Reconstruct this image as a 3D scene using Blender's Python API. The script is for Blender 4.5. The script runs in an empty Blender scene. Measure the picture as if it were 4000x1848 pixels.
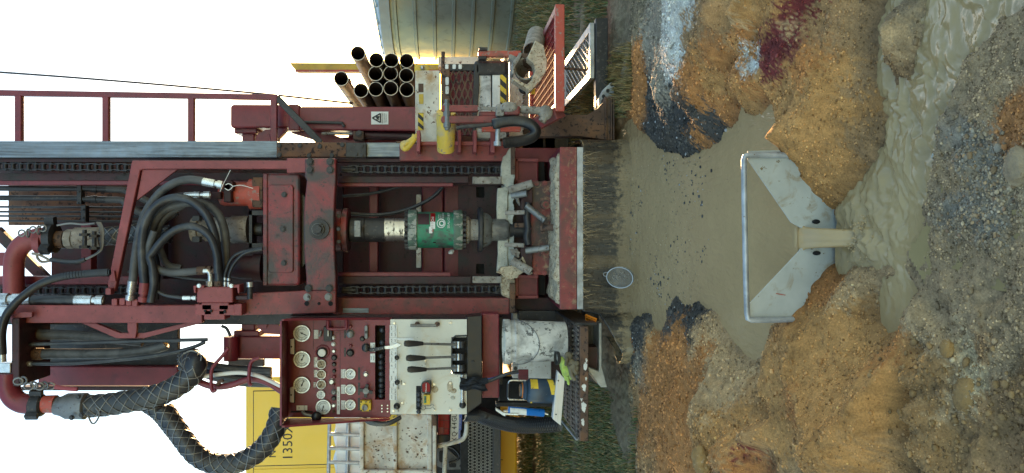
import bpy, bmesh, math, random
import numpy as np
from mathutils import Vector, Matrix
C = bpy.context.scene.collection
R = math.radians
random.seed(7)
# ---------------------------------------------------------------- camera, sky, sun, exposure
F = 2965.0; PITCH = R(5.0); EYE = 1.29          # focal length in photo pixels, camera tilt, eye height
cp, sp = math.cos(PITCH), math.sin(PITCH)
cam_d = bpy.data.cameras.new('camera'); cam = bpy.data.objects.new('camera', cam_d); C.objects.link(cam)
cam_d.sensor_fit = 'HORIZONTAL'; cam_d.sensor_width = 36; cam_d.lens = F/4000*36
cam_d.clip_start = .05; cam_d.clip_end = 3000
fwd = Vector((0, cp, -sp)); upv = Vector((0, sp, cp)); rgt = Vector((1, 0, 0))
cam.matrix_world = Matrix(((-upv.x, rgt.x, -fwd.x, 0), (-upv.y, rgt.y, -fwd.y, 0), (-upv.z, rgt.z, -fwd.z, EYE), (0, 0, 0, 1)))
sc = bpy.context.scene; sc.camera = cam                     # the photograph lies on its side: camera rolled a quarter turn
SUN_EL, SUN_AZ = R(3.2), R(12.7)                            # low sun ahead, just beside the tank
w = bpy.data.worlds.new('World'); sc.world = w; w.use_nodes = True
nt = w.node_tree; nt.nodes.clear()
sky = nt.nodes.new('ShaderNodeTexSky'); sky.sky_type = 'NISHITA'; sky.sun_disc = False
sky.sun_elevation = SUN_EL; sky.sun_rotation = SUN_AZ; sky.air_density = 1.0; sky.dust_density = .6; sky.ozone_density = 1.4
bg = nt.nodes.new('ShaderNodeBackground'); bg.inputs['Strength'].default_value = .15
wo = nt.nodes.new('ShaderNodeOutputWorld')
nt.links.new(sky.outputs[0], bg.inputs[0]); nt.links.new(bg.outputs[0], wo.inputs[0])
sd = bpy.data.lights.new('sun', 'SUN'); sd.energy = 2.4; sd.angle = R(.6); sd.color = (1, .62, .3)
sun = bpy.data.objects.new('sun', sd); C.objects.link(sun)
sv = Vector((math.sin(SUN_AZ)*math.cos(SUN_EL), math.cos(SUN_AZ)*math.cos(SUN_EL), math.sin(SUN_EL)))
sun.rotation_euler = sv.to_track_quat('Z', 'Y').to_euler()
vs = sc.view_settings; vs.view_transform = 'Standard'; vs.look = 'None'; vs.gamma = 1; vs.use_curve_mapping = False
vs.exposure = 2.95
# ---------------------------------------------------------------- measuring: a photo pixel and a distance give a point
ZM = {'1': (0, 200, .588), '2': (0, 900, .7965), '3': (500, 500, .6304), '4': (850, 100, .4622), '5': (1300, 0, .5882),
      '6': (1250, 550, .5882), '7': (1050, 1200, .5445), '8': (1650, 1150, .5866), 'G': (2200, 0, .7765), 'H': (2200, 924, .7765),
      'P': (900, 1550, .4658), 'Q': (1080, 1230, .3614), 'K': (1500, 1230, .3613), 'I': (1300, 150, .2521), 'J': (1600, 0, .4202),
      'L': (1900, 600, .5464), 'T': (0, 650, .3781), 'N': (1500, 750, .2101), 'U': (1680, 1600, .2083), 'S': (2200, 550, .5882),
      'W': (2800, 800, .4202), 'V': (700, 850, .336), 'B': (650, 1250, .336), 'X': (3300, 0, .588), '0': (0, 0, 1), 'D': (0, 0, 1.5528)}
def px(z, u, v):
    o = ZM[z]; return o[0]+u*o[2], o[1]+v*o[2]
def W(z, u, v, Y):                                          # point at depth Y
    x, y = px(z, u, v); a = (x-2000)/F; b = (924-y)/F
    t = Y/(cp-a*sp)
    return Vector((b*t, Y, EYE+t*(-sp-a*cp)))
def G(x, y, h=0.):                                          # point on a level at height h
    a = (x-2000)/F; b = (924-y)/F
    t = (h-EYE)/(-sp-a*cp)
    return Vector((b*t, t*(cp-a*sp), h))
def mpp(z, Y): return ZM[z][2]*Y/F                          # metres per zoom unit
# ---------------------------------------------------------------- mesh building
def catmull(P, n=6):
    if len(P) < 3: return P
    out = []
    for i in range(len(P)-1):
        a = P[i-1] if i else P[0]*2-P[1]; b = P[i]; c = P[i+1]; d = P[i+2] if i+2 < len(P) else P[-1]*2-P[-2]
        for k in range(n):
            t = k/n
            out.append(.5*((2*b)+(c-a)*t+(2*a-5*b+4*c-d)*t*t+(3*b-a-3*c+d)*t**3))
    out.append(P[-1]); return out
class MB:
    def __init__(s): s.v = []; s.f = []; s.m = []; s.sm = []; s.mats = []
    def mi(s, m):
        if m not in s.mats: s.mats.append(m)
        return s.mats.index(m)
    def add(s, vs, fs, m, smooth=False):
        o = len(s.v); s.v += [tuple(p) for p in vs]; k = s.mi(m)
        for f in fs: s.f.append([i+o for i in f]); s.m.append(k); s.sm.append(smooth)
    def prism(s, pts, m, d):                                # outline pushed along vector d
        n = len(pts); d = Vector(d)
        fs = [list(range(n)), list(range(2*n-1, n-1, -1))]+[[i, (i+1) % n, n+(i+1) % n, n+i] for i in range(n)]
        s.add(list(pts)+[p+d for p in pts], fs, m)
    def wbox(s, a, b, m):
        x0, y0, z0 = a; x1, y1, z1 = b
        s.prism([Vector((x0, y0, z0)), Vector((x1, y0, z0)), Vector((x1, y0, z1)), Vector((x0, y0, z1))], m, (0, y1-y0, 0))
    def bar(s, a, b, w, t, m, up=None):                     # rectangular bar from a to b
        a = Vector(a); b = Vector(b); d = (b-a).normalized(); up = Vector(up or (0, 1, 0))
        if abs(d.dot(up)) > .95: up = Vector((1, 0, 0))
        x = d.cross(up).normalized(); y = x.cross(d).normalized()
        s.prism([a+x*w/2*i+y*t/2*j for i, j in ((-1, -1), (1, -1), (1, 1), (-1, 1))], m, b-a)
    def tube(s, P, r, m, seg=10, smooth=True, caps=True):
        P = [Vector(p) for p in P]; n = len(P)
        rr = r if isinstance(r, (list, tuple)) else [r]*n
        t0 = (P[1]-P[0]).normalized(); u = t0.orthogonal().normalized(); vs = []
        for i in range(n):
            t = (P[min(i+1, n-1)]-P[max(i-1, 0)]).normalized()
            u = (u-t*u.dot(t)); u = u.normalized() if u.length > 1e-6 else t.orthogonal().normalized(); w_ = t.cross(u)
            vs += [P[i]+(u*math.cos(2*math.pi*k/seg)+w_*math.sin(2*math.pi*k/seg))*rr[i] for k in range(seg)]
        fs = [[i*seg+k, i*seg+(k+1) % seg, (i+1)*seg+(k+1) % seg, (i+1)*seg+k] for i in range(n-1) for k in range(seg)]
        s.add(vs, fs, m, smooth)
        if caps:
            s.add(vs[:seg], [list(range(seg))], m); s.add(vs[-seg:], [list(range(seg))], m)
    def cyl(s, a, b, r, m, seg=16, r2=None, smooth=True): s.tube([a, b], [r, r if r2 is None else r2], m, seg, smooth)
    def lathe(s, a, ax, prof, m, seg=28, smooth=True):      # profile of (distance along ax, radius)
        a = Vector(a); ax = Vector(ax).normalized(); u = ax.orthogonal().normalized(); w_ = ax.cross(u); vs = []
        for t, r in prof: vs += [a+ax*t+(u*math.cos(2*math.pi*k/seg)+w_*math.sin(2*math.pi*k/seg))*max(r, 1e-4) for k in range(seg)]
        n = len(prof)
        s.add(vs, [[i*seg+k, i*seg+(k+1) % seg, (i+1)*seg+(k+1) % seg, (i+1)*seg+k] for i in range(n-1) for k in range(seg)], m, smooth)
    def ball(s, c, r, m, seg=12, ring=8, sc_=(1, 1, 1)):
        prof = [(-math.cos(math.pi*i/ring), math.sin(math.pi*i/ring)) for i in range(ring+1)]
        o = len(s.v); s.lathe((0, 0, 0), (0, 0, 1), prof, m, seg)
        for i in range(o, len(s.v)):
            p = s.v[i]; s.v[i] = (c[0]+p[0]*r*sc_[0], c[1]+p[1]*r*sc_[1], c[2]+p[2]*r*sc_[2])
    def build(s, name, parent=None, bevel=0., smooth_angle=None, solid=True):
        me = bpy.data.meshes.new(name); me.from_pydata(s.v, [], s.f)
        for m in s.mats: me.materials.append(m)
        me.polygons.foreach_set('material_index', s.m); me.polygons.foreach_set('use_smooth', s.sm)
        bm = bmesh.new(); bm.from_mesh(me)
        bmesh.ops.remove_doubles(bm, verts=bm.verts, dist=1e-5)
        bmesh.ops.recalc_face_normals(bm, faces=bm.faces)
        bm.to_mesh(me); bm.free()
        for e in me.edges: pass
        o = bpy.data.objects.new(name, me); C.objects.link(o)
        if any(s.sm): 
            es = o.modifiers.new('edges', 'EDGE_SPLIT'); es.split_angle = R(40)
        if bevel:
            b = o.modifiers.new('bevel', 'BEVEL'); b.width = bevel; b.segments = 2; b.limit_method = 'ANGLE'; b.angle_limit = R(40)
        if parent is not None: attach(o, parent)
        return o
def attach(o, parent):
    o.parent = parent
    o.matrix_parent_inverse = Matrix.Translation(-parent.location)   # pieces are modelled where they stand
def thing(name, label, cat, loc, group=None):
    o = bpy.data.objects.new(name, None); C.objects.link(o); o.location = loc; o.empty_display_size = .1
    o['label'] = label; o['category'] = cat
    if group: o['group'] = group
    return o
def tag(o, label=None, cat=None, group=None, kind=None):
    if label: o['label'] = label
    if cat: o['category'] = cat
    if group: o['group'] = group
    if kind: o['kind'] = kind
    return o
def rect(z, u0, v0, u1, v1, Y): return [W(z, u0, v0, Y), W(z, u1, v0, Y), W(z, u1, v1, Y), W(z, u0, v1, Y)]
def box(name, z, u0, v0, u1, v1, Y, d, m, parent=None, bevel=.004):
    b = MB(); b.prism(rect(z, u0, v0, u1, v1, Y), m, (0, d, 0)); return b.build(name, parent, bevel)
def poly(name, z, pts, Y, d, m, parent=None, bevel=.003):
    b = MB(); b.prism([W(z, u, v, Y) for u, v in pts], m, (0, d, 0)); return b.build(name, parent, bevel)
def path(z, pts, Y): return [W(z, p[0], p[1], Y+(p[2] if len(p) > 2 else 0)) for p in pts]
def tube(name, z, pts, Y, r, m, parent=None, seg=12, n=6):
    b = MB(); b.tube(catmull(path(z, pts, Y), n), r, m, seg); return b.build(name, parent)
def lathe_v(name, z, v, prof, Y, m, parent=None, seg=28):    # upright turned part: prof = (u, radius in zoom units)
    b = MB(); k = mpp(z, Y); a = W(z, prof[0][0], v, Y); e = W(z, prof[-1][0], v, Y)
    L = (e-a).length/(prof[-1][0]-prof[0][0]+1e-9)
    pr = [(0, 0)]+[((u-prof[0][0])*L, r*k) for u, r in prof]+[((prof[-1][0]-prof[0][0])*L, 0)]
    b.lathe(a, e-a, pr, m, seg); return b.build(name, parent)
def disc(b, z, u, v, r, Y, d, m, seg=24, r2=None):           # round part facing the camera
    c = W(z, u, v, Y); b.cyl(c, c+Vector((0, d, 0)), r*mpp(z, Y), m, seg, None if r2 is None else r2*mpp(z, Y))
def bolt(z, u, v, r, Y, m, parent, name='bolt', washer=True):
    b = MB(); c = W(z, u, v, Y); rm = r*mpp(z, Y)
    if washer: b.cyl(c-Vector((0, .004, 0)), c+Vector((0, .003, 0)), rm*1.35, m, 14)
    b.cyl(c-Vector((0, .004+rm*.9, 0)), c-Vector((0, .004, 0)), rm, m, 6, smooth=False); return b.build(name, parent, .0015)
_font = {}
def text(name, s, z, u, v, size, Y, m, parent=None, sx=1., extrude=.0006, align='CENTER'):
    cu = bpy.data.curves.new('t', 'FONT'); cu.body = s; cu.size = size*mpp(z, Y)*1.38; cu.extrude = extrude
    cu.align_x = align; cu.align_y = 'CENTER'; cu.resolution_u = 2
    to = bpy.data.objects.new('t', cu); me = bpy.data.meshes.new_from_object(to)
    bpy.data.objects.remove(to)
    c = W(z, u, v, Y); me.name = name
    me.transform(Matrix.Translation(c) @ Matrix.Rotation(R(90), 4, 'X') @ Matrix.Diagonal((sx, 1, 1, 1)))
    me.materials.clear(); me.materials.append(m)
    o = bpy.data.objects.new(name, me); C.objects.link(o)
    if parent is not None: attach(o, parent)
    return o
# ---------------------------------------------------------------- materials
def mat(name, col, rough=.5, metal=0., var=.25, scale=6., chips=0., chipcol=(.05, .04, .04), chipscale=30., dirt=0., dirtcol=(.03, .025, .025),
        dirtscale=6., streak=None, bump=.15, bumpscale=90., spec=.5, coat=0.):
    m = bpy.data.materials.new(name); m.use_nodes = True; t = m.node_tree; N = t.nodes; L = t.links
    p = N['Principled BSDF']; p.inputs['Roughness'].default_value = rough; p.inputs['Metallic'].default_value = metal
    p.inputs['Specular IOR Level'].default_value = spec; p.inputs['Coat Weight'].default_value = coat
    tc = N.new('ShaderNodeTexCoord'); src = tc.outputs['Object']
    def noise(sca, det=6, ro=.6, mp=None, dist=0.):
        n = N.new('ShaderNodeTexNoise'); n.inputs['Scale'].default_value = sca; n.inputs['Detail'].default_value = det
        n.inputs['Roughness'].default_value = ro; n.inputs['Distortion'].default_value = dist
        if mp:
            q = N.new('ShaderNodeMapping'); q.inputs['Scale'].default_value = mp; L.new(src, q.inputs[0]); L.new(q.outputs[0], n.inputs[0])
        else: L.new(src, n.inputs[0])
        return n.outputs[0]
    def ramp(f, a, b, v0=0., v1=1.):
        q = N.new('ShaderNodeMapRange'); q.inputs[1].default_value = a; q.inputs[2].default_value = b
        q.inputs[3].default_value = v0; q.inputs[4].default_value = v1; L.new(f, q.inputs[0]); return q.outputs[0]
    def mix(f, a, b, mode='MIX'):
        q = N.new('ShaderNodeMix'); q.data_type = 'RGBA'; q.blend_type = mode
        if isinstance(f, float): q.inputs[0].default_value = f
        else: L.new(f, q.inputs[0])
        for i, x in ((6, a), (7, b)):
            if isinstance(x, tuple): q.inputs[i].default_value = (*x, 1)
            else: L.new(x, q.inputs[i])
        return q.outputs[2]
    f = ramp(noise(scale, 5, .6, streak), .3, .7)
    c = mix(f, tuple(x*(1-var) for x in col), tuple(min(1, x*(1+var)) for x in col))
    rsock = None
    if dirt:
        fd = ramp(noise(dirtscale, 9, .65, streak, .6), .60-.25*dirt, .76-.2*dirt)
        c = mix(fd, c, dirtcol)
    if chips:
        fc = ramp(noise(chipscale, 8, .7, streak), .665-.27*chips, .685-.27*chips)
        c = mix(fc, c, chipcol)
        rsock = ramp(fc, 0, 1, rough, min(1, rough+.25))
    L.new(c, p.inputs['Base Color'])
    rn = ramp(noise(scale*4, 4), .3, .7, max(.03, rough-.1), min(1, rough+.12)) if rsock is None else rsock
    L.new(rn, p.inputs['Roughness'])
    if bump:
        bp = N.new('ShaderNodeBump'); bp.inputs['Strength'].default_value = bump; bp.inputs['Distance'].default_value = .01
        L.new(noise(bumpscale, 5, .6, streak), bp.inputs['Height']); L.new(bp.outputs[0], p.inputs['Normal'])
    return m
M = {}
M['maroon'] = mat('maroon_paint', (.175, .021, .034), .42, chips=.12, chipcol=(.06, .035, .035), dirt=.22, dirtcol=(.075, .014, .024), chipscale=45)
M['dkmaroon_shade'] = mat('dark_maroon_shade_paint', (.042, .007, .013), .55, chips=.25, chipcol=(.02, .015, .015), dirt=.6, dirtcol=(.018, .014, .015))  # greasy dark maroon, deepened further so interior shade sits in the colour
M['red'] = mat('worn_red_paint', (.225, .042, .042), .5, chips=.28, chipcol=(.09, .05, .045), dirt=.5, dirtcol=(.11, .045, .04), chipscale=40)
M['pink'] = mat('faded_red_paint', (.24, .050, .055), .5, chips=.18, chipcol=(.1, .04, .04), dirt=.25, dirtcol=(.2, .042, .042), chipscale=45)
M['headred'] = mat('greasy_red_paint', (.245, .026, .034), .42, chips=.3, chipcol=(.055, .04, .04), dirt=.82, dirtcol=(.045, .034, .036), dirtscale=4, chipscale=38)
M['orange'] = mat('orange_red_paint', (.42, .07, .045), .5, chips=.35, chipcol=(.28, .2, .17), dirt=.3, dirtcol=(.2, .08, .06))
M['steel'] = mat('polished_rail_steel', (.17, .20, .235), .42, .55, var=.35, scale=4, streak=(24, 24, .5), dirt=.3, dirtcol=(.05, .055, .06), bump=.05)
M['rusty'] = mat('rusty_steel', (.11, .065, .045), .75, .2, chips=.4, chipcol=(.04, .03, .028), dirt=.4, dirtcol=(.2, .1, .05))
M['casing'] = mat('casing_pipe_steel', (.075, .052, .045), .6, .3, chips=.2, chipcol=(.12, .06, .04), chipscale=14, dirt=.3, dirtcol=(.075, .045, .032))
M['rim'] = mat('bright_pipe_rim', (.5, .48, .46), .35, .8, bump=.05)
M['darksteel'] = mat('greasy_steel', (.035, .036, .04), .45, .35, chips=.3, chipcol=(.1, .09, .085), dirt=.4, dirtcol=(.02, .018, .018))
M['chain'] = mat('chain_steel', (.035, .036, .042), .42, .5, var=.4, scale=20, bump=.05)
M['grey'] = mat('grey_machined_steel', (.20, .205, .205), .45, .5, chips=.28, chipcol=(.09, .07, .06), dirt=.4, dirtcol=(.1, .1, .1))
M['silver'] = mat('zinc_plated_fitting', (.55, .56, .56), .3, .8, var=.2, scale=30, dirt=.25, dirtcol=(.18, .16, .14), bump=.05)
M['chrome'] = mat('worn_chrome', (.5, .5, .49), .34, .8, chips=.35, chipcol=(.1, .09, .08), chipscale=18, streak=(1, 1, 3), bump=.05)
M['rubber'] = mat('black_hose_rubber', (.022, .026, .034), .4, var=.4, scale=9, dirt=.3, dirtcol=(.075, .078, .08), bump=.08)
M['greyhose'] = mat('dusty_hose_rubber', (.075, .08, .085), .55, var=.35, scale=12, dirt=.4, dirtcol=(.03, .032, .035), bump=.12)
M['black'] = mat('black_plastic', (.012, .012, .014), .38, bump=.05)
M['gap'] = mat('black_recess', (.008, .008, .009), .8, bump=0.)
M['wire'] = mat('hose_guard_wire', (.2, .2, .195), .45, .6, bump=0.)
M['green'] = mat('swivel_green_paint', (.01, .22, .12), .4, chips=.34, chipcol=(.05, .06, .055), chipscale=18, dirt=.6, dirtcol=(.06, .075, .07), dirtscale=9)
M['greenworn'] = mat('worn_green_flange', (.10, .17, .13), .5, chips=.55, chipcol=(.32, .33, .29), chipscale=28, dirt=.55, dirtcol=(.06, .075, .07), streak=(1, 1, .6))
M['white'] = mat('white_paint', (.68, .68, .64), .5, chips=.14, chipcol=(.25, .13, .06), dirt=.2, dirtcol=(.5, .46, .36), chipscale=34)
M['panelwhite'] = mat('cream_panel_paint', (.62, .61, .53), .45, var=.08, chips=.06, chipcol=(.2, .17, .13), chipscale=40, dirt=.28, dirtcol=(.55, .47, .33), bump=.06)
M['whiterust'] = mat('rust_streaked_white_paint', (.62, .60, .52), .6, chips=.27, chipcol=(.12, .055, .025), chipscale=20, dirt=.5, dirtcol=(.42, .26, .12), dirtscale=5)
M['whitescuff'] = mat('scuffed_white_plastic', (.62, .62, .6), .5, chips=.36, chipcol=(.14, .14, .135), chipscale=16, dirt=.6, dirtcol=(.27, .27, .26), dirtscale=9)
M['yellow'] = mat('yellow_paint', (.58, .40, .05), .5, chips=.3, chipcol=(.25, .2, .15), dirt=.35, dirtcol=(.4, .33, .2))
M['compyellow'] = mat('machine_yellow_paint', (.80, .52, .05), .4, var=.05, scale=1.5, bump=.02)
M['signyellow'] = mat('hazard_yellow', (.66, .45, .03), .5, chips=.2, chipcol=(.1, .08, .06), bump=.03)
M['ink'] = mat('black_ink', (.02, .02, .022), .6, bump=0.)
M['label'] = mat('white_label', (.70, .71, .68), .5, var=.06, dirt=.2, dirtcol=(.45, .43, .38), bump=0.)
M['dial'] = mat('gauge_dial', (.60, .65, .67), .35, var=.05, bump=0., coat=.6)
M['galv'] = mat('galvanised_steel', (.40, .42, .44), .5, .55, var=.25, scale=14, chips=.1, chipcol=(.2, .15, .1), dirt=.3, dirtcol=(.25, .25, .25))
M['alu'] = mat('aluminium', (.62, .65, .68), .38, .7, var=.08, scale=20, bump=.05, streak=(.4, 9, 9))
M['mud'] = mat('dried_cream_mud', (.46, .39, .28), .9, var=.3, scale=25, chips=.42, chipcol=(.22, .15, .09), chipscale=60, bump=.9, bumpscale=110)
M['palemud'] = mat('pale_drilling_mud', (.45, .44, .37), .85, var=.25, scale=18, chips=.25, chipcol=(.22, .2, .15), chipscale=70, bump=.5, bumpscale=120)
M['rock'] = mat('mud_caked_steel', (.26, .24, .21), .85, var=.35, scale=16, chips=.35, chipcol=(.12, .09, .07), bump=.5)
M['blue'] = mat('blue_canister', (.01, .16, .55), .35, bump=.02)
M['navy'] = mat('dark_blue_flask', (.022, .045, .075), .35, chips=.1, chipcol=(.1, .12, .14), bump=.04)
M['hivis'] = mat('lime_glove_fabric', (.38, .50, .10), .9, var=.3, scale=30, bump=.4, dirt=.3, dirtcol=(.2, .24, .1))
M['glove'] = mat('dirty_glove_palm', (.15, .125, .08), .9, var=.35, scale=25, bump=.5)
M['cloth'] = mat('black_rag', (.012, .015, .022), .85, bump=.3, bumpscale=60)
M['tape'] = mat('red_tape_case', (.26, .01, .012), .45, bump=0., spec=.25)
M['rubberskirt'] = mat('wet_rubber_sheet', (.026, .025, .024), .3, var=.5, scale=9, dirt=.4, dirtcol=(.09, .066, .04), dirtscale=3, streak=(5, 5, .3), bump=.3, bumpscale=25)
M['tanksteel'] = mat('green_tank_steel', (.25, .29, .24), .38, .5, var=.1, scale=1.2, dirt=.2, dirtcol=(.16, .18, .15), bump=.02, bumpscale=6)
M['tanktrim'] = mat('tank_roof_steel', (.30, .36, .37), .4, .3, var=.1, bump=.02)
M['tyre'] = mat('tyre_rubber', (.016, .016, .017), .8, bump=.3)
M['brightred'] = mat('tail_light_lens', (.24, .004, .008), .35, bump=0., spec=.2)
M['plateblue'] = mat('plate_blue', (.05, .12, .5), .4, bump=0.)
M['beige'] = mat('beige_sheet', (.38, .34, .26), .6, dirt=.3, dirtcol=(.25, .2, .14))
M['ibc'] = mat('white_tank_plastic', (.74, .78, .80), .35, var=.05, bump=.02)
M['strap'] = mat('pink_cord', (.3, .06, .08), .7)
M['grate'] = mat('dull_red_grating', (.28, .04, .04), .9, chips=.3, chipcol=(.2, .16, .14), spec=.08)
M['amber'] = mat('orange_plastic', (.75, .22, .01), .35, bump=0.)

def mud_splash(m, z0, z1, col):                              # dried splashes thickest near the ground
    t = m.node_tree; N = t.nodes; L = t.links; p = N['Principled BSDF']; old = p.inputs['Base Color'].links[0].from_socket
    g = N.new('ShaderNodeNewGeometry'); sx = N.new('ShaderNodeSeparateXYZ'); L.new(g.outputs['Position'], sx.inputs[0])
    n = N.new('ShaderNodeTexNoise'); n.inputs['Scale'].default_value = 24; n.inputs['Detail'].default_value = 8; n.inputs['Roughness'].default_value = .75; L.new(g.outputs['Position'], n.inputs[0])
    r = N.new('ShaderNodeMapRange'); r.inputs[1].default_value = z1; r.inputs[2].default_value = z0; r.inputs[3].default_value = -.25; r.inputs[4].default_value = .35; L.new(sx.outputs['Z'], r.inputs[0])
    a = N.new('ShaderNodeMath'); a.operation = 'ADD'; L.new(r.outputs[0], a.inputs[0]); L.new(n.outputs[0], a.inputs[1])
    q = N.new('ShaderNodeMapRange'); q.inputs[1].default_value = .52; q.inputs[2].default_value = .66; L.new(a.outputs[0], q.inputs[0])
    x = N.new('ShaderNodeMix'); x.data_type = 'RGBA'; L.new(q.outputs[0], x.inputs[0]); L.new(old, x.inputs[6]); x.inputs[7].default_value = (*col, 1); L.new(x.outputs[2], p.inputs['Base Color'])
mud_splash(M['red'], .10, .66, (.27, .17, .10)); mud_splash(M['headred'], .10, .92, (.28, .19, .12))
mud_splash(M['rubberskirt'], -.02, .24, (.21, .155, .09))
# ================================================================ GROUND, WATER
rng = np.random.default_rng(11)
_T = rng.random((256, 256))
def vnoise(x, y):
    xi = np.floor(x).astype(int); yi = np.floor(y).astype(int); fx = x-xi; fy = y-yi
    fx = fx*fx*(3-2*fx); fy = fy*fy*(3-2*fy)
    g = lambda i, j: _T[i % 256, j % 256]
    return (g(xi, yi)*(1-fx)+g(xi+1, yi)*fx)*(1-fy)+(g(xi, yi+1)*(1-fx)+g(xi+1, yi+1)*fx)*fy
def fbm(x, y, s, o=4, g=.5):
    a = 0; k = 1.; n = 0
    for i in range(o):
        a = a+k*(vnoise(x*s+i*17.3, y*s+i*9.1)-.5); n += k; k *= g; s *= 2.03
    return a/n*2
POND = [(2472, 458), (2534, 536), (2573, 575), (2635, 600), (2697, 613), (2743, 582), (2813, 559), (2844, 497), (2885, 466), (2903, 396), (2920, 450),
        (2953, 466), (3000, 423), (3023, 412), (3042, 466), (3062, 528), (3081, 590), (3120, 612), (3126, 1240), (3046, 1258), (3015, 1289), (3004, 1335),
        (2984, 1405), (2965, 1409), (2914, 1382), (2860, 1312), (2813, 1242), (2774, 1211), (2728, 1188), (2681, 1196), (2642, 1157), (2619, 1235),
        (2588, 1304), (2557, 1281), (2545, 1227), (2495, 1235), (2448, 1289), (2398, 1265), (2380, 1230), (2370, 900), (2385, 590), (2430, 500)]
ZS = -.13
STREAM = [(3244, 868), (3256, 836), (3303, 776), (3372, 714), (3427, 613), (3450, 543), (3466, 481), (3442, 365), (3427, 233), (3411, 132), (3435, 47),
          (3450, 0), (3470, -420), (4150, -420), (4060, 0), (3985, 60), (3917, 88), (3864, 165), (3800, 223), (3764, 282), (3741, 353), (3712, 423), (3676, 470),
          (3676, 559), (3653, 617), (3640, 690), (3637, 760), (3600, 850), (3560, 900), (3530, 960), (3530, 1030), (3600, 1141), (3570, 1196), (3520, 1273),
          (3481, 1297), (3442, 1235), (3442, 1157), (3450, 1090), (3500, 1070), (3470, 1040), (3380, 1046), (3334, 1052), (3290, 1074), (3245, 1012), (3240, 960)]
ISLAND = [(3470, 70), (3500, 35), (3560, 0), (3620, 0), (3590, 120), (3575, 200), (3545, 318), (3510, 300), (3470, 240), (3475, 140)]
def world(poly_, z): return np.array([G(x, y, z)[:2] for x, y in poly_])
def sdist(P, X, Y):                                         # signed distance, negative inside
    d = np.full(X.shape, 1e9); ins = np.zeros(X.shape, bool); n = len(P)
    for i in range(n):
        a, b = P[i], P[(i+1) % n]; e = b-a
        t = np.clip(((X-a[0])*e[0]+(Y-a[1])*e[1])/(e@e), 0, 1)
        d = np.minimum(d, np.hypot(X-a[0]-t*e[0], Y-a[1]-t*e[1]))
        c = ((a[1] > Y) != (b[1] > Y)) & (X < (b[0]-a[0])*(Y-a[1])/(b[1]-a[1]+1e-12)+a[0]); ins ^= c
    return np.where(ins, -d, d)
PW, SW, IW = world(POND, 0.), world(STREAM, ZS), world(ISLAND, ZS)
CTRL = [  # pixel, height
    (3060, 400, .05), (3010, 250, .08), (2985, 100, .11), (3000, -200, .13), (3150, 300, .055), (3180, 100, .06), (3300, 200, -.01), (3330, 450, -.03), (3120, 560, .045), (3160, 700, .01), (3235, 800, -.07), (3250, 560, 0), (3200, -200, .07),
    (2750, 350, .17), (2700, 230, .21), (2650, 330, .17), (2800, 170, .15), (2840, 60, .2), (2720, 60, .26), (2700, -200, .28), (2810, 420, .09), (2905, 380, .02), (2893, 230, .055), (2900, 60, .09), (2930, 250, .08), (2950, 130, .10), (2850, 300, .12),
    (2680, 520, .08), (2620, 470, .09), (2560, 300, .15), (2600, 150, .2), (2600, 0, .22), (2545, 420, .07), (2500, 380, .05), (2500, 150, .08), (2450, 300, .02), (2430, 200, 0), (2420, 0, 0), (2440, 480, .02), (2720, 560, .035), (2560, 520, .05),
    (3075, 1330, .09), (3050, 1440, .14), (3090, 1580, .19), (3110, 1780, .22), (3180, 1420, .12), (3240, 1560, .15), (3200, 1700, .17), (3350, 1300, .03), (3300, 1700, .12), (3330, 1500, .09), (3450, 1480, .045), (3500, 1750, .05), (3480, 1620, .055), (3560, 1430, .015), (3570, 1560, .02), (3580, 1700, .02), (3590, 1840, .02), (3200, 1150, .0), (3240, 1050, -.08), (3330, 1110, -.06), (2985, 1490, .03), (3010, 1620, .05), (3030, 1780, .06), (2970, 1440, .015), (3250, 1250, .04),
    (2750, 1320, .10), (2830, 1380, .11), (2800, 1550, .2), (2700, 1650, .23), (2860, 1700, .21), (2780, 1800, .25), (2600, 1420, .10), (2620, 1650, .15), (2650, 1250, .04), (2520, 1330, .06), (2510, 1480, .05), (2480, 1600, .02), (2480, 1800, .02), (2400, 1500, 0), (2400, 1800, 0), (2950, 1480, .10), (2560, 1780, .10),
    (3625, 1390, -.085), (3640, 1480, -.12), (3650, 1570, -.125), (3660, 1680, -.12), (3670, 1800, -.115), (3690, 1400, -.075), (3700, 1490, -.075), (3705, 1570, -.08), (3715, 1680, -.07), (3725, 1780, -.06), (3800, 1350, -.10), (3900, 1500, -.10), (3950, 1750, -.10), (3760, 1000, -.121), (3900, 1100, -.11), (3980, 900, -.10), (3620, 1050, -.128), (3600, 950, -.13), (3820, 600, -.108), (3900, 400, -.118), (3980, 300, -.125), (3960, 150, -.13), (3850, 400, -.122), (3990, 600, -.085), (3720, 800, -.112), (3560, 1330, -.06), (3700, 1200, -.115),
    (3750, 1330, -.10), (3770, 1440, -.105), (3760, 1560, -.105), (3780, 1700, -.10), (3560, 1300, -.05), (4300, 900, -.08), (4300, 300, -.08), (4300, 1600, -.06)]
CW = [G(x, y, z) for x, y, z in CTRL]
for X_, Y_ in ((-6, 6), (-3, 6.5), (0, 7), (3, 7), (6, 7), (-3, 4.6), (4, 5), (6, 4), (-5, 4), (3.4, 5.6), (-6, 2), (6, 2), (-4, 0), (4, 0), (0, 0)): CW.append(Vector((X_, Y_, .02 if Y_ > 3 else -.05)))
WXC = W('0', 3120, 928, 2.68).x
for x_, y_ in ((2975, 590), (3010, 622), (3060, 668), (3110, 715), (3160, 760), (3205, 802), (3245, 842), (3220, 1030), (3178, 1080), (3136, 1157), (3100, 1225), (3060, 1250), (2960, 560), (3040, 1270)):
    for Yw in (2.66, 2.60): q_ = W('0', x_, y_, 2.66); CW.append(Vector((q_.x, Yw, q_.z-.5*(2.66-Yw))))
CW = np.array(CW)
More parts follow.
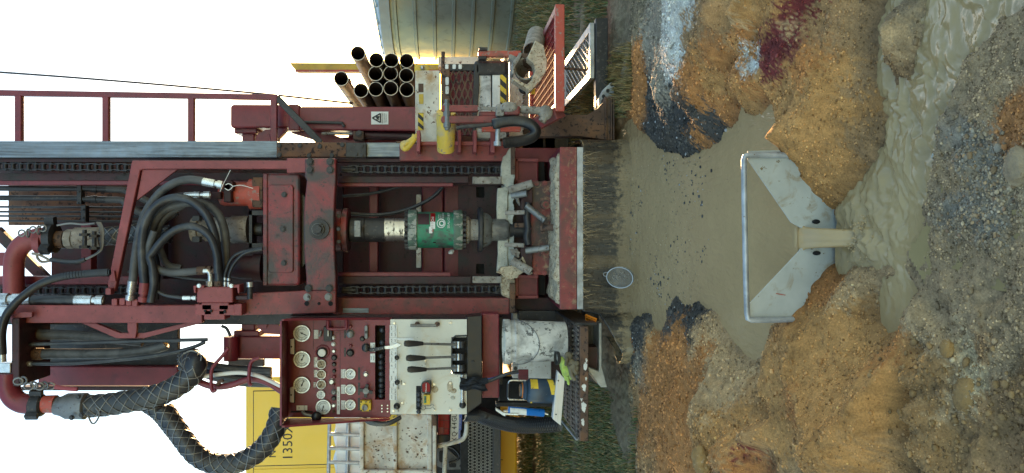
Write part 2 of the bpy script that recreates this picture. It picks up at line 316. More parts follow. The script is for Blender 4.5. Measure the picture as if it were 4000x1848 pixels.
def idw(X, Y, Z, p):
    num = np.zeros(X.shape); den = np.zeros(X.shape)
    for x, y, z in CW:
        wt = 1/(((X-x)**2+(Y-y)**2)+.0012)**(p/2); num += wt*z; den += wt
    return num/den
SHX, SHY = .03, .03
def height(X, Y, detail=True):
    wx = X+fbm(X, Y, 9, 3)*.03; wy = Y+fbm(X+7, Y+3, 9, 3)*.03
    h = idw(X, Y, None, 3.4)
    far = np.clip((np.hypot(X, Y-3)-4)/4, 0, 1); h = h*(1-far)+.02*far
    h = h+fbm(X, Y, 2.6, 4)*.034*(1-far*.6)+(.5-np.abs(fbm(X+2, Y+6, 4, 4)))*.03-.014+fbm(X+5, Y+9, 9, 3)*.008*np.clip(1-np.abs(X-.2)/4, 0, 1)
    rill = np.abs(fbm(X*1.6+.6*Y, Y*.8, 5, 3)); h = h+np.minimum(rill, .25)*.03-.005
    dP = sdist(PW, wx, wy); dS = sdist(SW, wx, wy); dI = sdist(IW, wx, wy)
    sl = .75+.3*fbm(X, Y, 3, 2)
    apron = (Y < 2.684)*np.clip((.42-np.abs(X-WXC))/.07, 0, 1)       # the bank piled against the weir plate
    h = np.minimum(h, np.where(dP > 0, dP*sl+.004, np.maximum(dP*.6, -.1)-.006)+apron*.5)
    dS2 = np.maximum(dS, -dI)
    bed = np.where(dS2 > 0, ZS+dS2*sl*1.2+.004, ZS+np.maximum(dS2*.5, -.06)-.004)
    h = np.minimum(h, bed)
    hi = (dI < .02); h = np.where(dI < 0, np.maximum(h, ZS+np.minimum(-dI*.5, .03)+.003), h)
    if detail:
        am = np.clip(1.3-np.hypot(X-.1, Y-3)/5, .1, 1)
        rid = np.abs(fbm(X+3, Y+1, 14, 4))
        h = h+am*(fbm(X, Y, 24, 4, .65)*.011+fbm(X, Y, 60, 2)*.007+(rid-.2)*.010*np.clip((h+.12)*12, 0, 1))
        # water-worn gravel flat in the foreground: small stones and rivulets
        gf = np.clip((-.085-h)*40, 0, 1)*(dS > 0); h = h+gf*(fbm(X, Y, 34, 3)*.008+fbm(X, Y, 6, 2)*.006)
        # keep the shore where it belongs
        h = np.where(dP < -.05, np.minimum(h, -.012), h); h = np.where((dS2 < -.04), np.minimum(h, ZS-.01), h)
    return h, dP, dS2
def axis(lo, hi, step, ext, grow=1.09):
    a = list(np.arange(lo, hi, step)); s = step; b = []; x = lo
    while x > -ext: s *= grow; x -= s; b.append(x)
    s = step; c = []; x = a[-1]
    while x < ext: s *= grow; x += s; c.append(x)
    return np.array(b[::-1]+a+c)
ax_ = axis(-2.4, 2.5, .0085, 600)
ya = [1.25]
while ya[-1] < 6.3: ya.append(ya[-1]+max(.0062, ya[-1]*.0027))
s_ = ya[-1]-ya[-2]
while ya[-1] < 900: s_ *= 1.07; ya.append(ya[-1]+s_)
s_ = .01; yb = [1.25]
while yb[-1] > -40: s_ *= 1.12; yb.append(yb[-1]-s_)
ay_ = np.array(yb[:0:-1]+ya)
GX, GY = np.meshgrid(ax_, ay_); GZ, DP, DS = height(GX, GY)
COL = [  # ground colours: pixel, colour index
    (3150, 400, 0), (3250, 600, 0), (3120, 600, 0), (3300, 300, 0), (3200, 750, 0), (3380, 400, 0), (3350, 100, 7), (3420, 300, 7), (3400, 560, 7), (3060, 450, 0), (3150, 250, 1),
    (2990, 200, 3), (3020, 140, 3), (3050, 90, 3), (3080, 60, 3), (3110, 30, 3), (3060, 160, 3), (3010, 240, 3), (3100, 0, 3), (2900, 60, 1), (2930, 120, 1), (2900, 0, 0), (2950, 60, 0), (3000, 20, 0), (3150, 120, 7), (3130, 130, 3), (3200, 20, 7), (2945, 235, 2), (2900, 150, 1), (2960, 320, 0), (3060, 320, 0), (2900, 260, 1), (3060, 100, 8), (2930, 330, 1), (2950, 400, 0), (2900, 200, 0), (2910, 100, 1),
    (2700, 300, 1), (2800, 300, 0), (2780, 200, 1), (2750, 400, 1), (2840, 420, 1), (2850, 60, 8), (2720, 100, 7), (2820, 120, 7), (2680, 80, 7), (2730, 450, 4), (2780, 500, 4), (2800, 470, 4), (2690, 470, 4), (2730, 530, 1), (2760, 560, 1),
    (2650, 380, 4), (2600, 450, 4), (2640, 540, 4), (2690, 590, 4), (2720, 590, 4), (2550, 480, 4), (2540, 330, 4), (2580, 330, 5), (2560, 260, 5), (2630, 150, 2), (2650, 60, 2), (2680, 0, 2), (2610, 230, 2), (2570, 60, 5), (2530, 130, 5), (2560, -50, 5), (2500, 300, 1), (2460, 420, 1), (2500, 240, 1), (2440, 500, 7), (2500, 30, 6), (2450, 130, 6), (2440, 300, 6), (2340, 200, 9), (2200, 100, 9), (2100, 60, 9), (2250, 300, 6), (2180, 50, 6),
    (3100, 1400, 0), (3200, 1500, 0), (3300, 1400, 0), (3150, 1700, 0), (3350, 1600, 0), (3200, 1250, 0), (3250, 1120, 1), (3080, 1550, 1), (3250, 1840, 7), (3400, 1750, 7), (3060, 1480, 0), (3480, 1400, 1), (3500, 1600, 0), (3400, 1500, 0), (3050, 1650, 0), (3000, 1550, 0), (3200, 1780, 0), (3400, 1250, 0), (3340, 1080, 8), (3480, 1080, 8), (3550, 1400, 0), (3600, 1600, 11), (3600, 1450, 11), (3620, 1750, 11), (3050, 1750, 0), (3100, 1840, 7), (3650, 1550, 11),
    (2840, 1300, 8), (2900, 1400, 8), (2800, 1420, 8), (2880, 1480, 8), (2940, 1430, 8), (2900, 1540, 7), (2770, 1300, 8), (2740, 1450, 1), (2700, 1600, 1), (2800, 1650, 0), (2780, 1750, 0), (2600, 1500, 1), (2620, 1700, 1), (2650, 1350, 1), (2560, 1380, 1), (2770, 1500, 8), (2820, 1560, 8), (2900, 1600, 0), (2850, 1770, 3), (2865, 1840, 3), (2815, 1820, 1), (2910, 1830, 7), (2885, 1770, 7), (2822, 1750, 0), (2850, 1730, 7), (2810, 1700, 0), (2800, 1780, 1), (2890, 1720, 7), (2920, 1780, 7), (2850, 1690, 0), (2720, 1200, 4), (2660, 1200, 4), (2550, 1240, 4), (2500, 1250, 4), (2470, 1300, 4), (2460, 1400, 4), (2600, 1250, 8), (2480, 1500, 7), (2460, 1330, 1), (2450, 1600, 6), (2440, 1800, 6), (2350, 1700, 6), (2510, 1700, 1), (2520, 1820, 7), (2480, 1440, 5),
    (3620, 1320, 10), (3700, 1300, 10), (3580, 1230, 10), (3680, 1400, 10), (3720, 1560, 10), (3700, 1800, 11), (3660, 1620, 11), (3640, 1500, 11), (3800, 1700, 11), (3770, 1440, 12), (3760, 1360, 12), (3780, 1500, 12), (3880, 1400, 10), (3900, 1650, 11), (3980, 1500, 11), (3980, 1800, 7), (3850, 1550, 7), (3820, 1350, 7), (3900, 1200, 10), (3700, 1000, 10), (3600, 1000, 10), (3850, 1000, 10), (3950, 1050, 10), (3750, 800, 5), (3720, 700, 10), (3780, 560, 5), (3820, 430, 10), (3900, 600, 5), (3850, 330, 10), (3940, 200, 10), (3950, 480, 1), (3980, 620, 12), (3970, 560, 1), (3900, 880, 5), (3800, 1180, 10), (3550, 150, 8), (3530, 60, 10), (3520, 270, 7), (3990, 900, 10)]
PAL = 1.2*np.array([(.345, .178, .062), (.315, .138, .045), (.43, .405, .35), (.12, .024, .022), (.052, .047, .041), (.22, .185, .135), (.15, .12, .075), (.265, .155, .07), (.36, .232, .115), (.17, .085, .05), (.285, .195, .105), (.21, .125, .055), (.40, .30, .17)])
CP = []
for x, y, i in COL:
    q = G(x, y, 0.)
    hz = 0.
    for _ in range(7):
        hz += .6*(float(height(np.array([[q.x]]), np.array([[q.y]]), False)[0][0, 0])-hz); q = G(x, y, hz)
    CP.append((q.x, q.y, i))
for X_, Y_, i in ((-6, 7, 6), (-3, 7, 6), (-10, 10, 6), (3.4, 9, 9), (4.5, 12, 9), (7, 12, 9), (0, 9, 9), (-3.5, 3, 7), (3.5, 3, 7), (0, 0, 10), (-30, 40, 6), (30, 40, 9), (0, 40, 6), (-6, 15, 6)): CP.append((X_, Y_, i))
def gcolor(X, Y):
    wx = X+fbm(X+1, Y, 6, 6, .75)*.11*np.clip(Y/3, .5, 3); wy = Y+fbm(X, Y+5, 6, 6, .75)*.11*np.clip(Y/3, .5, 3)
    gr = np.random.default_rng(2); wx = wx+gr.normal(0, .022, X.shape)*np.clip(Y/3, .5, 3); wy = wy+gr.normal(0, .022, X.shape)*np.clip(Y/3, .5, 3)   # grains of neighbouring soils mix
    acc = np.zeros(X.shape+(3,)); den = np.zeros(X.shape)
    for x, y, i in CP:
        wt = 1/((wx-x)**2+(wy-y)**2+1e-4)**3.6; acc += wt[..., None]*PAL[i]; den += wt
    c = acc/den[..., None]
    k = 1+fbm(X, Y, 40, 4, .8)*.5+fbm(X, Y, 5, 4)*.25
    return np.clip(c*k[..., None], .005, .8)
GC = gcolor(GX, GY)
near = (np.hypot(GX-.1, GY-3) < 6)
wet = np.clip(1-np.minimum(np.where(DP > 0, DP, 9), np.where(DS > 0, DS, 9))/.05, 0, 1)
wet = np.where((GZ < -.08) & near, np.maximum(wet, .55), wet); wet = np.where((DP < 0) | (DS < 0), 1., wet)
GC *= (1-.35*wet)[..., None]
def grid_mesh(name, X, Y, Z, m, col=None, alpha=None):
    ny, nx = X.shape; V = np.stack([X, Y, Z], -1).reshape(-1, 3)
    i = np.arange(ny*nx).reshape(ny, nx); Q = np.stack([i[:-1, :-1], i[:-1, 1:], i[1:, 1:], i[1:, :-1]], -1).reshape(-1, 4)
    return raw_mesh(name, V, Q, m, None if col is None else np.concatenate([col, (alpha if alpha is not None else np.ones(X.shape))[..., None]], -1).reshape(-1, 4), True)
def raw_mesh(name, V, Q, m, col=None, smooth=False):
    me = bpy.data.meshes.new(name); n = len(Q); k = Q.shape[1]
    me.vertices.add(len(V)); me.vertices.foreach_set('co', V.astype(np.float32).ravel())
    me.loops.add(n*k); me.loops.foreach_set('vertex_index', Q.astype(np.int32).ravel())
    me.polygons.add(n); me.polygons.foreach_set('loop_start', np.arange(0, n*k, k, dtype=np.int32)); me.polygons.foreach_set('loop_total', np.full(n, k, np.int32))
    me.update(calc_edges=True)
    if smooth: me.polygons.foreach_set('use_smooth', np.ones(n, bool))
    if col is not None:
        a = me.color_attributes.new('Col', 'FLOAT_COLOR', 'POINT'); a.data.foreach_set('color', col.astype(np.float32).ravel())
    me.materials.append(m); o = bpy.data.objects.new(name, me); C.objects.link(o); return o
def colmat(name, rough=.9, bump=.5, bscale=160., wetness=True, var=.35):
    m = bpy.data.materials.new(name); m.use_nodes = True; t = m.node_tree; N = t.nodes; L = t.links; p = N['Principled BSDF']
    a = N.new('ShaderNodeAttribute'); a.attribute_name = 'Col'
    tc = N.new('ShaderNodeTexCoord')
    n = N.new('ShaderNodeTexNoise'); n.inputs['Scale'].default_value = bscale; n.inputs['Detail'].default_value = 5; n.inputs['Roughness'].default_value = .7
    L.new(tc.outputs['Object'], n.inputs[0])
    r = N.new('ShaderNodeMapRange'); r.inputs[1].default_value = .3; r.inputs[2].default_value = .7; r.inputs[3].default_value = 1-var; r.inputs[4].default_value = 1+var
    L.new(n.outputs[0], r.inputs[0])
    x = N.new('ShaderNodeVectorMath'); x.operation = 'SCALE'; L.new(a.outputs['Color'], x.inputs[0]); L.new(r.outputs[0], x.inputs['Scale'])
    L.new(x.outputs[0], p.inputs['Base Color'])
    if wetness:
        q = N.new('ShaderNodeMapRange'); q.inputs[3].default_value = rough; q.inputs[4].default_value = .35; L.new(a.outputs['Alpha'], q.inputs[0]); L.new(q.outputs[0], p.inputs['Roughness'])
    else: p.inputs['Roughness'].default_value = rough
    p.inputs['Specular IOR Level'].default_value = .2
    if bump:
        b = N.new('ShaderNodeBump'); b.inputs['Strength'].default_value = bump; b.inputs['Distance'].default_value = .008
        L.new(n.outputs[0], b.inputs['Height']); L.new(b.outputs[0], p.inputs['Normal'])
    return m
MG = colmat('soil'); MST = colmat('stone', .75, .3, 300, False, .2); MGR = colmat('grass', .6, 0, 50, False, .15)
tag(grid_mesh('ground', GX, GY, GZ, MG, GC, wet), kind='structure')
# ---- water
def water_mat(name, col, rough, bs, strength, stretch=(1, 1, 1), var=.08, spec=.6):
    m = mat(name, col, rough, 0, var=var, scale=3, bump=0); t = m.node_tree; N = t.nodes; L = t.links; p = N['Principled BSDF']
    L.remove(p.inputs['Roughness'].links[0]); p.inputs['Roughness'].default_value = rough; p.inputs['IOR'].default_value = 1.33; p.inputs['Specular IOR Level'].default_value = spec
    tc = N.new('ShaderNodeTexCoord'); mp = N.new('ShaderNodeMapping'); mp.inputs['Scale'].default_value = stretch; L.new(tc.outputs['Object'], mp.inputs[0])
    n = N.new('ShaderNodeTexNoise'); n.inputs['Scale'].default_value = bs; n.inputs['Detail'].default_value = 4; n.inputs['Distortion'].default_value = .4; L.new(mp.outputs[0], n.inputs[0])
    b = N.new('ShaderNodeBump'); b.inputs['Strength'].default_value = strength; b.inputs['Distance'].default_value = .01
    L.new(n.outputs[0], b.inputs['Height']); L.new(b.outputs[0], p.inputs['Normal']); return m
M['pond'] = water_mat('muddy_pond_water', (.43, .295, .145), .07, 24, .6, (1.8, .6, 1))
M['streamw'] = water_mat('muddy_stream_water', (.375, .265, .125), .045, 22, .35, (1, 1.8, 1), .2, 1.)
M['spout'] = water_mat('muddy_falling_water', (.44, .31, .155), .05, 9, .12, (14, 2, 1), .06, .9)
x_ = np.arange(-1.6, 1.9, .02); y_ = np.arange(2.69, 6.6, .02)
WX, WY = np.meshgrid(x_, y_)
amp = np.clip((WY-3.2)/2.2, 0, 1)
WZ = fbm(WX*1.2, WY, 7, 3)*.005*amp+fbm(WX*2, WY, 20, 2)*.004*amp
dw = sdist(PW, WX, WY); keep = dw < .10
WZ = WZ-np.where(dw > .05, .0, 0)
def masked_grid(name, X, Y, Z, keep, m):
    ny, nx = X.shape; i = np.arange(ny*nx).reshape(ny, nx)
    Q = np.stack([i[:-1, :-1], i[:-1, 1:], i[1:, 1:], i[1:, :-1]], -1)[keep[:-1, :-1] & keep[1:, 1:] & keep[:-1, 1:] & keep[1:, :-1]]
    us, inv = np.unique(Q, return_inverse=True)
    return raw_mesh(name, np.stack([X, Y, Z], -1).reshape(-1, 3)[us], inv.reshape(-1, 4), m, None, True)
tag(masked_grid('pond_water', WX, WY, WZ, keep, M['pond']), kind='structure')
x_ = np.arange(-1.0, 3.0, .007); y_ = np.arange(1.3, 2.66, .006)
WX, WY = np.meshgrid(x_, y_); dw = sdist(SW, WX, WY)
t_ = np.clip((WX+.1)/.5, 0, 1)                              # the current swings from the weir towards +X
ux, uy = WX+.35*WY+.10*fbm(WX, WY, 6, 2), WY-.45*WX+.08*fbm(WX+3, WY, 6, 2)
chop = np.clip(1.1-np.abs(WX-.35)/.9, .25, 1)*np.clip((WX+.30)/.15, .02, 1)
cr = 1-np.abs(fbm(ux*.8+.12*fbm(WX, WY, 15, 2), uy*1.5, 10, 2, .5))*2.2
WZ = ZS+.004+chop*(cr*.005-.004+fbm(ux+.25*fbm(WX, WY, 5, 2), uy*1.3+.2*fbm(WX+8, WY, 6, 2), 10, 2, .5)*.013+fbm(ux*.8+.1*fbm(WX, WY, 12, 1), uy*1.6+.08*fbm(WX, WY+4, 14, 1), 24, 2, .5)*.010)-np.clip(WX-.2, 0, 3)*.012
boil = np.exp(-((WX+.0)**2+(WY-2.44)**2)/.012); WZ = WZ+boil*(.012+fbm(WX+9, WY, 28, 3, .6)*.03)
WZ = np.where(dw > -.02, np.minimum(WZ, ZS+.004), WZ)
tag(masked_grid('stream_water', WX, WY, WZ, dw < .10, M['streamw']), kind='structure')
xs_, ys_ = np.meshgrid(np.arange(-.75, .6, .012), np.arange(1.35, 2.45, .012))
dw = sdist(world([(3540, 640), (3700, 560), (3760, 760), (3900, 820), (4150, 800), (4150, 1150), (3900, 1150), (3760, 1250), (3600, 1190), (3540, 1000)], -.115), xs_, ys_)
M['puddle'] = water_mat('olive_puddle_water', (.32, .24, .11), .08, 20, .25)
tag(masked_grid('puddle_water', xs_, ys_, np.full(xs_.shape, -.1105), (dw < .0)&(sdist(SW, xs_, ys_) > .045), M['puddle']), kind='structure')
# ---- loose stones, nobody could count them
ICO = None
def stones(name, n, sampler, size, flat=(.5, .9), colors=None, sub=1, m=None, seed=1):
    r = np.random.default_rng(seed)
    bm = bmesh.new(); bmesh.ops.create_icosphere(bm, subdivisions=sub, radius=1)
    bv = np.array([v.co[:] for v in bm.verts]); bf = np.array([[v.index for v in f.verts] for f in bm.faces]); bm.free()
    P = sampler(r, n); n = len(P); S_ = size(r, P)
    jit = 1+r.uniform(-.22, .22, (n, len(bv), 1))
    V = bv[None]*jit*np.stack([r.uniform(.7, 1.3, n), r.uniform(.7, 1.2, n), r.uniform(*flat, n)], -1)[:, None]
    a = r.uniform(0, 6.28, n); ca, sa = np.cos(a)[:, None], np.sin(a)[:, None]
    V = np.stack([V[..., 0]*ca-V[..., 1]*sa, V[..., 0]*sa+V[..., 1]*ca, V[..., 2]], -1)*S_[:, None, None]
    V = V+P[:, None, :3]+np.array([0, 0, 1])*(S_*.25)[:, None, None]
    Cc = colors(r, P); Cc = np.concatenate([np.clip(Cc, .01, .8), np.ones((n, 1))], 1)
    Q = bf[None]+(np.arange(n)*len(bv))[:, None, None]
    return tag(raw_mesh(name, V.reshape(-1, 3), Q.reshape(-1, 3), m or MST, np.repeat(Cc, len(bv), 0), sub > 0), kind='stuff')
def on_ground(X, Y):
    # height read from the sheet itself so stones sit on it
    xi = np.clip(np.searchsorted(ax_, X), 1, len(ax_)-1); yi = np.clip(np.searchsorted(ay_, Y), 1, len(ay_)-1)
    fx = (X-ax_[xi-1])/(ax_[xi]-ax_[xi-1]); fy = (Y-ay_[yi-1])/(ay_[yi]-ay_[yi-1])
    z = (GZ[yi-1, xi-1]*(1-fx)+GZ[yi-1, xi]*fx)*(1-fy)+(GZ[yi, xi-1]*(1-fx)+GZ[yi, xi]*fx)*fy
    return z, DP[yi, xi], DS[yi, xi], GC[yi, xi]
def in_view(X, Y): return np.abs(X) < Y*.36+.1
def samp_all(y0, y1, keepf):
    def f(r, n):
        Y = np.exp(r.uniform(np.log(y0), np.log(y1), n)); X = r.uniform(-1, 1, n)*(Y*.36+.1)
        z, dp, ds, c = on_ground(X, Y); k = keepf(X, Y, z, dp, ds, r)
        return np.column_stack([X, Y, z, c])[k]
    return f
grav = lambda X, Y, z, dp, ds: (z < -.075) & (ds > -.03) & (dp > 0) & (on_ground(X, Y)[3][:, 0] < 2.3*on_ground(X, Y)[3][:, 2]+.01) & (X > -.32+.12*(vnoise(X*5, Y*5)-.5)-.25*(vnoise(X*3, Y*3+7) > .62))
stones('sand_grains', 84000, samp_all(1.5, 5.2, lambda X, Y, z, dp, ds, r: (dp > -.0) & (ds > -.0) & (r.random(len(X)) < .35+.65*(vnoise(X*6, Y*6) > .45))),
       lambda r, P: (.0016+.0042*r.random(len(P))**3)*np.clip(P[:, 1]/2.6, .8, 2.2), (.6, 1), lambda r, P: P[:, 3:6]*r.uniform(.45, 1.9, (len(P), 1))+r.uniform(-.008, .012, (len(P), 1)), 0, seed=3)
stones('pebbles', 3000, samp_all(1.5, 5.0, lambda X, Y, z, dp, ds, r: (dp > .0) & (ds > .0) & (vnoise(X*3+4, Y*3) > .42)),
       lambda r, P: .0035+.008*r.random(len(P))**4, (.5, .9), lambda r, P: P[:, 3:6]*r.uniform(.6, 1.6, (len(P), 1))+r.uniform(-.0, .02, (len(P), 1)), 1, seed=4)
GPAL = 1.22*np.array([(.25, .185, .115)])*.55+np.array([.67, .55, .39])*np.array([(.30, .27, .22), (.07, .072, .072), (.06, .06, .06), (.26, .18, .10), (.22, .19, .15), (.42, .39, .34), (.13, .125, .115), (.28, .19, .10), (.14, .07, .05), (.2, .165, .12), (.17, .15, .12)])
stones('stream_gravel', 60000, samp_all(1.45, 3.2, lambda X, Y, z, dp, ds, r: grav(X, Y, z, dp, ds) & (r.random(len(X)) < np.clip((vnoise(X*5+2, Y*5)+.5*vnoise(X*14, Y*14)-.55)*4, .12, 1))),
       lambda r, P: .0014+.0052*r.random(len(P))**3, (.5, .9), lambda r, P: GPAL[r.integers(0, len(GPAL), len(P))]*r.uniform(.6, 1.45, (len(P), 1)), 0, seed=5)
stones('stream_stones', 900, samp_all(1.45, 3.2, lambda X, Y, z, dp, ds, r: grav(X, Y, z, dp, ds)),
       lambda r, P: .005+.007*r.random(len(P))**3, (.5, .9), lambda r, P: GPAL[r.integers(0, len(GPAL), len(P))]*r.uniform(.6, 1.1, (len(P), 1)), 1, seed=15)
stones('dark_gravel', 14000, samp_all(3.0, 5.4, lambda X, Y, z, dp, ds, r: (dp > -.03) & (on_ground(X, Y)[3].sum(-1) < .24) & (z > -.03)),
       lambda r, P: .003+.008*r.random(len(P))**3, (.5, .9), lambda r, P: P[:, 3:6]*r.uniform(.5, 2.2, (len(P), 1))+(r.random((len(P), 1)) > .93)*.3, 0, seed=6)
# gravel bars breaking the pond surface, and small ripples' debris
BARS = [(2690, 700, .10), (2610, 640, .06), (2740, 730, .07), (2590, 1145, .06), (2570, 1120, .05), (2550, 1050, .05), (2650, 980, .05), (2750, 990, .03), (2610, 1180, .05), (2460, 700, .06), (2470, 950, .07), (2465, 850, .06), (2450, 1050, .06), (2500, 780, .05)]
def bars(r, n):
    o = []
    for x, y, s in BARS:
        q = G(x, y, 0.); k = int(n*s); o.append(np.column_stack([q.x+r.normal(0, s, k), q.y+r.normal(0, s*1.6, k), np.full(k, -.001)]))
    P = np.concatenate(o); return np.column_stack([P, np.full((len(P), 3), .06)])
stones('pond_gravel', 420, bars, lambda r, P: .003+.007*r.random(len(P))**3, (.5, .8), lambda r, P: P[:, 3:6]*r.uniform(.5, 1.6, (len(P), 1))+(r.random((len(P), 1)) > .86)*.28, 0, seed=8)
def specks(r, n):
    P = np.array([G(2440+300*r.random()**1.6, r.uniform(590, 1230), 0.)[:] for _ in range(n)]); return np.column_stack([P, np.full((n, 3), .3)])
stones('splash_specks', 1500, specks, lambda r, P: .0015+.004*r.random(len(P))**3, (.3, .6), lambda r, P: np.array([[.36, .28, .17]])*r.uniform(.4, 1.5, (len(P), 1)), 0, seed=31)
# ---- clods big enough to point at
def clod(label, x, y, r, z, m, seed, flat=.6, name='clay_boulder', cat='boulder'):
    q = G(x, y, z); bm = bmesh.new(); bmesh.ops.create_icosphere(bm, subdivisions=4, radius=1)
    rr = np.random.default_rng(seed); off = rr.uniform(0, 50, 3)
    for v in bm.verts:
        p = v.co; k = 1+.28*float(fbm(np.array([p.x*1.3+off[0]+p.z]), np.array([p.y*1.3+off[1]-p.z]), 1.2, 3)[0])+.1*float(fbm(np.array([p.x+off[2]]), np.array([p.y+p.z*2]), 5, 3)[0])
        v.co = Vector((p.x*r*k, p.y*r*.85*k, p.z*r*flat*k))
    me = bpy.data.meshes.new(name); bm.to_mesh(me); bm.free(); me.materials.append(m)
    me.polygons.foreach_set('use_smooth', np.ones(len(me.polygons), bool))
    o = bpy.data.objects.new(name, me); C.objects.link(o); o.location = q+Vector((0, 0, r*flat*.35)); return tag(o, label, cat)
M['clay'] = mat('ochre_clay', (.30, .175, .062), .95, var=.3, scale=14, chips=.2, chipcol=(.42, .3, .18), chipscale=60, bump=.9, bumpscale=70)
M['clay2'] = mat('pale_clay', (.30, .22, .13), .95, var=.3, scale=14, chips=.2, chipcol=(.2, .13, .07), chipscale=60, bump=.9, bumpscale=70)
clod('largest ochre clay boulder, round topped, lying on the grey gravel flat', 3795, 1545, .052, -.095, M['clay'], 1, .55)
clod('flatter broken ochre clay lump tucked against the largest boulder', 3775, 1618, .038, -.10, M['clay'], 2, .5)
clod('smooth tan clay lump at the gravel edge beside the fast stream', 3990, 650, .045, -.10, M['clay2'], 3, .5)
clod('small clay lump crumbling at the foot of the big mound near the ridge of clods', 3705, 1360, .026, -.06, M['clay'], 4)
clod('ochre lump half buried on the far mound beside the grass', 2750, 1800, .06, .2, M['clay'], 5, .6)
clod('white stone lying alone in the gravel at the stream bank', 3660, 610, .014, -.115, M['palemud'], 6, .7, 'stone', 'stone')
clod('rounded pale stone sitting on the wet gravel flat below the weir', 3648, 855, .017, -.12, M['clay2'], 7, .8, 'stone', 'stone')
stones('clay_clods', 2600, samp_all(1.5, 2.8, lambda X, Y, z, dp, ds, r: (X < -.28) & (z < .03) & (Y < 2.25) & (ds > .02) & (r.random(len(X)) < .3+.7*(z > -.105))), lambda r, P: .003+.010*r.random(len(P))**3, (.6, 1), lambda r, P: np.array([[.27, .165, .07]])*r.uniform(.7, 1.3, (len(P), 1)), 1, seed=9)
# ---- grass
def grass(name, n, y0, y1, x0, x1, hgt, cols, dens, seed):
    r = np.random.default_rng(seed)
    Y = np.exp(r.uniform(np.log(y0), np.log(y1), n)); X = r.uniform(0, 1, n)*(x1(Y)-x0(Y))+x0(Y)
    k = dens(X, Y, r); X, Y = X[k], Y[k]; n = len(X); z = on_ground(X, Y)[0]
    h_ = hgt*r.uniform(.4, 1.3, n)*np.clip(Y/6, 1, 1.8); a = r.uniform(0, 6.28, n); wd = .0028*np.clip(Y/5, 1, 5)*r.uniform(.7, 1.3, n); l = r.uniform(.1, .9, n)*h_
    d = np.stack([np.cos(a), np.sin(a)], -1)
    B = np.stack([X, Y, z], -1); s = np.stack([-d[:, 1]*wd, d[:, 0]*wd, 0*wd], -1)
    mid = B+np.stack([d[:, 0]*l*.35, d[:, 1]*l*.35, h_*.6], -1); tip = B+np.stack([d[:, 0]*l, d[:, 1]*l, h_], -1)
    V = np.stack([B-s, B+s, mid+s*.7, mid-s*.7, tip], 1).reshape(-1, 3); o = (np.arange(n)*5)[:, None]
    T = np.concatenate([o+np.array([[0, 1, 2]]), o+np.array([[0, 2, 3]]), o+np.array([[3, 2, 4]])])
    cc = np.array(cols)[r.integers(0, len(cols), n)]*r.uniform(.6, 1.4, (n, 1)); cc = np.concatenate([cc, np.ones((n, 1))], 1)
    return tag(raw_mesh(name, V, T, MGR, np.repeat(cc, 5, 0)), kind='stuff')
gg = [(.08, .125, .045), (.12, .15, .065), (.17, .18, .10), (.26, .22, .13), (.08, .12, .05), (.32, .20, .07)]
dry = [(.20, .15, .06), (.26, .19, .08), (.10, .10, .035), (.3, .2, .08)]
grass('grass', 90000, 5.0, 13, lambda Y: -.33*Y-.3, lambda Y: -.08*Y-.75, .045, gg, lambda X, Y, r: (vnoise(X*1.5, Y*1.5) > .32+.35*r.random(len(X))) & ((Y > 5.6) | (X < -.9+.2*fbm(X, Y, 3, 2))), 21)
grass('grass', 40000, 12, 60, lambda Y: -.36*Y-.3, lambda Y: .36*Y, .10, gg+dry, lambda X, Y, r: vnoise(X*.6, Y*.6) > .3, 22)
grass('dry_grass', 16000, 6.5, 13, lambda Y: .10*Y+.4, lambda Y: .36*Y, .10, dry+gg, lambda X, Y, r: vnoise(X*1.2+3, Y*1.2) > .55, 23)
grass('grass', 26000, 5.0, 9.5, lambda Y: .14*Y+.1, lambda Y: .36*Y, .06, gg, lambda X, Y, r: vnoise(X*1.6+8, Y*2.6) > .5+.3*r.random(len(X)), 24)
grass('dry_grass', 7000, 6.3, 10, lambda Y: .125*Y, lambda Y: .235*Y, .12, dry+[(.34, .26, .09)], lambda X, Y, r: vnoise(X*2.4+1, Y*2.4) > .3+.3*r.random(len(X)), 26)
grass('dry_grass', 5000, 4.9, 7.5, lambda Y: .17*Y, lambda Y: .26*Y, .07, dry, lambda X, Y, r: (vnoise(X*4+8, Y*4) > .45+.3*r.random(len(X))) & (np.hypot((X-1.2)/.5, (Y-5.5)/1.2)+fbm(X, Y, 4, 2)*.6 < .8), 25)
# ================================================================ DRILL RIG
rig = thing('drill_rig', 'maroon truck mounted drill rig with tall mast, chains and hoses standing over the muddy pond', 'drill rig', (-.02, 5.9, 0))
# ---- mast: rails, chain guards, back structure
box('mast_rail', '0', -60, 551, 1083, 615, 5.60, .14, M['steel'], rig)
box('mast_rail', '0', 1424, 557, 1566, 612, 5.61, .12, M['steel'], rig)
box('mast_rail', '0', 1560, 562, 1994, 628, 5.58, .15, M['red'], rig, .008)
s = box('splice_plate', '0', 1080, 556, 1353, 613, 5.575, .05, M['rusty'], rig)
for u, v in ((1092, 568), (1092, 606), (1172, 568), (1250, 572), (1208, 608), (1297, 608), (1338, 566)): bolt('0', u, v, 7, 5.575, M['darksteel'], s)
s = box('splice_plate', '0', 1351, 557, 1430, 614, 5.565, .05, M['darksteel'], rig)
for u, v in ((1416, 570), (1415, 607), (1392, 603)): bolt('0', u, v, 5, 5.565, M['darksteel'], s)
box('mast_rail', '0', -60, 1196, 1330, 1268, 5.66, .12, M['darksteel'], rig)
box('mast_rail', '0', 1300, 1164, 1990, 1228, 5.58, .15, M['red'], rig, .008)
box('rail_wear_strip', '0', 1340, 1204, 1440, 1222, 5.572, .006, M['steel'], rig, .001)
for v0, v1 in ((619, 633), ): box('rail_flange', '0', -60, v0, 1960, v1, 5.66, .06, M['palemud'] if 0 else M['dkmaroon_shade'], rig)
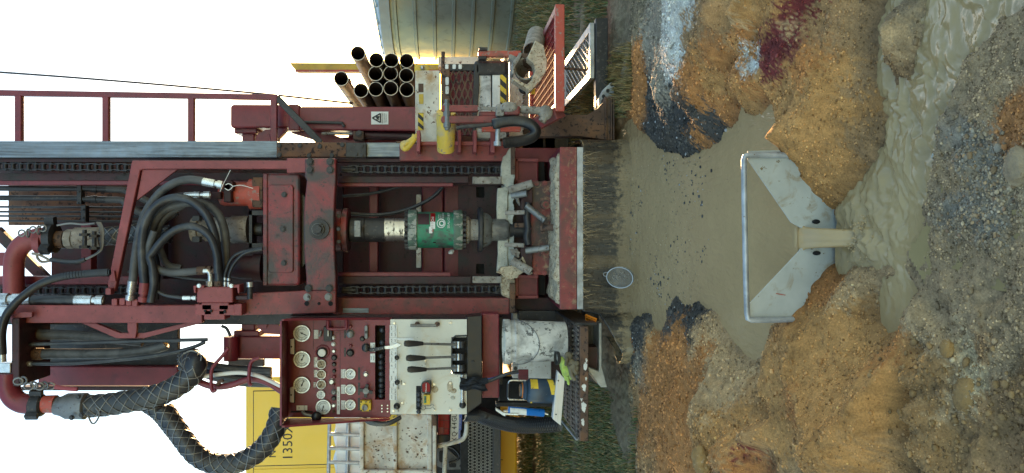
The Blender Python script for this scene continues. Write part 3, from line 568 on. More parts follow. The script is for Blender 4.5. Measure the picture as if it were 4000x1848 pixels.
for (v0, v1, m) in ((676, 706, 'dkmaroon_shade'), (706, 722, 'maroon')): box('chain_guard', '0', -60, v0, 1330, v1, 5.74, .08, M[m], rig)
box('chain_guard', '0', 1320, 688, 1830, 714, 5.70, .1, M['dkmaroon_shade'], rig); box('chain_guard', '0', 1320, 714, 1770, 728, 5.72, .1, M['maroon'], rig)
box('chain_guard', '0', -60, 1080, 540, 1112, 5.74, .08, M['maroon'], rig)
box('chain_guard', '0', 1320, 1080, 1840, 1110, 5.70, .1, M['dkmaroon_shade'], rig); box('chain_guard', '0', 1320, 1064, 1760, 1080, 5.72, .1, M['maroon'], rig)
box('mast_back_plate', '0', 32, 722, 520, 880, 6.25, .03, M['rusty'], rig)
box('mast_back_plate', '0', 200, 860, 760, 1086, 6.24, .03, M['dkmaroon_shade'], rig)
box('mast_back_plate', '0', 500, 600, 1340, 1210, 6.2, .04, M['dkmaroon_shade'], rig)
box('mast_web', '0', -60, 606, 2010, 724, 5.92, .03, M['dkmaroon_shade'], rig); box('mast_web', '0', -60, 1090, 2010, 1210, 5.92, .03, M['dkmaroon_shade'], rig)
for v0, v1 in ((-60, 1320),):
    box('mast_chord', '0', -60, 724, 1320, 740, 6.1, .08, M['maroon'], rig) if 0 else None
b = MB(); b.bar(W('T', -40, 660, 6.05), W('T', 500, 1190, 6.05), .075, .06, M['dkmaroon_shade']); b.build('mast_brace', rig, .004)
b = MB(); b.bar(W('0', 314, 1080, 6.0), W('0', 358, 1080, 6.0), .2, .2, M['maroon']); 
box('mast_cross_tube', '0', 316, 880, 356, 1086, 6.02, .1, M['maroon'], rig)
box('mast_cross_tube', 'T', -60, 890, 60, 1030, 6.05, .1, M['maroon'], rig)
box('mast_cross_tube', '0', 596, 640, 640, 1150, 6.02, .1, M['dkmaroon_shade'], rig)
for v, r in ((227, 34), (325, 34)): tube('hydraulic_pipe', 'T', [(-60, v), (840, v+4)], 5.95, .020, M['darksteel'], rig)
for v in (418, 468, 512, 562): tube('hydraulic_pipe', 'T', [(-60, v), (1500, v+8)], 6.0, .008, M['darksteel'], rig, 8)
b = MB(); b.prism(rect('T', 790, 190, 840, 390, 5.9), M['darksteel'], (0, .06, 0)); b.prism(rect('T', 832, 400, 885, 575, 5.92), M['darksteel'], (0, .06, 0)); cl = b.build('pipe_clamp', rig, .004)
for u, v in ((815, 262), (806, 376), (856, 446), (856, 530)): bolt('T', u, v, 9, 5.9, M['darksteel'], cl)
for dv, du in ((0, 850), (110, 845)):
    b = MB(); k = mpp('T', 5.9); v = 228+dv
    a = W('T', du, v, 5.93); e = W('T', du+260, v+8, 5.93); L = (e-a).length
    b.lathe(a, e-a, [(0, .0), (0, .022), (L*.35, .022), (L*.36, .028), (L*.46, .028), (L*.47, .03), (L*.6, .03), (L*.62, .026), (L, .026), (L, 0)], M['darksteel'], 14)
    f = b.build('hose_ferrule', rig)
    tube('hydraulic_hose', 'T', [(du+250, v+8), (du+420, v+16), (1330, v+40+dv*.4), (1560, v+150+dv*.4)], 5.93, .026, M['greyhose'], rig)
# ---- interior behind the spindle
box('rig_back_panel', '0', 1320, 640, 2010, 1160, 6.32, .05, M['dkmaroon_shade'], rig)
box('rig_back_panel', '0', 1470, 728, 1640, 1066, 6.22, .04, M['gap'], rig) if 0 else None
box('cross_member', '0', 1442, 716, 1476, 1080, 6.05, .1, M['maroon'], rig, .006)
box('cross_member', '0', 1648, 716, 1732, 1080, 6.12, .1, M['maroon'], rig, .01)
box('cross_member', '0', 1736, 716, 1792, 1080, 6.08, .06, M['maroon'], rig, .006)
box('rack_bar', '0', 1626, 760, 1645, 1046, 6.02, .05, M['whiterust'], rig)
b = MB()
f = M['dkmaroon_shade']; Yp = 5.98
for q in ((1790, 700, 1860, 1090), (1892, 700, 1946, 1090), (1860, 700, 1892, 730), (1860, 772, 1892, 1031), (1860, 1070, 1892, 1090)): b.prism(rect('0', *q, Yp), f, (0, .03, 0))
b.build('guide_plate', rig)
box('guide_recess', '0', 1850, 725, 1900, 1078, 6.05, .03, M['gap'], rig)
tube('thin_cable', '6', [(205, 485), (330, 492), (450, 486), (560, 462), (680, 415), (760, 365), (815, 308)], 5.85, .014, M['rubber'], rig, 10)
tube('thin_cable', '6', [(150, 368), (300, 356), (420, 334), (540, 300)], 5.95, .012, M['rubber'], rig, 10)
# ---- drive chains: every link is a piece
def chain(u0, u1, v, Y):
    root = bpy.data.objects.new('drive_chain', None); C.objects.link(root); a = W('0', u0, v, Y); e = W('0', u1, v, Y); root.location = (a.x, Y, e.z); attach(root, rig)
    if not hasattr(chain, 'me'):
        p = .0512; meshes = []
        for kind in (0, 1):
            b = MB()
            if kind == 0:
                for z in (-p/2, p/2): b.cyl((-.016, 0, z), (.016, 0, z), .0155, M['chain'], 12)
                xs = (-.0185, .0185)
            else:
                for z in (-p/2, p/2): b.cyl((-.031, 0, z), (.031, 0, z), .008, M['chain'], 10)
                xs = (-.0245, .0245)
            for x in xs:
                pts = []
                for k in range(20):
                    t = 2*math.pi*k/20; y = math.cos(t)*.022*(1 if abs(math.sin(t)) > .35 else .86); z = math.sin(t)*.022+(p/2 if math.sin(t) > 0 else -p/2)
                    pts.append(Vector((x-.0025, y, z)))
                b.prism(pts, M['chain'], (.005, 0, 0))
            o = b.build('chain_link'); C.objects.unlink(o); meshes.append((o.data, bool(o.modifiers))); bpy.data.objects.remove(o)
        chain.me = [m for m, _ in meshes]
    n = int((a.z-e.z)/.0512)
    for i in range(n):
        o = bpy.data.objects.new('chain_link', chain.me[i % 2]); C.objects.link(o); o.parent = root
        o.location = (0, 0, .0256+i*.0512)
        es = o.modifiers.new('edges', 'EDGE_SPLIT'); es.split_angle = R(40)
chain(-60, 520, 650, 5.68); chain(1335, 1965, 661, 5.66); chain(-60, 560, 1137, 5.70); chain(1335, 1965, 1133, 5.66); chain(700, 1010, 648, 5.72)
for v in (662, 1134):
    b = MB(); a = W('0', 1336, v, 5.66); e = W('0', 1390, v, 5.66); d = e-a
    for k in range(9): b.cyl(a+d*(k/9), a+d*((k+.6)/9), .024, M['darksteel'], 14)
    b.cyl(a, e, .019, M['darksteel'], 12); b.build('chain_adjuster', rig)
    b = MB(); c = W('0', 1945, v, 5.72); b.cyl(c-Vector((.02, 0, 0)), c+Vector((.02, 0, 0)), .07, M['darksteel'], 20); b.build('sprocket', rig)
for v0, v1 in ((690, 718), (1080, 1106)): box('sprocket_bracket', '0', 1846, v0, 1960, v1, 5.56, .05, M['rock'], rig)
# ---- rotary head carriage
pl = [(515, 627), (1120, 627), (1120, 618), (1210, 618), (1210, 672), (1120, 676), (1120, 660), (560, 660), (548, 664), (452, 1120), (446, 1140), (424, 1140), (420, 1112)]
poly('carriage_arm', '0', pl, 5.38, .05, M['pink'], rig, .006)
poly('gusset_plate', '0', [(556, 662), (696, 660), (534, 783)], 5.40, .02, M['pink'], rig)
b = MB(); b.bar(W('0', 515, 628, 5.375), W('0', 422, 1112, 5.375), .008, .01, M['red']); 
poly('arm_lug', 'T', [(1180, 1075), (1110, 1190), (1196, 1190)], 5.36, .02, M['pink'], rig)
box('carriage_bar', '0', 40, 1192, 790, 1262, 5.36, .07, M['pink'], rig, .006)
poly('carriage_bar', '0', [(905, 1150), (1312, 1130), (1312, 1222), (1180, 1226), (905, 1232)], 5.37, .06, M['red'], rig, .006)
for pts in ([(318, 1262), (372, 1262), (470, 1302), (560, 1302), (790, 1245), (790, 1262), (560, 1322), (455, 1322)],): poly('carriage_brace', '0', pts, 5.40, .04, M['pink'], rig)
poly('carriage_brace', '0', [(497, 1258), (534, 1258), (534, 1292), (528, 1322), (510, 1318), (497, 1290)], 5.37, .03, M['pink'], rig)
# crosshead
pl = [(1190, 620), (1312, 618), (1312, 700)]
pl += [(1312-8*math.sin(math.pi*t), 700+380*t) for t in (.2, .4, .6, .8)]
pl += [(1312, 1085), (1312, 1136), (1196, 1136), (1196, 1085)]
pl += [(1196-10*math.sin(math.pi*t), 1085-380*t) for t in (.2, .4, .6, .8)]
pl += [(1198, 705), (1190, 690)]
cr = poly('crosshead_plate', '0', pl, 5.36, .09, M['headred'], rig, .008)
for u, v in ((1211, 632), (1211, 664), (1290, 632), (1290, 664), (1206, 1126), (1287, 1126)): bolt('0', u, v, 11, 5.355, M['darksteel'], cr)
b = MB(); disc(b, '0', 1246, 896, 38, 5.34, .03, M['darksteel']); disc(b, '0', 1242, 896, 24, 5.325, .03, M['grey'], 24); b.build('crosshead_washer', cr); bolt('0', 1242, 896, 17, 5.32, M['darksteel'], cr)
for u, v in ((1200, 1161), (1283, 1160)): bolt('0', u, v, 11, 5.365, M['grey'], rig)
b = MB()
for u, v, r in ((1198, 1186, 9), (1246, 1186, 6), (1291, 1186, 9)): disc(b, '0', u, v, r, 5.366, .003, M['gap'])
b.build('bolt_hole', rig)
# gearbox
def rounded(z, u0, v0, u1, v1, r, Y, n=5):
    o = []
    for cx, cy, a0 in ((u1-r, v0+r, -90), (u1-r, v1-r, 0), (u0+r, v1-r, 90), (u0+r, v0+r, 180)):
        for k in range(n+1): a = R(a0+90*k/n); o.append(W(z, cx+r*math.cos(a), cy+r*math.sin(a), Y))
    return o
b = MB(); b.prism(rounded('3', 836, 280, 1066, 978, 26, 5.44), M['headred'], (0, .42, 0)); gb = b.build('gearbox', rig, .016)
b = MB(); b.prism(rounded('3', 868, 352, 1024, 896, 18, 5.425), M['headred'], (0, .02, 0)); gp = b.build('gearbox_cover', gb, .006)
for u, v in ((968, 413), (960, 626), (966, 836)): bolt('3', u, v, 13, 5.42, M['darksteel'], gp)
box('gearbox_flange', '3', 836, 282, 862, 976, 5.428, .03, M['headred'], gb)
poly('gearbox_neck', '3', [(1062, 380), (1098, 430), (1098, 840), (1062, 890)], 5.5, .3, M['darksteel'], rig)
# motors
lathe_v('hydraulic_motor', '3', 410, [(575, 62), (600, 72), (755, 72), (757, 92), (834, 95), (836, 95)], 5.60, M['orange'], rig)
b = MB(); b.prism(rounded('3', 768, 305, 834, 492, 10, 5.50), M['rusty'], (0, .2, 0)); b.build('motor_flange', rig, .006)
b = MB()
for q in ((515, 395, 575, 440), (565, 330, 650, 392), (590, 325, 640, 460)): b.prism(rect('3', *q, 5.47), M['dkmaroon_shade'], (0, .09, 0))
b.build('motor_port_block', rig, .008)
lathe_v('hydraulic_motor', '3', 865, [(640, 60), (700, 70), (780, 72), (782, 84), (836, 86)], 5.62, M['dkmaroon_shade'], rig)
lathe_v('water_swivel', '3', 630, [(395, 50), (400, 72), (440, 74), (446, 58), (480, 60), (484, 72), (640, 76), (646, 84), (750, 84)], 5.66, M['rock'], rig)
b = MB()
for q in ((750, 512, 768, 742), (750, 512, 836, 540), (750, 714, 836, 742)): b.prism(rect('3', *q, 5.56), M['darksteel'], (0, .14, 0))
b.build('swivel_frame', rig)
lathe_v('swivel_shaft', '3', 630, [(768, 40), (836, 40)], 5.66, M['darksteel'], rig, 18)
for u, v in ((420, 560), (420, 690)):
    b = MB(); b.prism(rounded('3', u-24, v-18, u+24, v+18, 8, 5.50), M['darksteel'], (0, .06, 0)); b.build('union_wing', rig, .004)
# valve block
vb = box('valve_block', '3', 425, 985, 650, 1082, 5.24, .16, M['pink'], rig, .008)
b = MB()
for q in ((455, 1080, 625, 1130), (415, 1092, 520, 1160), (470, 1128, 600, 1188), (560, 1095, 662, 1160), (655, 1090, 706, 1162)): b.prism(rect('3', *q, 5.26+.004*(q[0] % 5)), M['pink'], (0, .14, 0))
b.build('valve_body', vb, .006)
b = MB()
for q in ((470, 1128, 482, 1140), (508, 1128, 520, 1142), (592, 1128, 604, 1148)): b.prism(rect('3', *q, 5.245), M['gap'], (0, .03, 0))
b.build('valve_port', vb)
b = MB(); b.prism([W('3', u, v, 5.22) for u, v in ((404, 978), (470, 978), (470, 990), (420, 990), (420, 1022), (408, 1022))], M['pink'], (0, .12, 0)); b.prism([W('3', u, v, 5.22) for u, v in ((625, 978), (690, 970), (690, 1024), (680, 1024), (676, 990), (625, 990))], M['pink'], (0, .12, 0)); b.build('valve_bracket', vb, .003)
for u in (440, 640): bolt('3', u, 978, 9, 5.2, M['silver'], vb)
box('valve_fitting', '3', 664, 1038, 745, 1066, 5.26, .05, M['dkmaroon_shade'], vb, .01)
tube('sensor_plug', '3', [(756, 1060), (756, 1010), (756, 985), (754, 955)], 5.25, .018, M['darksteel'], vb); tube('plug_cap', '3', [(756, 985), (754, 955)], 5.25, .023, M['silver'], vb)
# ---- hoses of the rotary head
def hose(z, pts, Y, r, m='rubber', name='hydraulic_hose', parent=rig, ends=()):
    o = tube(name, z, pts, Y, r, M[m], parent, 14, 8)
    for (a, c, rr, mm) in ends:
        b = MB(); A = W(z, *a[:2], Y+(a[2] if len(a) > 2 else 0)); E = W(z, *c[:2], Y+(c[2] if len(c) > 2 else 0)); L = (E-A).length; b.lathe(A, E-A, [(0, 0), (0, rr), (L*.58, rr), (L*.6, rr*.72), (L*.72, rr*.72), (L*.73, rr*1.02), (L*.97, rr*1.02), (L*.98, rr*.6), (L, rr*.6), (L, 0)], M[mm], 12); b.build('hose_fitting', o)
    return o
hose('3', [(470, 330), (380, 320), (290, 340), (205, 395), (140, 475), (95, 560), (65, 680), (45, 800), (30, 950)], 5.33, .028, 'greyhose', ends=[((465, 332), (590, 355), .030, 'silver'), ((28, 950), (10, 1070), .030, 'silver')])
hose('3', [(395, 420), (345, 422), (280, 430), (200, 465, .05), (130, 560, .1), (100, 700, .12), (120, 860, .1), (150, 1060, .08)], 5.36, .024, 'rubber', ends=[((350, 422), (515, 415), .026, 'silver')])
hose('3', [(562, 960), (562, 880), (552, 760), (530, 640), (480, 530), (395, 455), (305, 432), (225, 450), (155, 505), (108, 590), (88, 700), (92, 850), (103, 965)], 5.28, .029, 'rubber', ends=[((103, 960), (92, 1080), .032, 'pink')])
hose('3', [(598, 960), (605, 860), (605, 740), (598, 640), (565, 545), (505, 485), (430, 460), (330, 472), (240, 500), (170, 570), (130, 680), (110, 800)], 5.36, .029, 'greyhose')
hose('3', [(556, 900), (552, 800), (525, 705), (480, 645), (415, 612), (350, 612), (280, 640), (215, 695), (160, 765), (135, 800), (150, 840), (160, 960), (140, 1080)], 5.25, .026, 'rubber')
hose('3', [(440, 885), (330, 895), (235, 890), (165, 862), (135, 815), (130, 740), (165, 640)], 5.29, .026, 'greyhose', ends=[((430, 885), (520, 882), .03, 'rusty')])
hose('3', [(340, 480), (240, 540), (190, 620), (180, 700), (210, 780), (250, 850), (330, 870)], 5.4, .024, 'greyhose')
hose('3', [(300, 520), (200, 600), (170, 760), (180, 900), (170, 1060)], 5.45, .024, 'rubber')
hose('3', [(600, 980), (604, 900), (640, 815), (700, 772), (832, 745)], 5.28, .011, 'rubber', ends=[((600, 990), (602, 925), .012, 'silver')])
hose('3', [(624, 980), (630, 900), (670, 825), (735, 772), (832, 752)], 5.27, .011, 'rubber', ends=[((624, 990), (624, 930), .012, 'silver')])
hose('3', [(140, 960), (175, 1005), (240, 1038), (345, 1053)], 5.27, .012, 'rubber', ends=[((340, 1053), (424, 1053), .016, 'silver')])
hose('3', [(0, 890), (200, 905), (420, 938), (640, 945)], 5.45, .009)
for u, m in ((508, 'silver'), (560, 'rusty')):
    b = MB(); b.tube(catmull(path('3', [(u-40, 886), (u-8, 890), (u+2, 920), (u, 990)], 5.27)), .017, M[m], 12)
    b.cyl(W('3', u, 950, 5.27), W('3', u, 980, 5.27), .026, M[m], 6, smooth=False); b.build('elbow_fitting', rig)
tube('cable_tie', '3', [(635, 260), (610, 310), (590, 350), (570, 395)], 5.30, .0022, M['label'], rig, 6)
tube('cable_tie', '3', [(600, 375), (625, 385), (648, 362), (625, 345), (605, 352)], 5.30, .003, M['label'], rig, 6)
tube('cable_tie', '3', [(648, 362), (700, 355), (775, 374)], 5.30, .0022, M['label'], rig, 6)
# ---- mud pipe, hammer unions and the thick mesh-guarded hoses
def elbow(z, pts, Y, r, m): return tube('mud_pipe', z, pts, Y, r, M[m], rig, 18, 8)
elbow('2', [(240, 30), (180, 36), (110, 70), (74, 130), (68, 200), (68, 330)], 5.62, .066, 'pink')
elbow('2', [(42, 700), (42, 760), (62, 815), (105, 846), (165, 852)], 5.32, .066, 'maroon')
b = MB()
lathe_v('pipe_collar', 'T', 785, [(375, 92), (378, 106), (450, 108), (455, 96)], 5.62, M['pink'], rig)
def hammer_union(z, u0, u1, v, r, Y):
    b = MB(); k = mpp(z, Y); a = W(z, u0, v, Y); e = W(z, u1, v, Y); L = (e-a).length; d = (e-a).normalized()
    b.lathe(a, d, [(0, 0), (0, r*k*.8), (L*.15, r*k), (L*.85, r*k), (L, r*k*.85), (L, 0)], M['darksteel'], 20)
    for k3 in range(3):
        t = R(90+120*k3+20); n = Vector((math.cos(t), math.sin(t), 0)); n = (n-d*n.dot(d)).normalized()
        c = a+d*L*.5+n*r*k*1.12; b.bar(c-d*L*.45, c+d*L*.45, r*k*.5, r*k*.55, M['darksteel'], n)
    return b.build('hammer_union', rig, .006)
hammer_union('T', 485, 590, 740, 150, 5.62)
lathe_v('brass_ring', 'T', 755, [(590, 84), (670, 84)], 5.62, M['rusty'], rig)
lathe_v('pipe_nut', 'T', 750, [(684, 88), (690, 96), (760, 96), (766, 86)], 5.62, M['rock'], rig, 8)
lathe_v('hose_clamp', 'T', 740, [(772, 80), (780, 104), (1030, 108), (1050, 96)], 5.62, M['rock'], rig)
for u, v in ((875, 735), (975, 750)):
    b = MB(); b.cyl(W('T', u, v-80, 5.42), W('T', u, v+110, 5.42), .014, M['darksteel'], 10)
    for q in (v-30, v+96): b.cyl(W('T', u, q-14, 5.42), W('T', u, q+14, 5.42), .034, M['darksteel'], 6, smooth=False)
    b.build('clamp_bolt', rig)
def guarded_hose(pts, z, Y, r, name='mud_hose'):
    P = catmull(path(z, pts, Y), 10); root_b = MB(); root_b.tube(P, r, M['rubber'], 20); o = root_b.build(name, rig)
    # diamond mesh of wire wound round it
    L = [0]
    for i in range(1, len(P)): L.append(L[-1]+(P[i]-P[i-1]).length)
    fr = []; t0 = (P[1]-P[0]).normalized(); u = t0.orthogonal().normalized()
    for i in range(len(P)):
        t = (P[min(i+1, len(P)-1)]-P[max(i-1, 0)]).normalized(); u = (u-t*u.dot(t)).normalized(); fr.append((u.copy(), t.cross(u)))
    b = MB(); pitch = r*5.2; n = 5
    for s_ in (1, -1):
        for k in range(n):
            Q = []; steps = int(L[-1]/(pitch/16))
            for j in range(steps+1):
                l = L[-1]*j/steps; i = max(0, min(len(P)-2, next((q for q in range(len(L)-1) if L[q+1] >= l), len(P)-2))); f = (l-L[i])/(L[i+1]-L[i]+1e-9)
                c = P[i].lerp(P[i+1], f); a = s_*2*math.pi*l/pitch+2*math.pi*k/n; uu = fr[i][0].lerp(fr[i+1][0], f); ww = fr[i][1].lerp(fr[i+1][1], f)
                Q.append(c+(uu*math.cos(a)+ww*math.sin(a))*(r+.003))
            b.tube(Q, .0036, M['wire'], 5, caps=False)
    g = b.build('wire_guard', o); tag(g, kind='stuff'); return o
guarded_hose([(1050, 725), (1180, 720), (1330, 700), (1480, 690), (1640, 700), (1760, 705)], 'T', 5.62, .062)
tube('guard_cable', 'T', [(590, 610), (720, 590), (860, 600), (980, 590)], 5.5, .007, M['wire'], rig, 8)
for k in range(4): tube('guard_cable', 'T', [(1000+k*12, 575), (1035+k*10, 640), (1040+k*9, 740), (1040+k*6, 840), (1000+k*5, 895), (880+k*6, 960)], 5.48-.01*k, .006, M['wire'], rig, 6)
tube('guard_cable', 'T', [(880, 962), (800, 985), (680, 985), (580, 970), (520, 965)], 5.48, .016, M['rubber'], rig)
b = MB()
for i, (u, v) in enumerate(((225, 690), (290, 690), (340, 655), (400, 660), (445, 640))): 
    c = W('T', u, v, 5.5); b.tube([c+Vector((math.cos(t)*.022*(1.3 if i % 2 else 1), (math.sin(t)*.02 if i % 2 else 0), math.sin(t)*.022*(0 if i % 2 else 1)))for t in [k*math.pi/5 for k in range(11)]], .006, M['grey'], 6)
b.build('safety_chain', rig)
tube('shackle', 'T', [(330, 900), (390, 910), (460, 940), (510, 975), (430, 985), (390, 950), (380, 915)], 5.5, .009, M['rock'], rig, 8)
hammer_union('2', 150, 215, 858, 52, 5.32)
lathe_v('brass_ring', '2', 852, [(215, 40), (275, 42)], 5.32, M['orange'], rig)
lathe_v('hose_clamp', '2', 862, [(272, 40), (300, 46), (330, 60), (420, 62), (430, 50)], 5.32, M['grey'], rig)
for u, v in ((352, 918), (400, 905), (385, 815)): bolt('2', u, v, 9, 5.22, M['darksteel'], rig)
guarded_hose([(430, 862), (520, 856), (620, 840), (720, 822), (810, 795), (890, 750), (945, 700), (960, 655), (930, 625, .12)], '2', 5.32, .072)
guarded_hose([(410, 1030, .05), (480, 1130, 0), (520, 1160), (560, 1168), (610, 1160), (660, 1128), (692, 1080), (705, 1030, .05)], 'D', 5.36, .066)
guarded_hose([(355, 1005, .0), (400, 1035), (436, 1078), (470, 1120), (510, 1152)], 'D', 5.45, .058)
tube('guard_cable', '2', [(430, 905), (450, 945), (470, 940), (488, 900), (470, 870)], 5.25, .006, M['wire'], rig, 8)
tube('guard_cable', '2', [(900, 605), (940, 590), (985, 610), (985, 640)], 5.25, .005, M['wire'], rig, 8)
b = MB()
for i in range(7):
    c = W('2', 90+26*i, 765-(25 if i < 2 else 0)-5*(i % 2), 5.22); b.tube([c+Vector((math.cos(t)*.022, math.sin(t)*.018*(i % 2), math.sin(t)*.030)) for t in [k*math.pi/5 for k in range(11)]], .0065, M['grey'], 6)
b.build('safety_chain', rig)
tube('cord_wrap', '2', [(270, 768), (330, 776), (380, 780)], 5.2, .014, M['strap'], rig)
# spiral guarded hose
P = path('2', [(12, 600), (10, 500), (30, 420), (70, 365), (120, 318), (200, 262), (300, 228), (430, 212), (540, 205)], 5.25)
o = MB(); P = catmull(P, 9); o.tube(P, .020, M['rubber'], 14); o = o.build('hydraulic_hose', rig)
b = MB()
for i in range(0, len(P)-1, 1):
    d = (P[i+1]-P[i]).normalized(); c = P[i]; b.lathe(c-d*.013, d, [(0, .02), (.004, .026), (.02, .026), (.024, .02)], M['black'], 12)
tag(b.build('spiral_guard', o), kind='stuff')
tube('hose_fitting', '2', [(14, 645), (12, 585)], 5.25, .022, M['silver'], rig)
# ---- bulkhead plate with hanging hoses, slate coloured tray behind
box('hose_bulkhead', '2', 56, 432, 95, 766, 5.28, .4, M['dkmaroon_shade'], rig, .006)
poly('bulkhead_ear', '2', [(50, 418), (110, 400), (158, 402), (156, 425), (60, 432)], 5.3, .03, M['pink'], rig)
box('cable_tray', '2', 192, 458, 872, 665, 5.98, .06, M['darksteel'], rig)
box('cable_tray', '2', 186, 668, 872, 762, 5.9, .12, M['maroon'], rig, .008)
box('cable_tray', '2', 100, 768, 720, 786, 5.92, .1, M['dkmaroon_shade'], rig, .004)
hose('2', [(150, 510), (280, 512), (400, 518), (540, 530), (700, 545)], 5.5, .036, 'greyhose', ends=[((190, 510), (82, 510), .038, 'dkmaroon_shade')])
hose('2', [(180, 606), (320, 606), (460, 606), (600, 602), (720, 590), (800, 568), (815, 558)], 5.45, .036, 'greyhose')
b = MB(); a = W('2', 92, 606, 5.45); e = W('2', 212, 606, 5.45); d = (e-a)
b.lathe(a, d, [(0, 0), (0, .03)]+[(d.length*(.15+.85*k/20), .038+.004*(k % 2)) for k in range(21)]+[(d.length, 0)], M['rusty'], 16); b.build('hose_ferrule', rig)
hose('2', [(125, 560), (250, 556), (500, 549), (760, 541), (1018, 536)], 5.40, .013, 'rubber', ends=[((135, 560), (78, 560), .016, 'darksteel')])
hose('2', [(150, 654), (350, 652), (520, 640), (700, 622), (850, 598), (950, 572), (1005, 548)], 5.38, .013, 'rubber', ends=[((158, 654), (78, 655), .018, 'silver')])
hose('2', [(90, 345), (230, 340), (400, 342)], 5.4, .034, 'rubber', ends=[((370, 342), (512, 346), .038, 'silver'), ((155, 340), (0, 338), .042, 'silver')])
box('hose_manifold', '2', -30, 374, 40, 422, 5.3, .08, M['silver'], rig, .006); box('hose_manifold', '2', -30, 650, 52, 702, 5.28, .08, M['silver'], rig, .006)
b = MB(); a = W('2', 512, 268, 5.33)
for u, v in ((530, 300), (560, 352), (598, 350), (630, 352), (660, 356)): b.prism(rounded('2', u-14, v-16, u+14, v+16, 6, 5.33), M['pink'], (0, .06, 0))
b.build('port_fitting', rig, .004)
# dark bundle of hoses running down to the control panel
for i, (v0, v1, r, m) in enumerate(((690, 690, .03, 'rubber'), (700, 705, .034, 'rubber'), (715, 720, .03, 'greyhose'), (728, 735, .024, 'rubber'), (742, 752, .028, 'greyhose'), (708, 738, .02, 'rubber'))):
    hose('2', [(880, 600+i*14, .1), (960, 640+i*12, .1), (1060, v0-20), (1190, v1-6), (1330, v1)], 5.55+.03*(i % 3), r, m)
hose('B', [(400, 660), (560, 640), (780, 615), (930, 620), (1080, 655), (1200, 705), (1340, 775)], 5.36, .014, 'label')
hose('B', [(380, 720), (500, 765), (640, 775), (780, 750), (920, 700), (1050, 690), (1200, 740), (1340, 830)], 5.38, .022, 'maroon')
hose('B', [(590, 760), (620, 720), (660, 700)], 5.34, .013, 'rusty')
for pts in ([(720, 330), (640, 430), (560, 520), (525, 590), (520, 700), (525, 800), (545, 830), (575, 810)], [(1080, 440), (1000, 475), (970, 540), (960, 650), (965, 735), (990, 760)]): tube('hose_hook', 'B', pts, 5.30, .012, M['maroon'], rig)
hose('B', [(640, 70), (700, 100), (745, 190)], 5.5, .011)
# ---- stabiliser frame beside the panel
box('side_frame', 'B', 720, 190, 1345, 455, 5.75, .2, M['maroon'], rig, .01)
lathe_v('frame_pivot', 'B', 330, [(718, 60), (722, 66), (724, 66)], 5.7, M['maroon'], rig) if 0 else None
b = MB(); b.cyl(W('B', 750, 190, 5.70), W('B', 750, 470, 5.70), .05, M['maroon'], 18); b.build('frame_pivot', rig)
box('frame_pedestal', 'B', 870, 40, 1030, 130, 5.8, .2, M['maroon'], rig, .01); box('frame_pedestal', 'B', 780, 125, 1080, 195, 5.77, .24, M['maroon'], rig, .008)
poly('frame_lug', 'B', [(1030, -10), (1225, -20), (1340, 90), (1340, 170), (1150, 160), (1060, 90)], 5.72, .06, M['maroon'], rig); bolt('B', 1140, 58, 40, 5.72, M['maroon'], rig)
box('frame_plate', 'B', 716, 455, 1130, 540, 5.95, .05, M['greyhose'], rig)
poly('deck_arm', '0', [(870, 1385), (930, 1395), (930, 1412), (880, 1402)], 6.2, .03, M['yellow'], rig)
# ---- ladder-like side guard of the mast, wire rope
gd = bpy.data.objects.new('mast_ladder', None); C.objects.link(gd); gd.location = W('0', 400, 370, 5.9); attach(gd, rig)
b = MB(); b.bar(W('0', -60, 363, 5.9), W('0', 1085, 381, 5.9), .042, .042, M['maroon']); b.build('ladder_stile', gd, .004)
for u, v0, v1, m in ((76, 370, 556, 'maroon'), (416, 376, 558, 'maroon'), (749, 380, 560, 'maroon'), (1071, 385, 562, 'maroon'), (-58, 366, 556, 'maroon')):
    b = MB(); b.bar(W('0', u, v0+4, 5.9), W('0', u, v1, 5.9), .046, .046, M[m]); b.build('ladder_rung', gd, .004)
b = MB(); b.bar(W('0', 1083, 384, 5.9), W('0', 1254, 560, 5.9), .05, .04, M['darksteel']); b.build('ladder_brace', gd, .004)
tube('wire_rope', '0', [(-60, 278), (300, 304), (700, 337), (1080, 372), (1375, 404)], 6.3, .008, M['darksteel'], rig, 8)
b = MB(); b.ball(W('0', 1372, 403, 6.3), .014, M['casing']); b.build('rope_end', rig)
# ---- red boom with warning sticker
bm_ = bpy.data.objects.new('boom', None); C.objects.link(bm_); bm_.location = W('4', 900, 780, 6.1); attach(bm_, rig)
b = MB(); b.prism([W('4', u, v, 6.05) for u, v in ((108, 680), (130, 666), (600, 668), (690, 684), (1690, 684), (1690, 892), (700, 882), (590, 860), (130, 866), (108, 850))], M['maroon'], (0, .28, 0)); b.build('boom_beam', bm_, .012)
box('boom_band', '4', 600, 664, 692, 886, 6.04, .3, M['maroon'], bm_, .008)
box('boom_foot', '4', 140, 864, 335, 912, 6.1, .2, M['maroon'], bm_, .01); box('boom_foot', '4', 205, 905, 312, 985, 6.14, .12, M['maroon'], bm_, .01)
poly('boom_lug', '4', [(320, 980), (330, 925), (400, 880), (590, 862), (560, 905), (515, 950), (505, 985)], 6.08, .08, M['maroon'], bm_)
b = MB(); disc(b, '4', 405, 955, 38, 6.06, .08, M['maroon']); b.build('boom_pin', bm_)
tube('boom_handle', '4', [(735, 822), (760, 818), (1030, 824), (1055, 832), (1072, 856)], 6.02, .012, M['darksteel'], bm_, 10)
poly('boom_link', '4', [(660, 880), (940, 905), (1150, 990), (900, 990), (620, 905)], 6.15, .08, M['maroon'], bm_)
tube('boom_rod', '4', [(880, 912), (1140, 915)], 6.06, .012, M['grey'], bm_, 10)
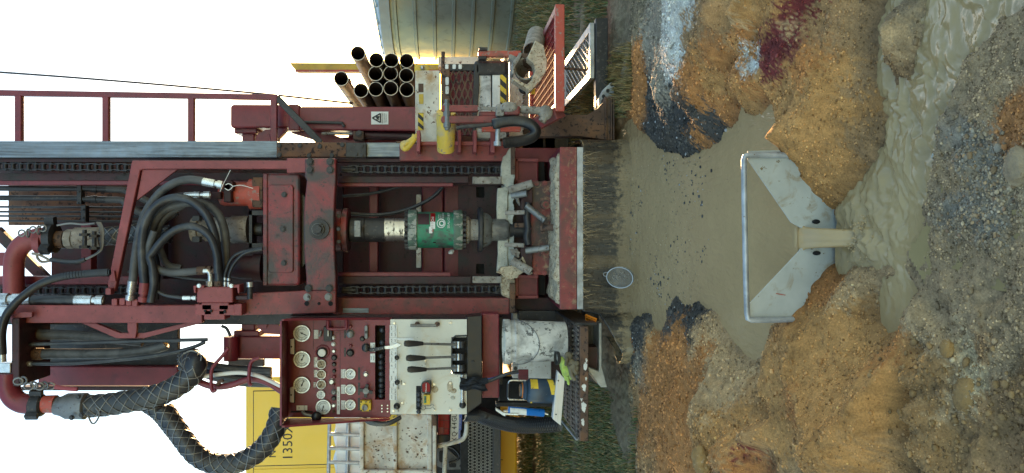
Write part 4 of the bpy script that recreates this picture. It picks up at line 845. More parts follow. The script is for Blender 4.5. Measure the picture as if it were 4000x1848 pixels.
b = MB(); b.prism(rounded('4', 1145, 892, 1235, 968, 10, 6.0), M['rusty'], (0, .1, 0)); bk = b.build('pin_block', bm_, .006); bolt('4', 1196, 913, 20, 6.0, M['darksteel'], bk)
tube('boom_rod', '4', [(1240, 928), (1640, 940)], 6.1, .030, M['dkmaroon_shade'], bm_)
poly('boom_fairing', '4', [(940, 930), (1100, 900), (1700, 890), (1700, 1000), (960, 1000)], 6.3, .05, M['maroon'], bm_) if 0 else None
tube('boom_rod', '4', [(960, 1000), (1150, 985), (1400, 960), (1700, 950)], 6.2, .045, M['maroon'], bm_)
stk = box('warning_sticker', '4', 1298, 727, 1443, 835, 6.046, .004, M['label'], bm_, .0005)
b = MB(); a3 = [(1308, 781), (1376, 743), (1376, 819)]; cc = (1353, 781)
for k in range(3):
    p0, p1 = a3[k], a3[(k+1) % 3]; b.bar(W('4', *p0, 6.043), W('4', *p1, 6.043), .010, .002, M['ink'])
b.ball(W('4', 1352, 776, 6.043), .011, M['ink'], 8, 6, (1, .1, 1.2)); b.bar(W('4', 1345, 795, 6.043), W('4', 1366, 765, 6.043), .008, .002, M['ink']); b.bar(W('4', 1362, 797, 6.043), W('4', 1350, 770, 6.043), .007, .002, M['ink'])
b.build('warning_triangle', stk)
text('sticker_lettering', 'PINCH POINT', '4', 1393, 781, 11, 6.043, M['ink'], stk, .95)
text('sticker_lettering', 'CAN CAUSE SEVERE', '4', 1409, 781, 7, 6.043, M['ink'], stk, .95); text('sticker_lettering', 'PERSONAL INJURY', '4', 1424, 781, 7, 6.043, M['ink'], stk, .95)
# ---- yellow channel beam behind the pipes
poly('channel_beam', '4', [(606, 314), (1900, 322), (1900, 388), (662, 382)], 7.4, .12, M['yellow'], rig); box('channel_lip', '4', 655, 372, 1900, 390, 7.37, .03, M['orange'], rig, .002)
# ---- white rusty post with hazard stripes
post = box('white_post', '0', 1622, 275, 1718, 556, 5.95, .25, M['whiterust'], rig, .006)
box('post_bracket', '0', 1619, 252, 1676, 282, 6.05, .1, M['yellow'], post)
b = MB(); b.ball(W('0', 1650, 266, 6.03), .016, M['silver']); b.build('post_bulb', post)
def stripes(name, z, u0, v0, u1, v1, Y, parent, n, slope=1., fade=False):
    o = box(name, z, u0, v0, u1, v1, Y, .002, M['signyellow'], parent, 0); b = MB(); h = (v1-v0)/n; w_ = u1-u0
    for i in range(-1, n+1):
        va = v0+i*h; q = [(u0, va), (u0, va+h*.5), (u1, va+h*.5+w_*slope), (u1, va+w_*slope)]
        q = [(u, min(max(v, v0), v1)) for u, v in q]
        if abs(q[0][1]-q[1][1])+abs(q[2][1]-q[3][1]) < 1: continue
        b.prism([W(z, u, v, Y-.001) for u, v in q], M['ink'], (0, .001, 0))
    b.build('hazard_stripe', o); return o
stripes('hazard_tape', '5', 566, 750, 602, 864, 5.946, post, 2, .9)
for u0, v0, u1, v1 in ((568, 555, 602, 612), (572, 625, 602, 690)): box('worn_tape', '5', u0, v0, u1, v1, 5.947, .002, M['rusty'] if v0 < 600 else M['yellow'], post, 0)
box('post_cap_beam', '0', 1712, 222, 1870, 262, 6.4, .1, M['whiterust'], rig)
b = MB(); b.cyl(W('5', 733, 345, 5.8), W('5', 727, 560, 5.8), .014, M['rusty'], 12); b.build('guard_pole', rig)
# ---- expanded metal guard
box('guard_backing', '5', 745, 470, 950, 900, 5.95, .02, M['maroon'], rig)
eg = bpy.data.objects.new('mesh_guard', None); C.objects.link(eg); eg.location = W('5', 850, 700, 5.8); attach(eg, rig)
b = MB(); b.prism([W('5', u, v, 5.78) for u, v in ((722, 440), (738, 422), (778, 425), (778, 905), (716, 905))], M['rusty'], (0, .06, 0)); b.build('guard_frame', eg, .006)
b = MB(); b.prism(rect('5', 770, 424, 945, 470, 5.79), M['darksteel'], (0, .05, 0)); b.build('guard_frame', eg, .006)
b = MB()
for u in (757, 806, 846): b.prism(rounded('5', u-11, 427, u+11, 458, 6, 5.775), M['white'], (0, .01, 0))
for v in (600, 540): b.prism(rounded('5', 748, v-28, 770, v+24, 8, 5.772), M['white'], (0, .01, 0))
tag(b.build('paint_patch', eg), kind='stuff')
def expanded(name, A, B, D, nu, nv, t, m, parent, ripple=.25):     # sheet spanned from A towards B (nu cells) and towards D (nv cells)
    b = MB(); eu = (B-A)/nu; ev = (D-A)/nv
    for w_ in range(2*nu+1):                                 # neighbouring strands bow towards and away from each other
        P = [A+eu*(w_*.5+.24*(-1)**w_*math.cos(j/8*2*math.pi))+ev*(j/8) for j in range(nv*8+1)]; b.tube(P, t, m, 5, caps=False)
    return tag(b.build(name, parent), kind='stuff')
expanded('guard_mesh', W('5', 790, 462, 5.80), W('5', 945, 462, 5.80), W('5', 790, 900, 5.80), 4, 4, .0075, M['rusty'], eg)
# ---- white steel box with black top and hazard tape
wb = box('side_locker', '5', 945, 500, 1052, 900, 5.72, .3, M['whitescuff'], rig, .006)
box('locker_panel', '5', 1060, 480, 1112, 900, 5.715, .28, M['white'], wb, .004); box('locker_seam', '5', 1050, 440, 1062, 900, 5.735, .25, M['gap'], wb, 0)
box('locker_top', '5', 940, 400, 1160, 498, 5.70, .3, M['darksteel'], wb, .02)
poly('locker_dark_strip', '5', [(940, 420), (968, 430), (975, 560), (962, 700), (950, 900), (930, 900), (934, 600)], 5.70, .05, M['darksteel'], wb, .004)  # irregular dark strip along the locker's upper edge
stripes('hazard_tape', '5', 1112, 446, 1152, 900, 5.71, wb, 6, .9); box('locker_edge', '5', 1152, 440, 1170, 900, 5.72, .28, M['darksteel'], wb)
text('locker_lettering', 'l l', '5', 1020, 490, 40, 5.718, M['ink'], wb, .6) if 0 else None
box('basket_post', '5', 965, 336, 1250, 374, 5.62, .06, M['orange'], rig, .006)
b = MB()
for q in ((970, 312, 1028, 334), (966, 372, 1024, 392)): b.prism(rect('5', *q, 5.6), M['darksteel'], (0, .08, 0))
b.build('post_clamp', rig, .005)
# diamond plate deck behind
dk = box('tread_deck', '5', 1172, 395, 1262, 905, 6.25, .03, M['galv'], rig)
b = MB()
for i in range(5):
    for j in range(22):
        c = W('5', 1185+i*18, 405+j*23+(i % 2)*11, 6.247); s_ = 1 if (i+j) % 2 else -1; b.bar(c-Vector((.012, 0, .012*s_)), c+Vector((.012, 0, .012*s_)), .006, .004, M['galv'])
tag(b.build('tread_bump', dk), kind='stuff')
# ---- red side platform with square mesh floor
pf = bpy.data.objects.new('side_platform', None); C.objects.link(pf); zf = W('5', 1505, 400, 5.0).z; pf.location = (1.2, 5.3, zf); attach(pf, rig)
XL, XR = W('5', 1505, 745, 5.05).x, W('5', 1505, 42, 5.05).x; YB = 6.55
zb = W('5', 1540, 400, 5.0).z; zt = W('5', 1478, 400, 5.0).z
b = MB(); b.wbox((XL, 5.0, zb), (XR, 5.05, zt), M['orange']); b.build('platform_beam', pf, .006)
b = MB(); b.wbox((XR-.05, 5.053, zb+.03), (XR, YB, zt-.003), M['pink']); b.build('platform_beam', pf, .006)
b = MB(); b.wbox((XL, 5.053, zb+.03), (XL+.06, YB, zt-.003), M['pink']); b.build('platform_beam', pf, .006)
b = MB(); b.wbox((XL, YB, zb+.03), (XR, YB+.05, zt), M['orange']); b.build('platform_beam', pf, .006)
nx_ = 11; ny_ = 20
for i in range(1, nx_):
    x = XL+.06+(XR-XL-.11)*i/nx_; b = MB(); b.wbox((x-.005, 5.053, zt-.035), (x+.005, YB-.002, zt-.012), M['grate']); b.build('grate_bar', pf)
for j in range(1, ny_):
    y = 5.05+(YB-5.05)*j/ny_; b = MB(); b.wbox((XL+.062, y-.005, zt-.033), (XR-.052, y+.005, zt-.014), M['grate']); b.build('grate_bar', pf)
b = MB(); b.bar(W('5', 1505, 745, 5.04), W('5', 1350, 830, 5.3), .08, .08, M['red']); b.build('platform_arm', pf, .006)
# ---- galvanised step with expanded metal
st = bpy.data.objects.new('mesh_step', None); C.objects.link(st); st.location = W('5', 1700, 340, 5.9); attach(st, rig)
zs = W('5', 1712, 330, 5.75).z; x0, x1 = W('5', 1712, 520, 5.75).x, W('5', 1712, 150, 5.75).x
b = MB(); b.wbox((x0, 5.75, zs-.03), (x1, 5.80, zs+.005), M['galv']); b.wbox((x0, 7.0, zs-.03), (x1, 7.05, zs+.005), M['galv']); b.wbox((x0, 5.803, zs-.03), (x0+.06, 6.997, zs+.003), M['galv']); b.wbox((x1-.06, 5.803, zs-.03), (x1, 6.997, zs+.003), M['galv']); b.build('step_frame', st, .004)
expanded('step_mesh', Vector((x0+.06, 5.8, zs-.01)), Vector((x1-.06, 5.8, zs-.01)), Vector((x0+.06, 7.0, zs-.01)), 5, 10, .0035, M['galv'], st)
b = MB(); b.bar(W('5', 1540, 455, 5.85), W('5', 1685, 465, 5.75), .016, .016, M['rusty']); b.build('step_strut', st)
box('step_sill', '5', 1712, 132, 1778, 760, 5.83, .3, M['darksteel'], rig) if 0 else None
b = MB(); b.wbox((x0-.35, 5.72, zs-.13), (x1+.03, 5.80, zs-.035), M['darksteel']); b.build('step_sill', rig, .006)
# ---- stabiliser jack
jk = bpy.data.objects.new('jack_leg', None); C.objects.link(jk); jk.location = W('5', 1600, 830, 5.55); attach(jk, rig)
poly('jack_beam', '5', [(1330, 838), (1420, 760), (1690, 762), (1760, 720), (1830, 640), (1846, 640), (1846, 935), (1640, 905), (1360, 905)], 5.5, .12, M['rusty'], jk, .006)
b = MB()
for u in (1810, 1846, 1862): b.prism(rect('5', u, 640, u+10, 938, 5.47), M['rusty'], (0, .2, 0))
b.build('jack_foot', jk, .004)
poly('jack_plate', '5', [(1765, 660), (1800, 590), (1850, 545), (1870, 560), (1866, 700), (1770, 720)], 5.62, .08, M['galv'], jk); 
for u, v in ((1798, 640), (1826, 602), (1853, 562)): bolt('5', u, v, 9, 5.62, M['darksteel'], jk)
def tyre(z, u, v, r, Y, w_, parent):
    b = MB(); c = W(z, u, v, Y); k = r*mpp(z, Y); pr = [(0, k*.55), (0, k*.9), (.03, k), (w_-.03, k), (w_, k*.9), (w_, k*.55)]
    b.lathe(c-Vector((w_/2, 0, 0)), (1, 0, 0), pr, M['tyre'], 40)
    for q in range(36):
        a = 2*math.pi*q/36; n = Vector((0, math.cos(a), math.sin(a)))
        for s_ in (-1, 1): b.bar(c+n*(k+.004)+Vector((s_*w_*.08, 0, 0)), c+n*(k+.004)+Vector((s_*w_*.46, 0, 0))+Vector((0, -n.z, n.y))*.04, .035, .02, M['tyre'], n)
    t = b.build('tyre', parent); b = MB(); b.cyl(c-Vector((w_*.45, 0, 0)), c+Vector((w_*.45, 0, 0)), k*.55, M['darksteel'], 24); b.build('wheel_rim', t); return t
tyre('5', 1560, 745, 125, 7.6, .3, rig); tyre('5', 1560, 945, 120, 7.2, .5, rig)
box('chassis_panel', '5', 1200, 898, 1478, 1004, 6.6, .1, M['beige'], rig); box('chassis_strap', '5', 1396, 898, 1412, 1004, 6.595, .004, M['darksteel'], rig, 0)
box('chassis_panel', '5', 1200, 1003, 1480, 1060, 6.3, .2, M['dkmaroon_shade'], rig)
# ---- finger plates on the rail, shackle, roller and swing arms
for u0, u1, v1 in ((556, 580, 1008), (830, 852, 1012), (932, 956, 1012), (1046, 1076, 1014)):
    poly('finger_plate', '5', [(u0, 868), (u1, 864), (u1+2, 900), (u1, v1), (u0, v1-4), (u0+2, 930)], 5.40, .18, M['pink'], rig, .005)
box('rail_flange', '5', 560, 940, 1180, 962, 5.5, .08, M['pink'], rig, .004)
tube('lifting_shackle', '5', [(545, 896), (535, 920), (500, 945), (475, 960), (465, 975), (480, 988), (500, 978), (530, 940), (552, 905), (545, 896)], 5.42, .020, M['yellow'], rig, 10)
b = MB(); disc(b, '5', 477, 962, 30, 5.43, .04, M['yellow']); disc(b, '5', 477, 960, 15, 5.41, .04, M['rock']); b.build('shackle_eye', rig)
box('shackle_pin', '5', 415, 938, 480, 948, 5.44, .03, M['rusty'], rig)
b = MB(); a = W('5', 752, 745, 5.15); e = W('5', 750, 1000, 5.3); d = e-a; k = 63*mpp('5', 5.2); L = d.length
b.lathe(a, d, [(0, 0), (0, k*.55), (.0, k), (L*.5, k*1.0), (L*.97, k*.93), (L, k*.9), (L, 0)], M['yellow'], 32); b.build('winch_roller', rig)
sa = bpy.data.objects.new('swing_arm', None); C.objects.link(sa); sa.location = W('5', 900, 750, 5.05); attach(sa, rig)
b = MB(); b.prism(rounded('5', 718, 697, 975, 740, 20, 5.04), M['red'], (0, .05, 0)); b.build('arm_plate', sa, .006)
b = MB(); b.prism(rounded('5', 718, 768, 1095, 815, 22, 5.04), M['red'], (0, .05, 0)); b.build('arm_plate', sa, .006)
b = MB(); a = W('5', 757, 660, 5.06); e = W('5', 760, 866, 5.06); L = (e-a).length; r0 = 26*mpp('5', 5.06)
b.lathe(a, e-a, [(0, 0), (0, r0*.6), (L*.12, r0*.6), (L*.18, r0), (L*.9, r0), (L*.93, r0*.7), (L, r0*.6), (L, 0)], M['grey'], 8, False); b.build('arm_pivot', sa, .003)
box('arm_plate', '5', 970, 738, 1090, 772, 5.05, .06, M['red'], sa, .01)
b = MB(); a = W('5', 962, 720, 5.03); e = W('5', 1350, 730, 5.03); d = (e-a).normalized(); L = (e-a).length; r0 = 13*mpp('5', 5.03)
prof = [(0, 0)]; n = 90
for i in range(n): prof += [(L*i/n, r0*(.82 if i % 2 else 1.05))]
prof += [(L, 0)]; b.lathe(a, d, prof, M['rock'], 12); b.build('threaded_rod', sa)
b = MB(); b.prism(rounded('5', 1085, 690, 1140, 772, 12, 4.98), M['rock'], (0, .12, 0)); b.build('rod_nut', sa, .01)
b = MB(); b.prism(rounded('5', 1138, 700, 1246, 765, 18, 4.97), M['red'], (0, .12, 0)); b.build('clamp_body', sa, .02)
b = MB(); b.ball(W('5', 1170, 712, 4.98), .045, M['rock'], 16, 10, (.8, .6, 1.3)); b.build('clamp_knuckle', sa)
b = MB(); b.tube(catmull(path('5', [(1245, 728), (1320, 732), (1390, 738), (1418, 745), (1400, 775), (1388, 805)], 5.02)), [.024]*12+[.03]*8+[.026]*11, M['rock'], 12) if 0 else b.tube(catmull(path('5', [(1245, 728), (1320, 732), (1390, 738), (1422, 748), (1405, 778), (1388, 808)], 5.02)), .026, M['rock'], 12); b.ball(W('5', 1412, 748, 5.02), .05, M['rock'], 14, 10, (1, .8, 1)); b.build('clamp_hook', sa)
b = MB(); b.prism([W('5', u, v, 5.0) for u, v in ((1130, 772), (1230, 765), (1240, 780), (1150, 800), (1060, 812), (1085, 790))], M['rock'], (0, .06, 0)); b.build('clamp_jaw', sa, .01)
b = MB(); b.cyl(W('5', 1098, 790, 5.0), W('5', 1094, 950, 5.0), .017, M['galv'], 12); b.cyl(W('5', 1094, 940, 5.0), W('5', 1094, 968, 5.0), .026, M['galv'], 12); b.build('arm_rod', sa)
P = catmull(path('5', [(1080, 822), (1150, 808), (1210, 803), (1270, 810), (1320, 832), (1345, 865), (1335, 900), (1290, 926), (1220, 940), (1130, 950)], 4.98), 8)
b = MB(); b.tube(P, .030, M['black'], 12); o = b.build('hydraulic_hose', rig); b = MB()
for i in range(0, len(P)-1, 2):
    d = (P[i+1]-P[i]).normalized(); b.lathe(P[i]-d*.02, d, [(0, .030), (.008, .036), (.036, .037), (.04, .030)], M['black'], 12)
tag(b.build('spiral_guard', o), kind='stuff')
tube('hydraulic_hose', '5', [(820, 850), (900, 838), (1000, 832), (1080, 822)], 5.02, .013, M['rubber'], rig)
box('arm_bracket', '5', 990, 840, 1250, 872, 5.3, .05, M['orange'], rig, .006)
lathe_v('arm_cylinder', '5', 895, [(960, 22), (1020, 26), (1150, 24)], 5.45, M['rock'], rig)
# ---- spindle and the green sealed swivel
Ys = 5.66
lathe_v('spindle_flange', '6', 594, [(100, 130), (104, 140), (150, 140), (152, 132), (158, 132), (160, 145), (190, 145), (195, 138)], Ys, M['headred'], rig)
for v in (500, 586, 670): bolt('6', 124, v, 10, Ys-.26+abs(v-594)*.0006, M['darksteel'], rig)
lathe_v('spindle_shaft', '6', 592, [(195, 70), (206, 80), (296, 80), (300, 76), (304, 80), (432, 80)], Ys, M['darksteel'], rig)
box('spindle_flat', '6', 226, 530, 270, 638, Ys-.165, .02, M['grey'], rig)
lathe_v('spindle_sleeve', '6', 590, [(432, 76), (492, 76), (493, 72), (500, 72), (501, 74), (566, 74)], Ys, M['chrome'], rig)
sw = lathe_v('swivel_housing', '6', 592, [(648, 119), (886, 119)], Ys, M['green'], rig, 48)
lathe_v('swivel_flange', '6', 592, [(588, 128), (592, 133), (644, 133), (648, 128)], Ys, M['greenworn'], rig, 48); lathe_v('swivel_flange', '6', 592, [(886, 128), (890, 132), (940, 132), (945, 128)], Ys, M['greenworn'], rig, 48)
for (u0, u1, r) in ((566, 588, 118), (945, 968, 112)):
    for k in range(20):
        a = 2*math.pi*k/20
        if math.sin(a) > .3: continue
        c0 = W('6', u0, 592+r*math.cos(a), Ys)+Vector((0, math.sin(a)*r*mpp('6', Ys), 0)); c1 = W('6', u1, 592+r*math.cos(a), Ys)+Vector((0, math.sin(a)*r*mpp('6', Ys), 0))
        b = MB(); b.cyl(c0, c1, .0165, M['darksteel'], 6, smooth=False); b.build('bolt', sw)
kk = mpp('6', Ys); Rg = 119*kk
def onswivel(z, u, v): p = W(z, u, v, Ys-Rg); cx = W('6', 700, 592, Ys).x; dx = (W(z, u, v, Ys)).x-cx; dx = max(-Rg*.98, min(Rg*.98, dx)); return Vector((cx+dx, Ys-math.sqrt(Rg*Rg-dx*dx)-.002, W(z, u, v, Ys).z))
def decal(name, quad, m, parent, n=6):                       # print wrapped on the round housing
    b = MB(); u0, v0, u1, v1 = quad
    for i in range(n):
        a, c = v0+(v1-v0)*i/n, v0+(v1-v0)*(i+1)/n; b.add([onswivel('N', u0, a), onswivel('N', u1, a), onswivel('N', u1, c), onswivel('N', u0, c)], [[0, 1, 2, 3]], m)
    return b.build(name, parent)
decal('red_sticker', (866, 372, 956, 560), M['brightred'], sw); decal('red_sticker', (868, 560, 956, 690), M['label'], sw); decal('sticker_strip', (845, 650, 905, 770), M['label'], sw)
decal('sticker_strip', (880, 570, 925, 745), M['tape'], sw)
def letters(s_, z, u, v0, v1, size, m, parent):              # upright lettering bent round the housing
    cu = bpy.data.curves.new('t', 'FONT'); cu.body = s_; cu.size = 1; cu.resolution_u = 2; cu.align_y = 'CENTER'
    to = bpy.data.objects.new('t', cu); me = bpy.data.meshes.new_from_object(to); bpy.data.objects.remove(to)
    xs = [p.co.x for p in me.vertices]; x0, x1 = min(xs), max(xs)
    for p in me.vertices: p.co = onswivel(z, u-p.co.y*size*1.38, v1+(v0-v1)*(p.co.x-x0)/(x1-x0))-Vector((0, .0015, 0))
    me.materials.clear(); me.materials.append(m); o = bpy.data.objects.new('lettering', me); C.objects.link(o); attach(o, parent)
letters('SEALG187', 'N', 1202, 392, 678, 40, M['label'], sw)
letters('Oil', 'N', 912, 470, 560, 50, M['label'], sw); letters('AIR', 'N', 1022, 420, 505, 24, M['label'], sw); letters('DRY', 'N', 1060, 420, 505, 24, M['label'], sw); letters('1350', 'N', 1100, 400, 510, 26, M['label'], sw)
b = MB(); n = 24
ring = [onswivel('N', 1065+72*math.cos(2*math.pi*k/n), 590+78*math.sin(2*math.pi*k/n)) for k in range(n+1)]; b.tube(ring, .0035, M['label'], 5, caps=False)
ring = [onswivel('N', 1075+40*math.cos(2*math.pi*k/n), 590+42*math.sin(2*math.pi*k/n)) for k in range(n+1)]; b.tube(ring, .005, M['label'], 5, caps=False); b.build('round_emblem', sw)
decal('worn_patch', (640, 410, 850, 610), M['dkmaroon_shade'], sw)
b = MB(); c = onswivel('N', 940, 935); b.ball(c, .008, M['gap'], 10, 6, (.8, .3, 1.5)); b.build('plug_hole', sw)
lathe_v('spindle_shaft', '6', 592, [(965, 90), (985, 92), (1000, 72), (1002, 70), (1050, 70)], Ys, M['rock'], rig)
lathe_v('splash_disc', '6', 592, [(1048, 140), (1054, 147), (1072, 147), (1078, 138), (1086, 100)], Ys, M['rubber'], rig, 40)
lathe_v('spindle_shaft', '6', 592, [(1080, 118), (1106, 112), (1134, 92), (1140, 74), (1230, 74), (1250, 64), (1258, 52)], Ys, M['grey'], rig)
lathe_v('drill_rod', '6', 592, [(1256, 51), (1380, 51)], Ys, M['darksteel'], rig)
for u in (1312,): box('rod_flat', '6', u-20, 545, u+45, 576, Ys-.106, .01, M['rusty'], rig)
b = MB(); b.ball(W('6', 872, 738, 5.9), .018, M['label'], 8, 6); b.ball(W('6', 862, 742, 5.9), .013, M['label'], 8, 6); b.ball(W('6', 882, 732, 5.9), .012, M['label'], 8, 6); b.build('grease_blob', rig)
# ---- table, mud and breakout gear
def ragged(z, pts, jit, seed, n=4):
    r_ = random.Random(seed); o = []
    for i in range(len(pts)):
        a, c = pts[i], pts[(i+1) % len(pts)]
        for k in range(n): o.append((a[0]+(c[0]-a[0])*k/n+r_.uniform(-jit, jit), a[1]+(c[1]-a[1])*k/n+r_.uniform(-jit, jit)))
    return o
tb = bpy.data.objects.new('rod_table', None); C.objects.link(tb); tb.location = W('0', 2220, 900, 5.4); attach(tb, rig)
zt1 = W('0', 2187, 900, 5.2).z; zt0 = W('0', 2254, 900, 5.2).z; xa = W('0', 2220, 1209, 5.2).x; xb = W('0', 2220, 574, 5.2).x
b = MB(); b.wbox((xa, 5.2, zt0), (xb, 5.24, zt1), M['red']); bx_ = b.build('table_face', tb, .006)
b = MB(); b.prism([Vector((xa, 5.243, zt1-.03)), Vector((xb, 5.243, zt1-.03)), Vector((xb-.03, 6.0, zt1-.03)), Vector((xa+.03, 6.0, zt1-.03))], M['maroon'], (0, 0, .026)); b.build('table_top', tb)
for u, v in ((606, 45), (610, 280), (608, 530), (610, 770), (606, 1012)): bolt('L', u, v, 10, 5.2, M['red'], bx_)
def mudslab(name, base, z0, th, seed, m, parent, res=.012):
    # uneven layer of mud lying on a level surface: base = list of (x, y)
    xs = [p[0] for p in base]; ys = [p[1] for p in base]; X, Y = np.meshgrid(np.arange(min(xs), max(xs), res), np.arange(min(ys), max(ys), res))
    d = -sdist(np.array(base), X+fbm(X+seed, Y, 9, 3)*.03, Y+fbm(X, Y+seed, 9, 3)*.03)
    Z = z0-.01+np.clip(d*1.2, 0, th)*(1+fbm(X, Y, 8, 4, .6)*.9)+fbm(X, Y, 40, 3, .7)*.008
    o = masked_grid(name, X, Y, Z, d > -.01, m); attach(o, parent); return tag(o, kind='stuff')
mudslab('table_mud', [(xa+.02, 5.21), (xb-.02, 5.21), (xb-.05, 5.7), (.55, 5.62), (.2, 5.72), (-.3, 5.66), (xa+.05, 5.8)], zt1, .035, 3, M['mud'], tb)
zz = W('0', 1990, 900, 5.9).z
mudslab('table_mud', [(-.53, 5.62), (.62, 5.62), (.66, 6.2), (-.53, 6.2)], zz, .05, 9, M['palemud'], tb)
box('table_beam', '0', 1985, 640, 2012, 1180, 5.72, .4, M['darksteel'], tb)
mud_b = MB(); mud_b.prism([W('L', u, v, 5.64) for u, v in ragged('L', [(80, 245), (152, 232), (150, 420), (156, 640), (150, 850), (120, 862), (78, 840), (84, 600), (76, 440)], 4, 5)], M['palemud'], (0, .06, 0)); tag(mud_b.build('caked_mud', tb, .012), kind='stuff')
for q, se in (([(108, 50), (165, -40), (205, -40), (206, 150), (196, 235), (150, 240), (100, 200)], 2), ([(100, 880), (150, 866), (206, 900), (206, 1030), (160, 1040), (106, 1010)], 7)):
    mb_ = MB(); mb_.prism([W('L', u, v, 5.57) for u, v in ragged('L', q, 5, se)], M['palemud'] if se == 2 else M['mud'], (0, .08, 0)); tag(mb_.build('caked_mud', tb, .012), kind='stuff')
box('rail_shoe', 'L', 176, -45, 206, 148, 5.54, .2, M['rusty'], tb); box('rail_shoe', 'L', 168, 930, 206, 1140, 5.54, .2, M['rusty'], tb)
box('table_gusset', 'L', 206, -40, 600, 60, 5.80, .3, M['maroon'], tb); box('table_gusset', 'L', 206, 1030, 500, 1118, 5.80, .3, M['dkmaroon_shade'], tb)
for v0, v1 in ((36, 212), (868, 1036)):
    bb = box('jack_socket', 'L', 206, v0, 372, v1, 5.70, .3, M['maroon'], tb, .01); e = MB()
    for q in ((206, v0, 372, v0+22), (206, v0, 228, v1), (206, v1-22, 372, v1)): e.prism(rect('L', *q, 5.66-.002*(q[2] % 3)), M['pink'], (0, .04, 0))
    e.build('socket_flange', bb, .004)
box('socket_recess', 'L', 362, 868, 415, 1000, 5.78, .2, M['gap'], tb); box('socket_recess', 'L', 362, 60, 415, 200, 5.78, .2, M['gap'], tb)
bp_ = poly('breakout_plate', 'L', [(320, 200), (470, 196), (478, 300), (486, 420), (470, 520), (486, 640), (470, 760), (470, 868), (335, 868), (320, 760), (316, 560), (316, 400)], 5.54, .06, M['headred'], tb, .006)
poly('breakout_shelf', 'L', [(160, 240), (330, 235), (330, 860), (160, 850)], 5.75, .05, M['dkmaroon_shade'], tb)
for u, v in ((358, 212), (418, 212), (474, 214), (352, 852), (414, 852), (466, 850)): bolt('L', u, v, 14, 5.535, M['red'], bp_)
for v in (364, 704):
    b = MB(); disc(b, 'L', 425, v, 36, 5.51, .03, M['headred']); disc(b, 'L', 425, v, 22, 5.50, .02, M['red']); disc(b, 'L', 427, v, 12, 5.495, .02, M['rusty']); b.build('pivot_boss', bp_)
for q in ([(245, 330), (320, 250), (330, 250), (330, 420), (262, 415), (245, 390)], [(245, 690), (262, 660), (330, 655), (330, 860), (250, 800)]): poly('latch_plate', 'L', q, 5.48, .03, M['dkmaroon_shade'], tb, .005)
for a, c, r_ in (((285, 372), (418, 478), .024), ((282, 696), (450, 672), .024), ((135, 424), (275, 420), .016), ((132, 652), (270, 656), .016), ((185, 765), (320, 845), .030), ((180, 300), (290, 285), .024), ((160, 262), (330, 212), .028)):
    b = MB(); b.cyl(W('L', *a, 5.44), W('L', *c, 5.40), r_, M['grey'] if r_ == .024 else M['rock'], 12); b.build('lever_pin', tb, .003)
for v in (390, 505, 560, 640): pass
for v0, v1 in ((350, 535), (540, 650)):
    b = MB(); P = path('L', [(300, v0), (290, (v0+v1)/2), (300, v1)], 5.46); b.tube(catmull(P), .026, M['darksteel'], 10); b.build('slip_jaw', tb)
b = MB(); b.cyl(W('L', 395, 530, 5.42), W('L', 500, 528, 5.36), .024, M['rusty'], 12); b.cyl(W('L', 395, 530, 5.42), W('L', 412, 530, 5.41), .032, M['rusty'], 6, smooth=False); b.build('stop_bolt', tb)
for q, se in (([(75, 850), (110, 815), (200, 800), (260, 740), (300, 820), (215, 890), (170, 900)], 3), ([(170, 690), (215, 680), (240, 700), (230, 750), (180, 720)], 4), ([(160, 255), (250, 225), (320, 215), (320, 250), (230, 280), (240, 370), (210, 320)], 6), ([(250, 740), (330, 860), (310, 866), (240, 780)], 8)):
    b = MB(); b.prism([W('L', u, v, 5.47) for u, v in ragged('L', q, 6, se)], M['rock'] if se != 3 else M['mud'], (0, .08, 0)); b.build('muddy_tong', tb, .012)
# skirt strip and rubber sheet with falling water
b = MB(); b.wbox((xa, 5.205, W('0', 2279, 900, 5.2).z), (xb, 5.23, zt0-.002), M['galv']); b.build('skirt_strip', tb, .002)
def skirt():
    zt_ = W('0', 2276, 900, 5.22).z; us = np.linspace(0, 1, 90); hs = np.linspace(0, 1, 24); V = []; P = []
    ctrl = [G(2462, 556, 0.)+Vector((.03, .15, 0)), Vector((xb, 5.236, 0)), Vector(((xa+xb)/2, 5.24, 0)), Vector((xa+.05, 5.24, 0)), Vector((xa-.10, 5.10, 0)), Vector((xa-.30, 5.08, 0)), Vector((xa-.38, 5.25, 0)), Vector((xa-.22, 5.42, 0))]
    ctrl[0] = Vector((xb+.10, 5.7, 0))
    line = catmull(ctrl, 12); n = len(line)
    for i, p in enumerate(line):
        side = 1 if p.x < xa-.02 else 0; top = zt_ if not side else zt_-.09-.16*min(1, (xa-p.x)/.3)
        for h in hs:
            k = h*.05*(.6+.5*math.sin(i*.9)); V.append((p.x+.004*math.sin(i*1.7+h*9), p.y-k*.5, top*(1-h)+(-.03)*h))
    m_ = len(hs); Q = [[i*m_+j, (i+1)*m_+j, (i+1)*m_+j+1, i*m_+j+1] for i in range(n-1) for j in range(m_-1)]
    b = MB(); b.add(V, Q, M['rubberskirt'], True); o = b.build('rubber_skirt', tb); sm = o.modifiers.new('thick', 'SOLIDIFY'); sm.thickness = .008; return o
skirt()
M['spray'] = water_mat('falling_muddy_drops', (.30, .22, .12), .3, 30, .1)
r_ = random.Random(5); b = MB(); zt_ = W('0', 2279, 900, 5.2).z
